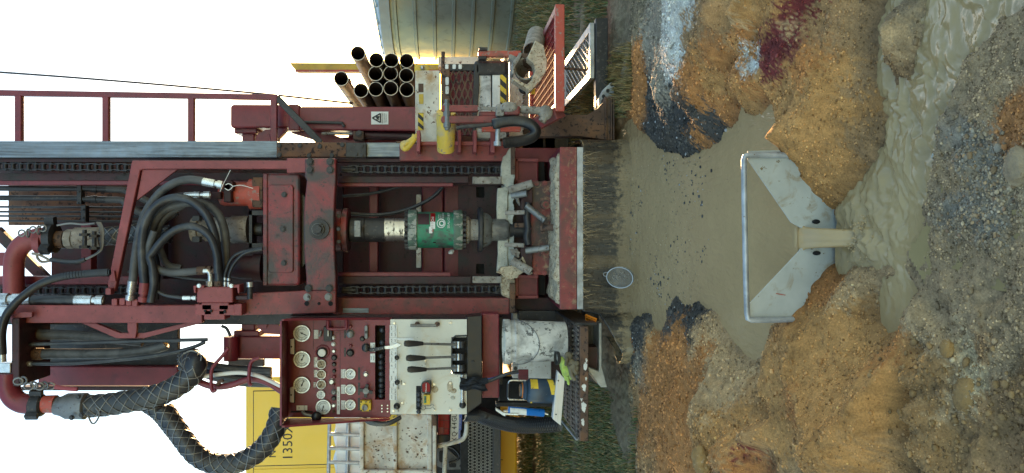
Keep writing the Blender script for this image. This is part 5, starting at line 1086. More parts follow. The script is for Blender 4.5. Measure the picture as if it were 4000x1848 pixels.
for i in range(330):
    x = r_.uniform(xa+.02, xb-.02); cl_ = .5+.5*math.sin(x*9)+.4*math.sin(x*23+1); 
    if r_.random() > .25+.4*cl_: continue
    t = r_.random()**1.7; L = r_.uniform(.012, .075)*(1.4-t); z = zt_-.01-t*.36; off = t*.16*r_.uniform(.2, 1); dx = (x-(xa+xb)/2)*.25+r_.uniform(-.05, .05)
    p = Vector((x+dx*t, 5.19-off, z)); d = Vector((dx*.8+r_.uniform(-.1, .1), -.4*r_.random(), -1)).normalized()
    b.tube([p, p+d*L*.5+Vector((r_.uniform(-.003, .003), 0, 0)), p+d*L], [.0006, r_.uniform(.0006, .0015), .0004], M['spray'], 4, caps=False)
for i in range(95):
    x = xa+.01+(xb-xa-.02)*r_.random(); L = r_.uniform(.01, .10)*r_.random()*(1+.6*math.sin(x*14)); p = Vector((x, 5.198, zt_+.004)); P = [p]
    for k in range(4): p = p+Vector((r_.uniform(-.012, .012), -.004, -max(.008, L)/4)); P.append(p)
    b.tube(P, [.0024, .0022, .0018, .0013, .0005], M['spray'], 5, caps=False)
ws = b.build('water_spray', None); tag(ws, kind='stuff')
# ================================================================ CONTROL PANEL
YP = 5.25
cpn = bpy.data.objects.new('control_panel', None); C.objects.link(cpn); cpn.location = W('7', 600, 440, YP); attach(cpn, rig)
# face with the lever slot left open
b = MB()
for q in ((132, 92, 762, 790), (762, 92, 872, 130), (762, 664, 872, 790), (835, 130, 872, 664)): b.prism(rect('7', *q, YP), M['maroon'], (0, .30, 0))
b.build('panel_face', cpn)
box('slot_recess', '7', 762, 130, 835, 664, YP+.12, .1, M['gap'], cpn, 0)
zu = W('7', 132, 0, YP).z; xl, xr = W('7', 600, 792, YP).x, W('7', 600, 92, YP).x
b = MB(); b.prism([W('7', 92, 100, 4.95), W('7', 92, 850, 4.95), W('7', 134, 792, YP), W('7', 134, 92, YP)], M['maroon'], (0, .002, .012)); b.build('panel_hood', cpn)
b = MB(); b.prism([W('7', 150, 795, YP), W('7', 92, 850, 4.95), W('7', 115, 850, 4.95), W('7', 870, 795, YP)], M['maroon'], (-.012, 0, 0)); b.build('panel_cheek', cpn)
b = MB(); b.prism([W('7', 150, 92, YP), W('7', 92, 100, 4.95), W('7', 108, 98, 4.95), W('7', 700, 90, YP)], M['maroon'], (.012, 0, 0)); b.build('panel_cheek', cpn)
b = MB()
for u0, v0, u1, v1 in ((318, 95, 321, 300), (510, 95, 513, 780)): b.prism(rect('7', u0, v0, u1, v1, YP-.002), M['dkmaroon_shade'], (0, .002, 0))
b.build('panel_seam', cpn)
def gauge(z, u, v, r, needle=.8, face='dial', ticks=24):
    b = MB(); k = mpp(z, YP); c = W(z, u, v, YP); R_ = r*k
    b.lathe(c, (0, -1, 0), [(0, R_), (.012, R_), (.020, R_*.95), (.020, R_*.86), (.012, R_*.84)], M['silver'], 32)
    b.lathe(c+Vector((0, -.011, 0)), (0, -1, 0), [(0, R_*.86), (.0005, 0)], M[face], 32, False)
    cc = c+Vector((0, -.0135, 0))
    for i in range(ticks):
        a = R(-225+270*i/(ticks-1)); d = Vector((math.sin(a+math.pi/2), 0, math.cos(a+math.pi/2))); l = .10 if i % 4 else .18
        b.bar(cc+d*R_*.78, cc+d*R_*(.78-l), R_*.045, .001, M['ink'])
    n2 = 14
    for i in range(n2):
        a0, a1 = R(-225+270*i/n2), R(-225+270*(i+1)/n2); f = lambda a: cc+Vector((math.sin(a+math.pi/2), 0, math.cos(a+math.pi/2)))*R_*.5
        b.bar(f(a0), f(a1), R_*.03, .001, M['ink'])
    d = Vector((math.sin(needle), 0, math.cos(needle))); b.bar(cc-d*R_*.2, cc+d*R_*.62, R_*.085, .0015, M['ink']); b.cyl(cc, cc+Vector((0, -.003, 0)), R_*.1, M['ink'], 12)
    return b.build('gauge', cpn)
for u, v, r, n in ((240, 186, 60, 3.6), (240, 372, 60, 2.0), (240, 555, 60, 2.0)): gauge('7', u, v, r, n)
for v in (407, 480, 552): gauge('7', 379, v, 34, 1.2, 'mud', 12)
gauge('7', 377, 625, 30, 1.6, 'dial', 10); gauge('7', 393, 713, 54, -1.3)
for v in (477, 588, 697): gauge('7', 587, v, 38, 2.2)
b = MB(); c = W('7', 384, 324, YP); k = mpp('7', YP); b.lathe(c, (0, -1, 0), [(0, 36*k), (.02, 36*k), (.025, 30*k), (.02, 28*k)], M['black'], 28); b.lathe(c+Vector((0, -.02, 0)), (0, -1, 0), [(0, 28*k), (.006, 26*k), (.008, 20*k), (.008, 0)], M['label'], 28); b.build('round_lamp', cpn)
b = MB(); c = W('7', 388, 320, YP); b.lathe(c, (0, -1, 0), [(0, 50*k), (.004, 50*k), (.006, 47*k), (.004, 44*k)], M['maroon'], 28); b.build('lamp_ring', cpn)
for u, v in ((170, 284), (168, 630)):
    b = MB(); b.prism([W('7', a, c_, YP-.02) for a, c_ in ((u-18, v-52), (u+12, v-58), (u+12, v+56), (u-18, v+52))], M['label'], (0, .02, 0)); h = b.build('lamp_bar', cpn, .005)
    b = MB(); b.prism(rect('7', u+12, v-58, u+18, v+58, YP-.015), M['ink'], (0, .015, 0)); disc(b, '7', u-8, v, 6, YP-.022, .004, M['ink'], 10); b.build('lamp_base', h)
def plate(z, u0, v0, u1, v1, lines=(), parent=None, size=7, m='label'):
    o = box('label_plate', z, u0, v0, u1, v1, YP-.003, .003, M[m], parent or cpn, .0006)
    n = len(lines)
    for i, s_ in enumerate(lines): text('lettering', s_, z, u0+(u1-u0)*(i+.5)/n, (v0+v1)/2, size, YP-.0035, M['ink'], o, 1, .0003)
    return o
plate('7', 324, 163, 355, 227, ('HIGH / LOW', 'ROTATION'), size=9); plate('7', 324, 360, 348, 432, ('COMPRESSOR', 'TEMP'), size=8); plate('7', 324, 450, 348, 503, ('ENG WATER', 'TEMP'), size=8); plate('7', 322, 537, 335, 576, ('ENG OIL',), size=8)
plate('7', 518, 446, 550, 510, ('ROTATION', 'PRESSURE'), size=9); plate('7', 518, 557, 550, 621, ('HOLD UP', 'PRESSURE'), size=9); plate('7', 518, 670, 550, 734, ('HOIST UP', 'PRESSURE'), size=9)
plate('7', 488, 572, 510, 768, ('PANEL  OFF  ON  START',), size=9); plate('7', 198, 706, 276, 740, ('HI', 'LOCK'), size=10); plate('7', 728, 255, 762, 320, ('ROT', 'TORQUE'), size=9); plate('7', 728, 333, 762, 396, ('AUX', 'PRESS'), size=9)
for q in ((540, 150, 553, 222), (540, 292, 553, 356), (640, 432, 655, 522), (640, 542, 655, 632), (638, 652, 655, 740)): plate('7', *q, m='darksteel')
b = MB()
for v, u, m, r in ((218, 463, 'label', 13), (265, 465, 'label', 14), (313, 468, 'silver', 13), (360, 470, 'black', 18), (408, 470, 'black', 14), (456, 470, 'black', 12), (498, 470, 'maroon', 12), (532, 453, 'silver', 20), (556, 466, 'maroon', 10), (607, 468, 'grey', 18), (652, 468, 'black', 15), (702, 466, 'silver', 14), (746, 466, 'rusty', 10), (190, 585, 'grey', 26), (326, 585, 'black', 24), (290, 698, 'black', 27), (226, 672, 'black', 16), (137, 588, 'maroon', 10), (275, 588, 'maroon', 10), (480, 697, 'silver', 17), (588, 700, 'darksteel', 18)):
    b = MB(); c = W('7', u, v, YP); r_ = r*k; b.lathe(c, (0, -1, 0), [(0, r_*1.15), (.006, r_*1.15), (.008, r_), (.022, r_*.9), (.026, r_*.7), (.026, 0)], M[m], 18); b.build('push_knob', cpn)
box('switch_box', '7', 392, 140, 455, 245, YP-.03, .03, M['darksteel'], cpn, .005); box('switch_key', '7', 418, 166, 432, 210, YP-.045, .015, M['silver'], cpn); tube('switch_toggle', '7', [(375, 170), (365, 210)], YP-.02, .010, M['grey'], cpn)
tube('panel_handle', '7', [(425, 96), (424, 140), (436, 155), (540, 155), (556, 142), (556, 92)], YP-.06, .011, M['maroon'], cpn)
b = MB(); b.prism(rounded('7', 686, 132, 710, 228, 11, YP-.03), M['grey'], (0, .03, 0)); h = b.build('tee_handle', cpn, .004); bolt('7', 698, 180, 7, YP-.03, M['darksteel'], h)
b = MB(); c = W('7', 698, 600, YP-.035)
for a in (80, 175, 255, 350):
    d = Vector((math.cos(R(a)), 0, math.sin(R(a)))); b.bar(c, c+d*46*k, .020, .018, M['darksteel'])
b.cyl(c+Vector((0, -.015, 0)), c+Vector((0, .035, 0)), .020, M['grey'], 16); b.build('star_handwheel', cpn, .003)
es = box('stop_switch', '7', 655, 672, 733, 748, YP-.04, .04, M['signyellow'], cpn, .004)
b = MB(); c = W('7', 690, 716, YP-.04); b.cyl(c, c-Vector((0, .03, 0)), 21*k, M['grey'], 20); b.build('stop_button', es)
for u, v in ((662, 680), (726, 680), (662, 742), (726, 742)): bolt('7', u, v, 4, YP-.04, M['darksteel'], es)
b = MB(); b.tube(catmull(path('7', [(242, 745), (255, 765), (300, 778), (335, 785)], YP-.06)), .012, M['grey'], 10); b.ball(W('7', 342, 785, YP-.07), .035, M['black'], 8, 6, (1, .8, 1)); b.build('throttle_lever', cpn)
box('throttle_slot', '7', 157, 745, 316, 756, YP-.002, .004, M['gap'], cpn, 0)
for v in (165, 255, 350, 395, 432, 478, 522, 562, 600, 636):
    b = MB(); b.ball(W('7', 812 if v < 300 else 806, v, YP+.02), 19*k, M['rubber'], 14, 10); b.cyl(W('7', 812, v, YP+.03), W('7', 860, v, YP+.2), .008, M['grey'], 8); b.build('lever_knob', cpn)
b = MB()
for u, v in ((811, 706), (852, 706), (811, 750), (852, 750), (811, 728), (852, 728)): disc(b, '7', u, v, 5, YP-.004, .005, M['silver'], 10)
b.build('rivet', cpn)
# cream lower plate with long levers
YC = YP-.02
cpl = MB()
for q in ((872, 88, 1310, 768), (1310, 88, 1420, 215), (1310, 478, 1420, 768)): cpl.prism(rect('7', *q, YC), M['panelwhite'], (0, .02, 0))
cpl = cpl.build('lever_plate', cpn)
b = MB(); b.prism(rounded('7', 1314, 208, 1424, 480, 16, YC+.03), M['gap'], (0, .05, 0)); b.build('lever_well', cpn)
b = MB(); P = [W('7', u, v, YC-.003) for u, v in ((1420, 205), (1340, 207), (1318, 225), (1314, 250), (1314, 440), (1318, 465), (1340, 478), (1420, 478))]; b.tube(P, .006, M['darksteel'], 8); b.build('well_rim', cpl)
NAMES = ['AUX|WINCH', 'HOLD|BACK', 'FEED', 'SLEW|ARM', 'JIB', 'JIB|SLEW', 'MAST|DUMP', 'JACK|RH', 'JACK|LH', 'JACK|FRT', 'SIDE|SHIFT', 'ROD|CLAMP']
b0 = 127
for i in range(12):
    v0 = 668-(i+1)*45; v1 = 668-i*45-1
    o = box('name_plate', '7', 866+(i % 3), v0, 920-(i % 2), v1, YC-.006, .005, M['label'], cpl, .0006); n = NAMES[i].split('|')
    for j, s_ in enumerate(n): text('lettering', s_, '7', 866+54*(j+.5)/len(n)+2, (v0+v1)/2, 9, YC-.0065, M['ink'], o, 1, .0003)
for (u0, v0, u1, v1) in ((968, 261, 1345, 268), (983, 365, 1345, 356), (992, 447, 1345, 436)):
    b = MB(); a, e = W('7', u0+70, v0, YC-.11), W('7', u1, v1, YC-.03); b.cyl(a, e, .0085, M['grey'], 10); b.lathe(W('7', u0, v0, YC-.12), a-W('7', u0, v0, YC-.12), [(0, 0), (.004, .018), (.03, .023), (.09, .018), (.13, .0125), (.13, 0)], M['black'], 16)
    for dv, r_, mm in ((0, .02, 'grey'), (24, .018, 'silver'), (48, .022, 'darksteel')): 
        q = W('7', u1-8+dv, v1, YC-.01); b.cyl(q-Vector((.022, 0, 0)), q+Vector((.022, 0, 0)), r_, M[mm], 12)
    b.build('control_lever', cpn)
for u, v in ((900, 115), (1302, 112), (1122, 381), (1122, 415), (970, 549), (1187, 551), (1302, 545), (1190, 738), (1302, 738), (893, 742), (958, 685)): bolt('7', u, v, 7, YC-.001, M['silver'], cpl)
b = MB(); b.cyl(W('7', 1015, 131, YC-.03), W('7', 1200, 131, YC-.03), .010, M['grey'], 10)
for u in (1065, 1208): b.cyl(W('7', u, 122, YC-.035), W('7', u, 122, YC), .018, M['rusty'], 10)
b.build('latch_rod', cpl)
b = MB(); b.cyl(W('7', 1388, 485, YC-.03), W('7', 1388, 700, YC-.03), .011, M['silver'], 10); b.ball(W('7', 1390, 702, YC-.025), .024, M['darksteel'], 12, 8); b.build('rail_handle', cpl)
for u, v, r in ((922, 356, 18), (924, 532, 19), (922, 702, 24)):
    b = MB(); b.lathe(W('7', u, v, YC), (0, -1, 0), [(0, r*k*.6), (.03, r*k*.5), (.035, r*k), (.06, r*k*.8), (.07, r*k*.4), (.07, 0)], M['black'], 16); b.build('pull_knob', cpl)
for s_, u, v in (('VENT', 932, 575), ('OPEN', 952, 540), ('ON', 965, 690), ('OFF', 930, 742)): text('lettering', s_, '7', u, v, 9, YC-.001, M['ink'], cpl)
box('lever_slot', '7', 1057, 566, 1092, 735, YC-.003, .004, M['gap'], cpl, 0)
for u, v in ((1078, 626), (1080, 662), (1080, 698), (1075, 750)):
    b = MB(); b.ball(W('7', u, v, YC-.04), 17*k, M['rubber'], 14, 10); b.cyl(W('7', u, v, YC-.03), W('7', u, v, YC), .008, M['black'], 8); b.build('lever_knob', cpl)
for (u, v, ru, rv, mm) in ((1190, 590, 26, 24, 'mud'), (1300, 570, 22, 40, 'mud'), (1325, 600, 22, 18, 'mud'), (1320, 650, 18, 14, 'palemud')):
    b = MB(); c = W('7', u, v, YC-.001); b.ball(c, 1, M[mm], 14, 8, (rv*k, .004, ru*k)); tag(b.build('mud_smear', cpl), kind='stuff')
poly('panel_skirt', '7', [(1420, 70), (1530, 60), (1530, 690), (1420, 768)], YP, .2, M['black'], cpn, .006); bolt('7', 1465, 394, 10, YP, M['darksteel'], cpn)
box('panel_pedestal', '8', 398, 128, 512, 690, 5.42, .2, M['maroon'], rig, .008)
box('pedestal_side', '7', 150, 60, 1420, 90, 5.42, .1, M['dkmaroon_shade'], rig)
# slim struts below the panel
box('stand_post', '8', 600, 125, 645, 560, 5.75, .1, M['galv'], rig); box('stand_post', '8', 512, 150, 536, 600, 5.7, .1, M['darksteel'], rig)
b = MB(); b.prism(rect('8', 640, 440, 858, 570, 5.6), M['white'], (0, .05, 0)); b.build('pedestal_box', rig, .006); box('pedestal_box', '8', 640, 500, 706, 572, 5.595, .05, M['maroon'], rig); box('pedestal_box', '8', 640, 110, 890, 170, 5.65, .1, M['darksteel'], rig); box('pedestal_box', '8', 850, 430, 940, 600, 5.75, .1, M['dkmaroon_shade'], rig)
b = MB(); disc(b, '8', 620, 494, 12, 5.74, .02, M['darksteel']); b.build('post_hole', rig)
box('pedestal_back', '8', 512, 560, 690, 740, 5.85, .1, M['gap'], rig); box('stand_rail', '8', 490, 720, 890, 748, 5.7, .06, M['darksteel'], rig)
hose('8', [(400, 580), (450, 575), (520, 545), (580, 525), (640, 515)], 5.3, .012, 'rubber')
hose('8', [(400, 568), (470, 560), (540, 535), (600, 525), (640, 520)], 5.36, .009, 'plateblue')
for k_ in range(4): hose('P', [(1110, 170+k_*3), (1170, 200+k_*8), (1260, 218+k_*6), (1340, 208+k_*6), (1430, 165+k_*4)], 5.6+.02*k_, .011, 'rubber')
# guarded hose beside the platform
P = path('8', [(300, 795), (380, 800), (450, 825), (540, 852), (640, 870), (760, 872), (925, 862)], 5.45); P = catmull(P, 10)
b = MB(); b.tube(P, .052, M['greyhose'], 18); o = b.build('air_hose', rig); b = MB()
for i in range(60):
    f = i/60*(len(P)-2); j = int(f); c = P[j].lerp(P[j+1], f-j); d = (P[j+1]-P[j]).normalized(); uu = Vector((0, 1, 0)); ww = d.cross(uu)
    for s_ in (1, -1): b.tube([c+d*s_*(.05*t-.025)+(uu*-math.cos(t*3-1.5)+ww*math.sin(t*3-1.5))*.053 for t in (0, .25, .5, .75, 1)], .006, M['black'], 5, caps=False)
tag(b.build('wire_guard', o), kind='stuff')
# ---- platform with tread grating
pg = bpy.data.objects.new('operator_platform', None); C.objects.link(pg); pg.location = W('8', 1075, 600, 5.0); attach(pg, rig)
YF = 5.0; zp = W('8', 1052, 600, YF).z; x0, x1 = W('8', 1052, 975, YF).x, W('8', 1052, 215, YF).x; yb = 5.72
b = MB(); b.wbox((x0, YF-.01, W('8', 1105, 600, YF).z), (x1, YF+.04, zp+.004), M['rusty']); b.build('edge_angle', pg, .006)
b = MB(); c = W('8', 1055, 962, YF-.012); b.cyl(Vector((x0-.002, YF+.015, zp-.035)), Vector((x0+.05, YF+.015, zp-.035)), .022, M['gap'], 14); b.build('edge_tube', pg)
b = MB()
for (u, v, ru, rv) in ((1085, 480, 16, 30), (1078, 620, 18, 28), (1075, 750, 20, 40), (1070, 850, 14, 26), (1090, 560, 8, 14), (1060, 700, 8, 10), (1092, 440, 8, 14)):
    b.prism([W('8', *q, YF-.0125) for q in ragged('8', [(u-ru, v-rv*.4), (u, v-rv), (u+ru*.8, v-rv*.3), (u+ru*.3, v+rv), (u-ru*.5, v+rv*.7)], 4, int(u+v), 3)], M['white'], (0, .002, 0))
tag(b.build('paint_patch', pg), kind='stuff')
M['tread'] = mat('rusty_tread_grating', (.15, .115, .095), .8, .1, chips=.4, chipcol=(.36, .32, .27), dirt=.4, dirtcol=(.06, .05, .045))
b = MB(); nX, nY = 24, 3; sx_, sy_ = (x1-x0)/nX, (yb-YF-.05)/nY
for j in range(nY+1): b.wbox((x0, YF+.042+j*sy_-.012, zp-.03), (x1, YF+.042+j*sy_+.012, zp), M['tread'])
for i in range(nX):
    for j in range(nY):
        y0 = YF+.054+j*sy_; X = x0+i*sx_; up = (j % 2)
        t = [(X, y0), (X+sx_*.42, y0+sy_*.42), (X+sx_*.58, y0+sy_*.42), (X+sx_, y0)]
        for p, q in ((( X, y0), (X+sx_*.5, y0+sy_*.8)), ((X+sx_*.5, y0+sy_*.8), (X+sx_, y0))): b.bar((p[0], p[1], zp-.006), (q[0], q[1], zp-.002), .016, .02, M['tread'], (0, 0, 1))
tag(b.build('tread_grating', pg), kind='stuff')
b = MB(); b.wbox((x1+.002, YF+.05, zp-.12), (x1+.02, yb+.2, zp+.03), M['darksteel']); b.build('edge_angle', pg)
b = MB(); b.bar(W('8', 930, 845, 5.35), W('8', 1030, 968, 5.02), .012, .012, M['galv']); b.build('hand_wire', pg)
# outrigger foot below the platform
box('outrigger_plate', '8', 1100, 350, 1180, 520, 5.35, .3, M['dkmaroon_shade'], rig); poly('outrigger_foot', '8', [(1175, 190), (1196, 190), (1196, 480), (1232, 620), (1190, 620), (1100, 500), (1100, 480), (1175, 512)], 5.3, .25, M['galv'], rig, .006); box('outrigger_post', '8', 1090, 120, 1175, 352, 5.5, .2, M['darksteel'], rig)
b = MB(); 
for i in range(4): b.bar(W('8', 1090+i*18, 140+i*8, 5.18), W('8', 1100+i*18, 190+i*4, 5.18), .014, .010, M['amber'])
b.bar(W('8', 1085, 138, 5.18), W('8', 1160, 168, 5.18), .016, .01, M['amber']); b.bar(W('8', 1088, 160, 5.18), W('8', 1150, 188, 5.18), .016, .01, M['amber']); tag(b.build('reflector', rig), None)
# chassis and body blocks added behind everything, stretched to keep the low sun out
b = MB(); b.wbox((-1.0, 6.6, .22), (1.0, 16.5, .62), M['darksteel']); b.build('truck_chassis', rig)
b = MB(); b.wbox((-1.05, 6.45, .66), (1.05, 13.5, 2.1), M['dkmaroon_shade']); b.build('truck_body_sunblock', rig)
# ================================================================ CASING PIPES
G1 = 'casing pipes stacked behind the red boom'
def pipe_at(z, u, v, r, Y, L, label):
    t = thing('casing_pipe', label, 'pipe', W(z, u, v, Y), G1); c = W(z, u, v, Y); R_ = r*mpp(z, Y)
    b = MB(); b.lathe(c, (0, 1, 0), [(.14, R_*.86), (.13, R_*.90), (.005, R_*.92), (.0, R_*.95), (0, R_), (.10, R_), (.105, R_*.97), (L, R_*.97), (L, R_*.9), (.3, R_*.9), (.14, R_*.86)], M['casing'], 32); b.build('pipe_body', t)
    b = MB(); b.lathe(c-Vector((0, .002, 0)), (0, 1, 0), [(.003, R_*.925), (0, R_*.94), (0, R_*.995), (.003, R_*1.004)], M['rim'], 32); b.build('pipe_rim', t)
pipe_at('I', 390, 232, 110, 6.0, 5, 'rusty casing pipe poking out highest, its mouth furthest from the white post beside the tank')
pipe_at('I', 130, 625, 110, 6.0, 5, 'outermost rusty casing pipe with orange paint daub, beside the wire rope end')
pipe_at('I', 437, 808, 110, 6.1, 5, 'casing pipe at the outer end of the row lying on the red boom')
for row, v, cols, nm in ((0, (335, 340, 347), (675, 908, 1145), 'row nearest the green tank'), (1, (548, 545, 572), (662, 894, 1141), 'middle row of the stack'), (2, (787, 774, 794), (665, 898, 1146), 'row lying on the red boom')):
    for i, u in enumerate(cols):
        pos = ('furthest from the white post', 'between two neighbours', 'touching the white post')[i]
        pipe_at('I', u, v[i], 110, 6.05+.03*((i+row) % 3), 5, 'dark casing pipe in the %s, %s' % (nm, pos) if not (row == 2 and i == 0) else 'dark casing pipe in the row lying on the red boom, second from its outer end')
b = MB(); b.prism([W('I', u, v, 5.998) for u, v in ragged('I', [(150, 735), (200, 725), (225, 790), (185, 790)], 6, 3)], M['orange'], (0, .002, 0)); 
pk = C.objects.get('casing_pipe.001'); c0 = W('I', 130, 625, 6.0); b = MB(); R0 = 110*mpp('I', 6.0)
for (a, t, s_) in ((-75, .13, .02), (-68, .16, .018), (-82, .18, .012), (-72, .21, .012)):
    n = Vector((math.cos(R(a)), 0, math.sin(R(a)))); p = c0+n*(R0*.985)+Vector((0, t, 0)); b.ball(p, s_, M['amber'], 8, 5, (1, 1.4, .25))
b.build('paint_daub', pk)
# ================================================================ THINGS ON AND ROUND THE PLATFORM
def bucket():
    Y = 5.28; t = thing('bucket', 'battered white plastic bucket with mud scuffs standing on the grating', 'bucket', W('8', 950, 310, Y))
    a = W('8', 950, 312, Y); e = W('8', 540, 315, Y); d = e-a; L = d.length; k = mpp('8', Y)
    b = MB(); b.lathe(a, d, [(0, 0), (0, 128*k), (.004, 131*k), (L*.80, 141*k), (L*.80, 146*k), (L*.83, 147*k), (L*.84, 142*k), (L*.90, 143*k), (L*.90, 149*k), (L*.93, 150*k), (L, 151*k), (L, 146*k), (L*.9, 139*k), (.01, 126*k), (.01, 0)], M['whitescuff'], 48); b.build('bucket_wall', t)
    b = MB(); n = 20; P = []
    for i in range(n+1):
        f = math.pi*i/n; P.append(a+d*(.84-.42*math.sin(f)*.9)+Vector((-math.cos(f)*150*k, -math.sin(f)*(150*k)-.004, 0)))
    b.tube(P, .003, M['wire'], 6); b.build('bail_handle', t)
bucket()
def flask():
    Y = 5.2; t = thing('drink_flask', 'dark blue insulated flask with yellow stripes and wire carry handle', 'flask', W('8', 880, 645, Y)); k = mpp('8', Y)
    a = W('8', 885, 645, Y); e = W('8', 700, 640, Y); d = e-a; L = d.length
    b = MB(); b.lathe(a, d, [(0, 0), (0, 78*k), (.005, 82*k), (L*.93, 82*k), (L, 74*k), (L*1.03, 60*k)], M['navy'], 32); b.build('flask_body', t)
    R_ = 82*k+.0012
    def ring(f0, f1, a0, a1, sl, m): 
        b = MB(); n = 8; V = []
        for i in range(n+1):
            an = R(a0+(a1-a0)*i/n)
            for f in (f0, f1): V.append(a+d*(f+sl*(i/n))+Vector((math.sin(an)*R_, -math.cos(an)*R_, 0)))
        b.add(V, [[2*i, 2*i+1, 2*i+3, 2*i+2] for i in range(n)], m); b.build('flask_stripe', t)
    ring(.66, .92, 20, 75, -.0, M['signyellow']); ring(.0, .2, -5, 75, .12, M['signyellow']); ring(.70, .92, -30, -5, .0, M['signyellow']) if 0 else None; ring(.02, .10, -80, -40, .0, M['signyellow']); ring(.86, .93, -80, -50, .0, M['signyellow'])
    b = MB(); b.lathe(a+d*1.02, d, [(0, 62*k), (L*.05, 66*k), (L*.10, 60*k), (L*.16, 50*k), (L*.17, 42*k), (L*.26, 40*k), (L*.27, 0)], M['navy'], 28); b.build('flask_lid', t); b = MB(); b.lathe(a+d*1.185, d, [(0, 50*k), (L*.025, 50*k)], M['amber'], 24); b.build('lid_ring', t)
    b = MB(); P = path('8', [(690, 575), (590, 574), (572, 600), (568, 650), (572, 690), (590, 700), (692, 702)], Y); b.tube(catmull(P), .0055, M['silver'], 8); h = b.build('wire_handle', t); b = MB(); b.cyl(W('8', 573, 595, Y), W('8', 571, 685, Y), .014, M['black'], 14); b.build('handle_grip', h)
flask()
def gun():
    Y = 5.22; t = thing('grease_cartridge', 'slim blue grease cartridge with white label and nozzle lever', 'cartridge', W('8', 815, 790, Y)); k = mpp('8', Y)
    a = W('8', 812, 790, Y); e = W('8', 570, 770, Y); d = e-a; L = d.length
    b = MB(); b.lathe(a, d, [(0, 0), (0, 22*k), (.006, 26*k), (L, 24*k), (L, 0)], M['blue'], 24); b.build('cartridge_tube', t)
    b = MB(); n = 8; V = []
    for i in range(n+1):
        an = R(-60+110*i/n)
        for f in (.5, .95): V.append(a+d*f+Vector((math.sin(an)*(25.6*k), -math.cos(an)*(25.6*k)-.001, 0)))
    b.add(V, [[2*i, 2*i+1, 2*i+3, 2*i+2] for i in range(n)], M['label']); b.build('cartridge_label', t)
    b = MB(); b.prism([W('8', u, v, Y-.02) for u, v in ((488, 758), (552, 796), (552, 812), (535, 806), (490, 775))], M['label'], (0, .03, 0)); b.cyl(W('8', 540, 780, Y), W('8', 590, 780, Y), .012, M['silver'], 10); b.cyl(W('8', 545, 795, Y-.02), W('8', 640, 800, Y-.035), .006, M['silver'], 8); b.cyl(W('8', 812, 790, Y), W('8', 838, 798, Y), .007, M['silver'], 8); b.build('pump_lever', t, .003)
gun()
def angle_bar():
    t = thing('aluminium_angle', 'short silver aluminium angle bar leaning on the grating beside the flask', 'metal bar', W('8', 920, 700, 5.1))
    b = MB(); b.prism([W('8', u, v, 5.08) for u, v in ((905, 515), (948, 562), (922, 874), (870, 832))], M['alu'], (0, .006, 0)); b.build('angle_flange', t, .001)
    b = MB(); b.prism([W('8', u, v, 5.088) for u, v in ((900, 512), (907, 515), (873, 832), (866, 828))], M['alu'], (0, .06, 0)); b.build('angle_flange', t, .001)
    b = MB(); disc(b, '8', 905, 575, 5, 5.078, .003, M['gap'], 10); disc(b, '8', 890, 800, 5, 5.078, .003, M['gap'], 10); b.build('bolt_hole', t)
angle_bar()
def gloves():
    # pair of work gloves flopped over the platform edge: skinned chains so palm and fingers join
    def glove(name, label, base, dirs, m):
        t = tag_e = None
        verts, edges, rad = [], [], []
        def v(p, r): verts.append(tuple(p)); rad.append(r); return len(verts)-1
        palm = [W('8', u, vv, Y) for u, vv, Y in base]
        pi = [v(p, r) for p, r in zip(palm, (.034, .036, .042, .04))]
        for i in range(3): edges.append((pi[i], pi[i+1]))
        for ch in dirs:
            prev = pi[ch[0]]
            for (u, vv, Y, r) in ch[1:]:
                i = v(W('8', u, vv, Y), r); edges.append((prev, i)); prev = i
        me = bpy.data.meshes.new(name); me.from_pydata(verts, edges, []); me.materials.append(m)
        o = bpy.data.objects.new(name, me); C.objects.link(o); sk = o.modifiers.new('skin', 'SKIN'); sk.use_smooth_shade = True
        for i, r in enumerate(rad): me.skin_vertices[0].data[i].radius = (r, r*.7)
        me.skin_vertices[0].data[0].use_root = True
        ss = o.modifiers.new('sub', 'SUBSURF'); ss.levels = 2; ss.render_levels = 2
        return tag(o, label, 'glove', 'work gloves dropped on the grating')
    glove('work_glove', 'lime green work glove with dark cuff flopped against the bucket', [(905, 420, 5.06), (930, 440, 5.05), (945, 480, 5.04), (960, 510, 5.03)],
          [(2, (940, 520, 5.02, .020), (945, 550, 5.02, .017)), (3, (965, 545, 5.02, .018), (972, 585, 5.02, .016), (975, 605, 5.02, .014)), (3, (985, 535, 5.01, .018), (992, 570, 5.0, .016)), (3, (995, 520, 5.0, .017), (1005, 550, 5.0, .015)), (3, (950, 545, 5.03, .018), (958, 575, 5.03, .015))], M['hivis'])
    glove('work_glove', 'dirty brown palmed work glove with curled fingers hanging over the platform edge', [(970, 380, 5.04), (975, 420, 5.03), (985, 455, 5.02), (1000, 480, 5.01)],
          [(3, (1025, 455, 4.98, .020), (1045, 465, 4.97, .018)), (3, (1020, 490, 4.975, .021), (1042, 500, 4.97, .019)), (3, (1012, 520, 4.975, .021), (1035, 535, 4.97, .019)), (2, (990, 530, 4.98, .020), (1005, 562, 4.97, .018), (1025, 572, 4.97, .015)), (1, (960, 440, 4.98, .018), (955, 480, 4.98, .016))], M['glove'])
    c = W('8', 900, 424, 5.055); b = MB(); b.lathe(c-Vector((0, 0, .008)), (.0, -.2, 1), [(0, .044), (.02, .046), (.022, .04)], M['ink'], 20); b.build('glove_cuff', bpy.data.objects['work_glove'])
gloves()
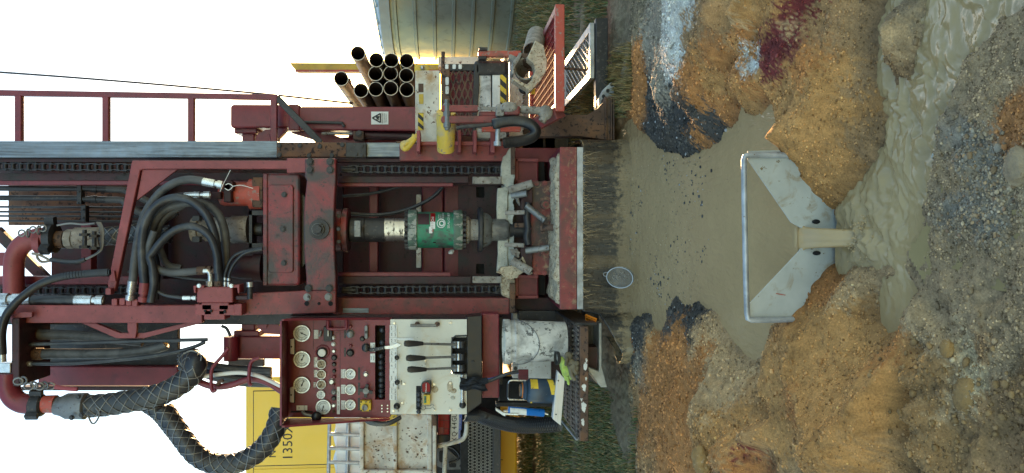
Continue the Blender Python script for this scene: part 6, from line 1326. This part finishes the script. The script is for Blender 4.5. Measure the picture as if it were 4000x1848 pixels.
def sieve():
    Y = 5.0; t = thing('round_sieve', 'small round wire sieve with pebbles hanging in front of the rubber skirt', 'sieve', W('S', 378, 905, Y)); k = mpp('S', Y)
    c = W('S', 378, 908, Y); ax = Vector((-.10, -.8, .45)).normalized(); uu = ax.cross(Vector((0, 0, 1))).normalized(); ww = uu.cross(ax)
    pt = lambda a, r, h=0: c+(uu*math.cos(a)*68*k+ww*math.sin(a)*88*k)*r+ax*h
    b = MB(); n = 36
    V = []
    for i in range(n):
        a = 2*math.pi*i/n; V += [pt(a, 1, .012), pt(a, 1.06, .012), pt(a, 1.04, -.03), pt(a, .98, -.03)]
    F = []
    for i in range(n):
        j = (i+1) % n
        for q in range(4): F.append([i*4+q, j*4+q, j*4+(q+1) % 4, i*4+(q+1) % 4])
    b.add(V, F, M['galv'], True); b.build('sieve_rim', t)
    b = MB()
    for i in range(-12, 13):
        f = i/12.5; w_ = math.sqrt(1-f*f); sag = lambda g: -.025*(1-f*f-g*g)
        for s_ in (0, 1):
            P = []
            for q in range(9):
                g = w_*(-1+2*q/8); P.append(c+uu*(68*k*(f if s_ else g))+ww*(88*k*(g if s_ else f))+ax*sag(g))
            b.tube(P, .0011, M['wire'], 4, caps=False)
    tag(b.build('wire_mesh', t), kind='stuff')
    b = MB(); b.tube(catmull([pt(2.0, 1.0), pt(1.85, 1.3), pt(1.65, 1.32), pt(1.5, 1.05)]), .004, M['wire'], 8); b.build('sieve_loop', t)
    b = MB(); r2 = random.Random(3)
    for i in range(60): a, q = r2.uniform(0, 6.28), math.sqrt(r2.random())*.8; p = c+uu*(68*k*math.cos(a)*q*.8)+ww*(88*k*(math.sin(a)*q*.9-.08))-ax*.012; b.ball(p, r2.uniform(.002, .006), M['rock'], 6, 4)
    tag(b.build('sieved_gravel', t), kind='stuff')
sieve()
def tape():
    t = thing('tape_measure', 'red and black pocket tape measure resting on the cream lever plate', 'tape measure', W('7', 1130, 580, YC-.04))
    b = MB(); b.prism([W('7', u, v, YC-.07) for u, v in ((1092, 560), (1105, 540), (1130, 534), (1164, 530), (1166, 548), (1162, 612), (1150, 622), (1105, 622), (1094, 605))], M['black'], (0, .05, 0)); b.build('tape_case', t, .006)
    b = MB(); b.prism([W('7', u, v, YC-.0735) for u, v in ((1100, 556), (1112, 542), (1140, 540), (1156, 556), (1156, 606), (1104, 608))], M['tape'], (0, .004, 0)); p = b.build('tape_face', t, .001); text('lettering', 'Milwaukee', '7', 1128, 580, 11, YC-.0745, M['label'], p, 1)
    t2 = thing('pocket_level', 'small yellow and green block wedged under the red tape measure', 'level', W('7', 1132, 665, YC-.03))
    b = MB(); b.prism(rect('7', 1110, 628, 1158, 700, YC-.05), M['signyellow'], (0, .03, 0)); b.build('level_body', t2, .003); b = MB(); b.prism(rect('7', 1114, 638, 1130, 688, YC-.052), M['green'], (0, .003, 0)); b.build('green_label', t2)
    t3 = thing('wire_clip', 'small coiled wire clip hooked on the cream plate by the rubber knobs', 'wire clip', W('7', 1110, 720, YC-.02)); b = MB()
    b.tube([W('7', 1108+16*math.cos(a), 722+16*math.sin(a), YC-.02-.001*a) for a in [q*.5 for q in range(26)]], .0022, M['grey'], 6); b.build('clip_coil', t3)
    b = MB(); b.tube(path('7', [(1118, 708), (1160, 706), (1172, 694), (1186, 708)], YC-.02), .0022, M['grey'], 6); b.tube(path('7', [(1122, 728), (1162, 726), (1176, 716), (1192, 736)], YC-.02), .0022, M['grey'], 6); b.build('clip_arm', t3)
    t4 = thing('putty_knife', 'black handled scraper knife stuck across the panel lever slot', 'knife', W('7', 800, 300, YP-.03)); b = MB(); b.bar(W('7', 722, 310, YP-.02), W('7', 832, 290, YP-.03), .024, .018, M['black']); h = b.build('knife_handle', t4, .005)
    for u, v in ((750, 305), (785, 299), (815, 294)): bolt('7', u, v, 3, YP-.035, M['silver'], h, 'rivet', False)
    b = MB(); b.prism([W('7', u, v, YC-.012) for u, v in ((830, 280), (862, 278), (925, 258), (950, 270), (920, 290), (866, 300), (832, 300))], M['alu'], (0, .002, 0)); b.build('knife_blade', t4)
    t5 = thing('steel_rule', 'short pale ruler tucked behind the lever name plates', 'ruler', W('7', 980, 228, YC-.003)); b = MB(); b.prism(rect('7', 921, 218, 1040, 237, YC-.004), M['label'], (0, .002, 0)); b.build('rule_blade', t5)
    b = MB()
    for q in range(22): b.prism(rect('7', 926+q*5.2, 218, 927+q*5.2, 224, YC-.0045), M['ink'], (0, .0005, 0))
    b.build('rule_marks', t5)
tape()
def rag():
    bm = bmesh.new(); Yr = YC-.04
    us = np.linspace(0, 1, 26); vs = np.linspace(0, 1, 22); V = []
    for a in us:
        for c_ in vs:
            u = 1372+a*190; v = 505+c_*88+8*math.sin(a*9)+6*math.sin(c_*11+a*5); 
            y = Yr-.02*math.sin(c_*math.pi)-.012*math.sin(c_*17+a*4)-.01*math.sin(a*13+c_*6)+a*.02
            V.append(W('7', u+8*math.sin(c_*9)*(a > .9)+6*math.sin(c_*7), v, y))
    m_ = len(vs); F = [[i*m_+j, (i+1)*m_+j, (i+1)*m_+j+1, i*m_+j+1] for i in range(len(us)-1) for j in range(m_-1)]
    b = MB(); b.add(V, F, M['cloth'], True); o = b.build('black_rag'); so = o.modifiers.new('thick', 'SOLIDIFY'); so.thickness = .006; tag(o, 'crumpled black rag slung over the chrome rail of the control panel', 'rag')
rag()
def chute():
    t = thing('steel_discharge_chute', 'mud caked steel elbow chute lying on the red mesh platform', 'chute', W('5', 1320, 430, 5.6))
    b = MB(); a = W('5', 1352, 232, 5.75); e = W('5', 1330, 345, 5.45); r0 = 62*mpp('5', 5.6); d = e-a; L = d.length
    b.lathe(a, d, [(0, r0*.9), (0, r0), (L, r0*1.08), (L, r0*.98), (.02, r0*.9)], M['rock'], 28); b.build('chute_pipe', t)
    b = MB(); o = [(1212, 500), (1240, 395), (1300, 400), (1340, 425), (1325, 500), (1300, 545), (1215, 530)]
    c = W('5', 1280, 455, 5.2); ax = Vector((.02, -1, .25)).normalized(); uu = ax.cross(Vector((0, 0, 1))).normalized(); ww = uu.cross(ax); k = mpp('5', 5.2)
    b.lathe(c, ax, [(-.3, 50*k), (-.25, 60*k), (0, 66*k), (.0, 76*k), (-.04, 82*k), (-.3, 78*k)], M['rock'], 6 if 0 else 24); b.build('chute_mouth', t)
    b = MB(); b.prism([W('5', u, v, 5.12) for u, v in ((1195, 515), (1225, 530), (1290, 560), (1320, 530), (1345, 470), (1330, 420), (1290, 385), (1345, 265), (1402, 300), (1412, 355), (1425, 400), (1420, 470), (1385, 530), (1330, 590), (1300, 618), (1292, 590), (1240, 560), (1195, 530))], M['mud'], (0, .12, 0)); b.build('chute_flange', t, .02)
    b = MB(); b.prism([W('5', u, v, 5.16) for u, v in ((1188, 490), (1196, 410), (1245, 345), (1262, 352), (1240, 400), (1212, 440), (1205, 495))], M['rock'], (0, .14, 0)); b.prism([W('5', u, v, 5.3) for u, v in ((1165, 385), (1175, 355), (1215, 372), (1235, 400), (1200, 410))], M['rock'], (0, .1, 0)); b.build('chute_lug', t, .01)
    b = MB(); b.prism([W('5', u, v, 5.2) for u, v in ((1240, 345), (1300, 355), (1400, 280), (1410, 400), (1330, 420), (1262, 400))], M['rusty'], (0, .2, 0)); b.build('chute_body', t, .02)
    b = MB(); b.ball(W('5', 1268, 592, 5.3), .035, M['black'], 14, 10); b.build('black_knob', t)
    t2 = thing('clamp_strap', 'yellow strap end poking from under the chute on the mesh', 'strap', W('5', 1330, 600, 5.25)); b = MB(); b.prism(rect('5', 1318, 580, 1345, 625, 5.22), M['signyellow'], (0, .02, 0)); b.build('strap_tab', t2, .004)
chute()
# ================================================================ WEIR
def weir():
    Y = 2.68; t = thing('weir_plate', 'pale grey steel V notch weir plate with bent rod handle holding back the pond', 'weir', G(3180, 930, -.1)); t.location = (W('0', 3120, 928, Y).x, Y, -.2)
    M['weirpaint'] = mat('muddy_galvanised_weir', (.42, .43, .40), .55, .2, var=.12, scale=8, chips=.14, chipcol=(.2, .15, .08), dirt=.28, dirtcol=(.28, .21, .12), dirtscale=12, bump=.04)
    pts = [(2921, 590), (2921, 622), (3090, 868), (3128, 890), (3250, 898), (3250, 958), (3128, 970), (3118, 985), (2930, 1184), (2930, 1250), (3300, 1262), (3300, 580)]
    b = MB(); b.prism([W('0', u, v, Y) for u, v in pts], M['weirpaint'], (0, .006, 0)); p = b.build('notch_plate', t)
    b = MB(); P = [W('0', u, v, Y-.008) for u, v in ((3150, 606), (3000, 606), (2925, 606), (2910, 611), (2906, 626), (2908, 800), (2914, 1100), (2918, 1226), (2922, 1244), (2936, 1250), (3020, 1250), (3150, 1246))]; b.tube(P, .0105, M['galv'], 12); b.build('bent_rod', t)
    b = MB()
    for u, v in ((3188, 866), (3190, 989)):
        c = W('0', u, v, Y-.002); b.ball(c, 1, M['gap'], 14, 6, (.0085, .002, .016))
    b.build('slot_hole', p)
    b = MB(); b.bar(W('0', 3032, 1147, Y-.003), W('0', 3068, 1153, Y-.003), .0025, .002, M['orange']); tag(b.build('paint_mark', p), None)
    # water pouring through the notch
    rows = []
    for (Yw, z, w_) in ((2.765, -.008, .085), (2.735, -.006, .068), (2.705, -.004, .054), (2.688, -.009, .045), (2.67, -.018, .037), (2.62, -.034, .032), (2.575, -.060, .029), (2.54, -.095, .027), (2.515, -.135, .026), (2.50, -.17, .027)):
        xc = W('0', 3120, 930, 2.68).x; row = []
        for i in range(17):
            s_ = -1+2*i/16; sag = -.006*(1-abs(s_)**3)*(Yw < 2.7)-.012*abs(s_)**4*(Yw < 2.75) + .003*math.cos(s_*7)*(Yw < 2.7)
            row.append(Vector((xc+s_*w_, Yw-(.015*(1-s_*s_) if Yw < 2.6 else 0), z+sag)))
        rows.append(row)
    cols = [catmull([r[i] for r in rows], 4) for i in range(17)]; n = len(cols[0]); V = [cols[i][j] for j in range(n) for i in range(17)]
    b = MB(); b.add(V, [[j*17+i, j*17+i+1, (j+1)*17+i+1, (j+1)*17+i] for j in range(n-1) for i in range(16)], M['spout'], True); o = b.build('water_spout'); so = o.modifiers.new('thick', 'SOLIDIFY'); so.thickness = .006; so.offset = -1; tag(o, kind='structure')
weir()
def splash():
    r2 = random.Random(4); c = W('0', 3120, 928, 2.68); b = MB()
    for i in range(150):
        a, d = r2.uniform(0, 6.28), abs(r2.gauss(0, .055)); s_ = r2.uniform(.0012, .005)*(1.1-min(1, d*6)); 
        b.ball((c.x+math.cos(a)*d*1.3, 2.47+math.sin(a)*d-.01, -.118+r2.random()**2*.035), max(.001, s_), M['spout'], 6, 4, (1, 1, r2.uniform(.5, 1.3)))
    tag(b.build('water_splash'), kind='stuff')
splash()
# ================================================================ BEHIND: TANK, TRUCK, COMPRESSOR
def tank():
    cx, cy, R_ = 5.52, 13.5, 2.3; zt_ = W('0', 1478, 60, 12.0).z; t = thing('water_tank', 'tall green ribbed steel water tank with pale roof rim beside the sunset', 'tank', (cx, cy, 0))
    seg = 120
    b = MB(); b.lathe((cx, cy, 0), (0, 0, 1), [(0, R_+.03), (.08, R_+.03), (.10, R_), (zt_, R_)], M['tanksteel'], seg); b.build('tank_wall', t)
    for i in range(7):
        z = .22+i*(zt_-.12)/7.1; b = MB(); b.lathe((cx, cy, z), (0, 0, 1), [(-.03, R_), (-.02, R_+.035), (.02, R_+.035), (.03, R_)], M['tanksteel'], seg); b.build('tank_rib', t)
    b = MB(); b.lathe((cx, cy, zt_), (0, 0, 1), [(-.16, R_+.012), (-.16, R_+.05), (0, R_+.06), (.03, R_+.02), (.45, .1), (.47, 0)], M['tanktrim'], seg); b.build('tank_roof', t)
    b = MB()
    for i in range(40):
        a = 2*math.pi*i/40; n = Vector((math.cos(a), math.sin(a), 0)); b.bar(Vector((cx, cy, zt_+.04))+n*(R_+.02), Vector((cx, cy, zt_+.44))+n*.2, .05, .03, M['tanktrim'], (0, 0, 1))
    tag(b.build('roof_seam', t), kind='stuff')
tank()
def truck():
    Y = 7.4; t = thing('tray_truck', 'white rust stained tray truck parked behind the rig, red tail light and number plate showing', 'truck', (-2.2, Y, 0))
    bd = box('tray_side', 'P', 1110, 150, 1380, 660, Y+.05, .05, M['whiterust'], t); 
    box('tray_side', 'P', 1390, 150, 1690, 660, Y+.05, .05, M['whiterust'], t)
    for q in ((1082, 130, 1118, 700), (1366, 160, 1398, 700), (1650, 150, 1690, 700)): box('tray_rib', 'P', *q, Y, .09, M['whiterust'], t, .01)
    box('tray_rib', 'P', 1082, 615, 1690, 640, Y-.01, .08, M['whiterust'], t, .01)
    box('tray_sill', 'P', 1690, 140, 1732, 700, Y-.02, .12, M['rusty'], t, .01); box('tray_sill', 'P', 1694, 240, 1728, 700, Y-.024, .1, M['whiterust'], t, .01)
    box('reflector_board', 'P', 1172, 130, 1350, 236, Y-.004, .01, M['tape'], t); box('reflector_board', 'P', 1330, 150, 1396, 246, Y-.008, .01, M['signyellow'], t)
    r2 = random.Random(12); b = MB()
    for q in range(70):
        u, v = r2.choice(((1540, 300), (1545, 470), (1600, 575), (1210, 420), (1250, 460))); u += r2.gauss(0, 45); v += r2.gauss(0, 50); s_ = r2.uniform(2, 9)*(1 if u > 1400 else .6)
        if not 1125 < u < 1640 or 1365 < u < 1400 or not 250 < v < 610: continue
        b.prism([W('P', u+math.cos(a)*s_*r2.uniform(.6, 2.2), v+math.sin(a)*s_*r2.uniform(.5, 1.1), Y+.046) for a in [k*math.pi/4 for k in range(8)]], M['rusty'], (0, .003, 0))
    tag(b.build('rust_stain', t), kind='stuff')
    lt = MB(); lt.prism(rounded('U', 150, 60, 365, 475, 20, Y+.25), M['brightred'], (0, .06, 0)); lt = lt.build('tail_light', t, .01); b = MB()
    for q in ((255, 60, 262, 470), (150, 200, 360, 206), (150, 358, 360, 364)): b.prism(rect('U', *q, Y+.247), M['dkmaroon_shade'], (0, .004, 0))
    b.prism(rounded('U', 150, 335, 250, 468, 14, Y+.246), M['maroon'], (0, .004, 0)); b.build('lens_divider', lt)
    box('light_housing', 'U', 130, 475, 360, 660, Y+.3, .1, M['black'], t)
    npl = poly('number_plate', 'U', [(398, 40), (548, 40), (530, 640), (372, 640)], Y+.3, .008, M['label'], t, .003); poly('plate_band', 'U', [(548, 40), (602, 40), (580, 640), (528, 640)], Y+.296, .008, M['plateblue'], npl, .001)
    for s_, v in (('X', 565), ('Q', 462), ('·', 410), ('4', 345), ('4', 270), ('G', 190), ('U', 110)): text('plate_letter', s_, 'U', 458, v, 98, Y+.294, M['ink'], npl, .8)
    text('plate_lettering', 'NATIONAL HEAVY VEHICLE', 'U', 562, 340, 24, Y+.29, M['label'], npl, .9)
    tube('tail_guard', 'U', [(688, 100), (685, 300), (675, 420), (655, 490), (610, 555), (530, 590), (350, 640), (240, 665), (110, 695)], Y+.1, .022, M['whiterust'], t); tube('tail_guard', 'U', [(292, 670), (280, 900), (270, 1190), (266, 1500)], Y+.1, .022, M['whiterust'], t)
    box('under_tray', 'U', 100, 60, 720, 1500, Y+.7, .1, M['gap'], t); 
    poly('mudguard_bracket', 'U', [(130, 700), (330, 740), (520, 900), (630, 985), (640, 1120), (300, 1130), (130, 1060)], Y+.45, .03, M['greyhose'], t); b = MB(); b.prism(rounded('U', 355, 1005, 490, 1085, 30, Y+.446), M['gap'], (0, .003, 0)); disc(b, 'U', 578, 1058, 28, Y+.446, .003, M['gap']); b.prism(rounded('U', 170, 770, 280, 990, 40, Y+.446), M['gap'], (0, .003, 0)); b.build('bracket_hole', t)
    b = MB(); b.tube(catmull(path('U', [(330, 690), (440, 730), (530, 820), (550, 890), (500, 950), (350, 1000)], Y+.42)), .012, M['black'], 8); b.build('light_cable', t)
    # hexagonal mesh mud panel
    box('mesh_backing', 'P', 1990, 120, 2225, 700, Y+.35, .05, M['gap'], t); box('mesh_frame', 'P', 2205, 215, 2268, 700, Y+.08, .1, M['darksteel'], t); box('mesh_frame', 'P', 1930, 300, 2010, 700, Y+.2, .1, M['gap'], t)
    b = MB(); u0, v0, du, dv = 2012, 130, 36, 27
    for i in range(-1, 7):
        for j in range(22):
            c = (u0+i*du, v0+j*dv+(i % 2)*dv/2)
            if c[0] > 2205 or c[0] < 2000: continue
            for (p, q) in (((-6, -dv/2), (6, -dv/2)), ((6, -dv/2), (du-6-0, 0-0)) if 0 else ((6, -dv/2), (18, 0)), ((-6, -dv/2), (-18, 0)), ((18, 0), (6, dv/2)), ((-18, 0), (-6, dv/2)), ((18, 0), (18, 0.1))): 
                a, e = W('P', c[0]+p[0], c[1]+p[1], Y+.12), W('P', c[0]+q[0], c[1]+q[1], Y+.12)
                if (a-e).length > .005: b.bar(a, e, .0045, .004, M['wire'])
    tag(b.build('hex_mesh', t), kind='stuff')
    b = MB(); b.wbox((-5.5, Y+.8, .70), (W('P', 1690, 150, Y+.8).x+.2, Y+4, 1.1), M['gap']); b.build('truck_chassis', t)
truck()
def ibc():
    Y = 8.6; t = thing('bulk_liquid_tote', 'white plastic bulk liquid tote in a galvanised tube cage on the tray', 'tote', (-2.7, Y, 1.0))
    b = MB(); z0, z1 = W('P', 1090, 300, Y).z, W('P', 862, 300, Y).z; xr = W('P', 950, 150, Y).x; xl = xr-1.6; n = 16; V = []
    for i in range(49):
        x = xl+(xr-xl)*i/48; off = .02*math.cos(i*math.pi/4); 
        V += [Vector((x, Y+.05+off, z0)), Vector((x, Y+.05+off, z1-.03)), Vector((x, Y+.10+off, z1+off*.8)), Vector((x, Y+1.0, z1+off*.8)), Vector((x, Y+1.0, z0))]
    b.add(V, [[i*5+q, (i+1)*5+q, (i+1)*5+(q+1) % 5, i*5+(q+1) % 5] for i in range(48) for q in range(5)]+[[0, 1, 2, 3, 4], [240, 241, 242, 243, 244]], M['ibc'], True); b.build('tote_bladder', t)
    for u in (832, 990):
        b = MB(); b.cyl(W('P', u, 190, Y), W('P', u-12, 760, Y), .021, M['galv'], 10); b.build('cage_tube', t)
    for v in (200, 312, 430, 546, 660):
        b = MB(); b.cyl(W('P', 828, v, Y-.01), W('P', 1100, v+8, Y-.01), .021, M['galv'], 10); b.build('cage_tube', t)
ibc()
def comp():
    Y = 10.5; t = thing('air_compressor', 'big yellow air compressor enclosure lettered 1350X standing behind the truck', 'compressor', (-3.3, Y, 0))
    A = W('P', 128, -160, Y); x1 = A.x; z1 = W('P', 125, 200, Y).z; x0 = x1-3.4; z0 = .3
    b = MB(); b.wbox((x0, Y, z0), (x1, Y+2, z1), M['compyellow']); b.build('enclosure', t, .03)
    xr = W('P', 400, -130, Y).x
    zs_, xs_ = W('P', 178, 200, Y).z, W('P', 400, 572, Y).x; b = MB()
    xe = W('B', 1020, 830, Y).x; ze = W('B', 1018, 830, Y).z
    b.wbox((xs_, Y-.012, .5), (xe, Y-.001, ze), M['compyellow']); b.build('enclosure_door', t, .004); b = MB(); b.wbox((xs_-1.6, Y-.012, .5), (xs_-.05, Y-.001, ze), M['compyellow']); b.build('enclosure_door', t, .004)
    b = MB(); b.wbox((xs_-.012, Y-.004, .5), (xs_, Y+.002, ze), M['ink']); b.wbox((xs_-1.6, Y-.004, ze), (xe, Y+.002, ze+.010), M['ink']); b.wbox((xe, Y-.004, .5), (xe+.010, Y+.002, ze+.01), M['ink']); b.build('door_seam', t)
    text('lettering', '1350X', 'P', 484, 380, 82, Y-.014, M['ink'], t, 1.0)
    text('lettering', 'IH', 'P', 358, 148, 58, Y-.014, M['ink'], t, 1.0); text('lettering', 'N', 'P', 355, 480, 58, Y-.014, M['ink'], t, 1.0)
comp()
def ground_bits():
    t = thing('water_pipe', 'black poly pipe lying on the red soil at the foot of the tank', 'pipe', G(2080, 60, .02)); b = MB(); b.tube(catmull([G(2120, -60, .04), G(2098, 60, .05), G(2085, 130, .04)]), .03, M['black'], 10); b.build('pipe_run', t)
    b = MB()
    r2 = random.Random(9); V = []
    for i in range(30): pass
ground_bits()
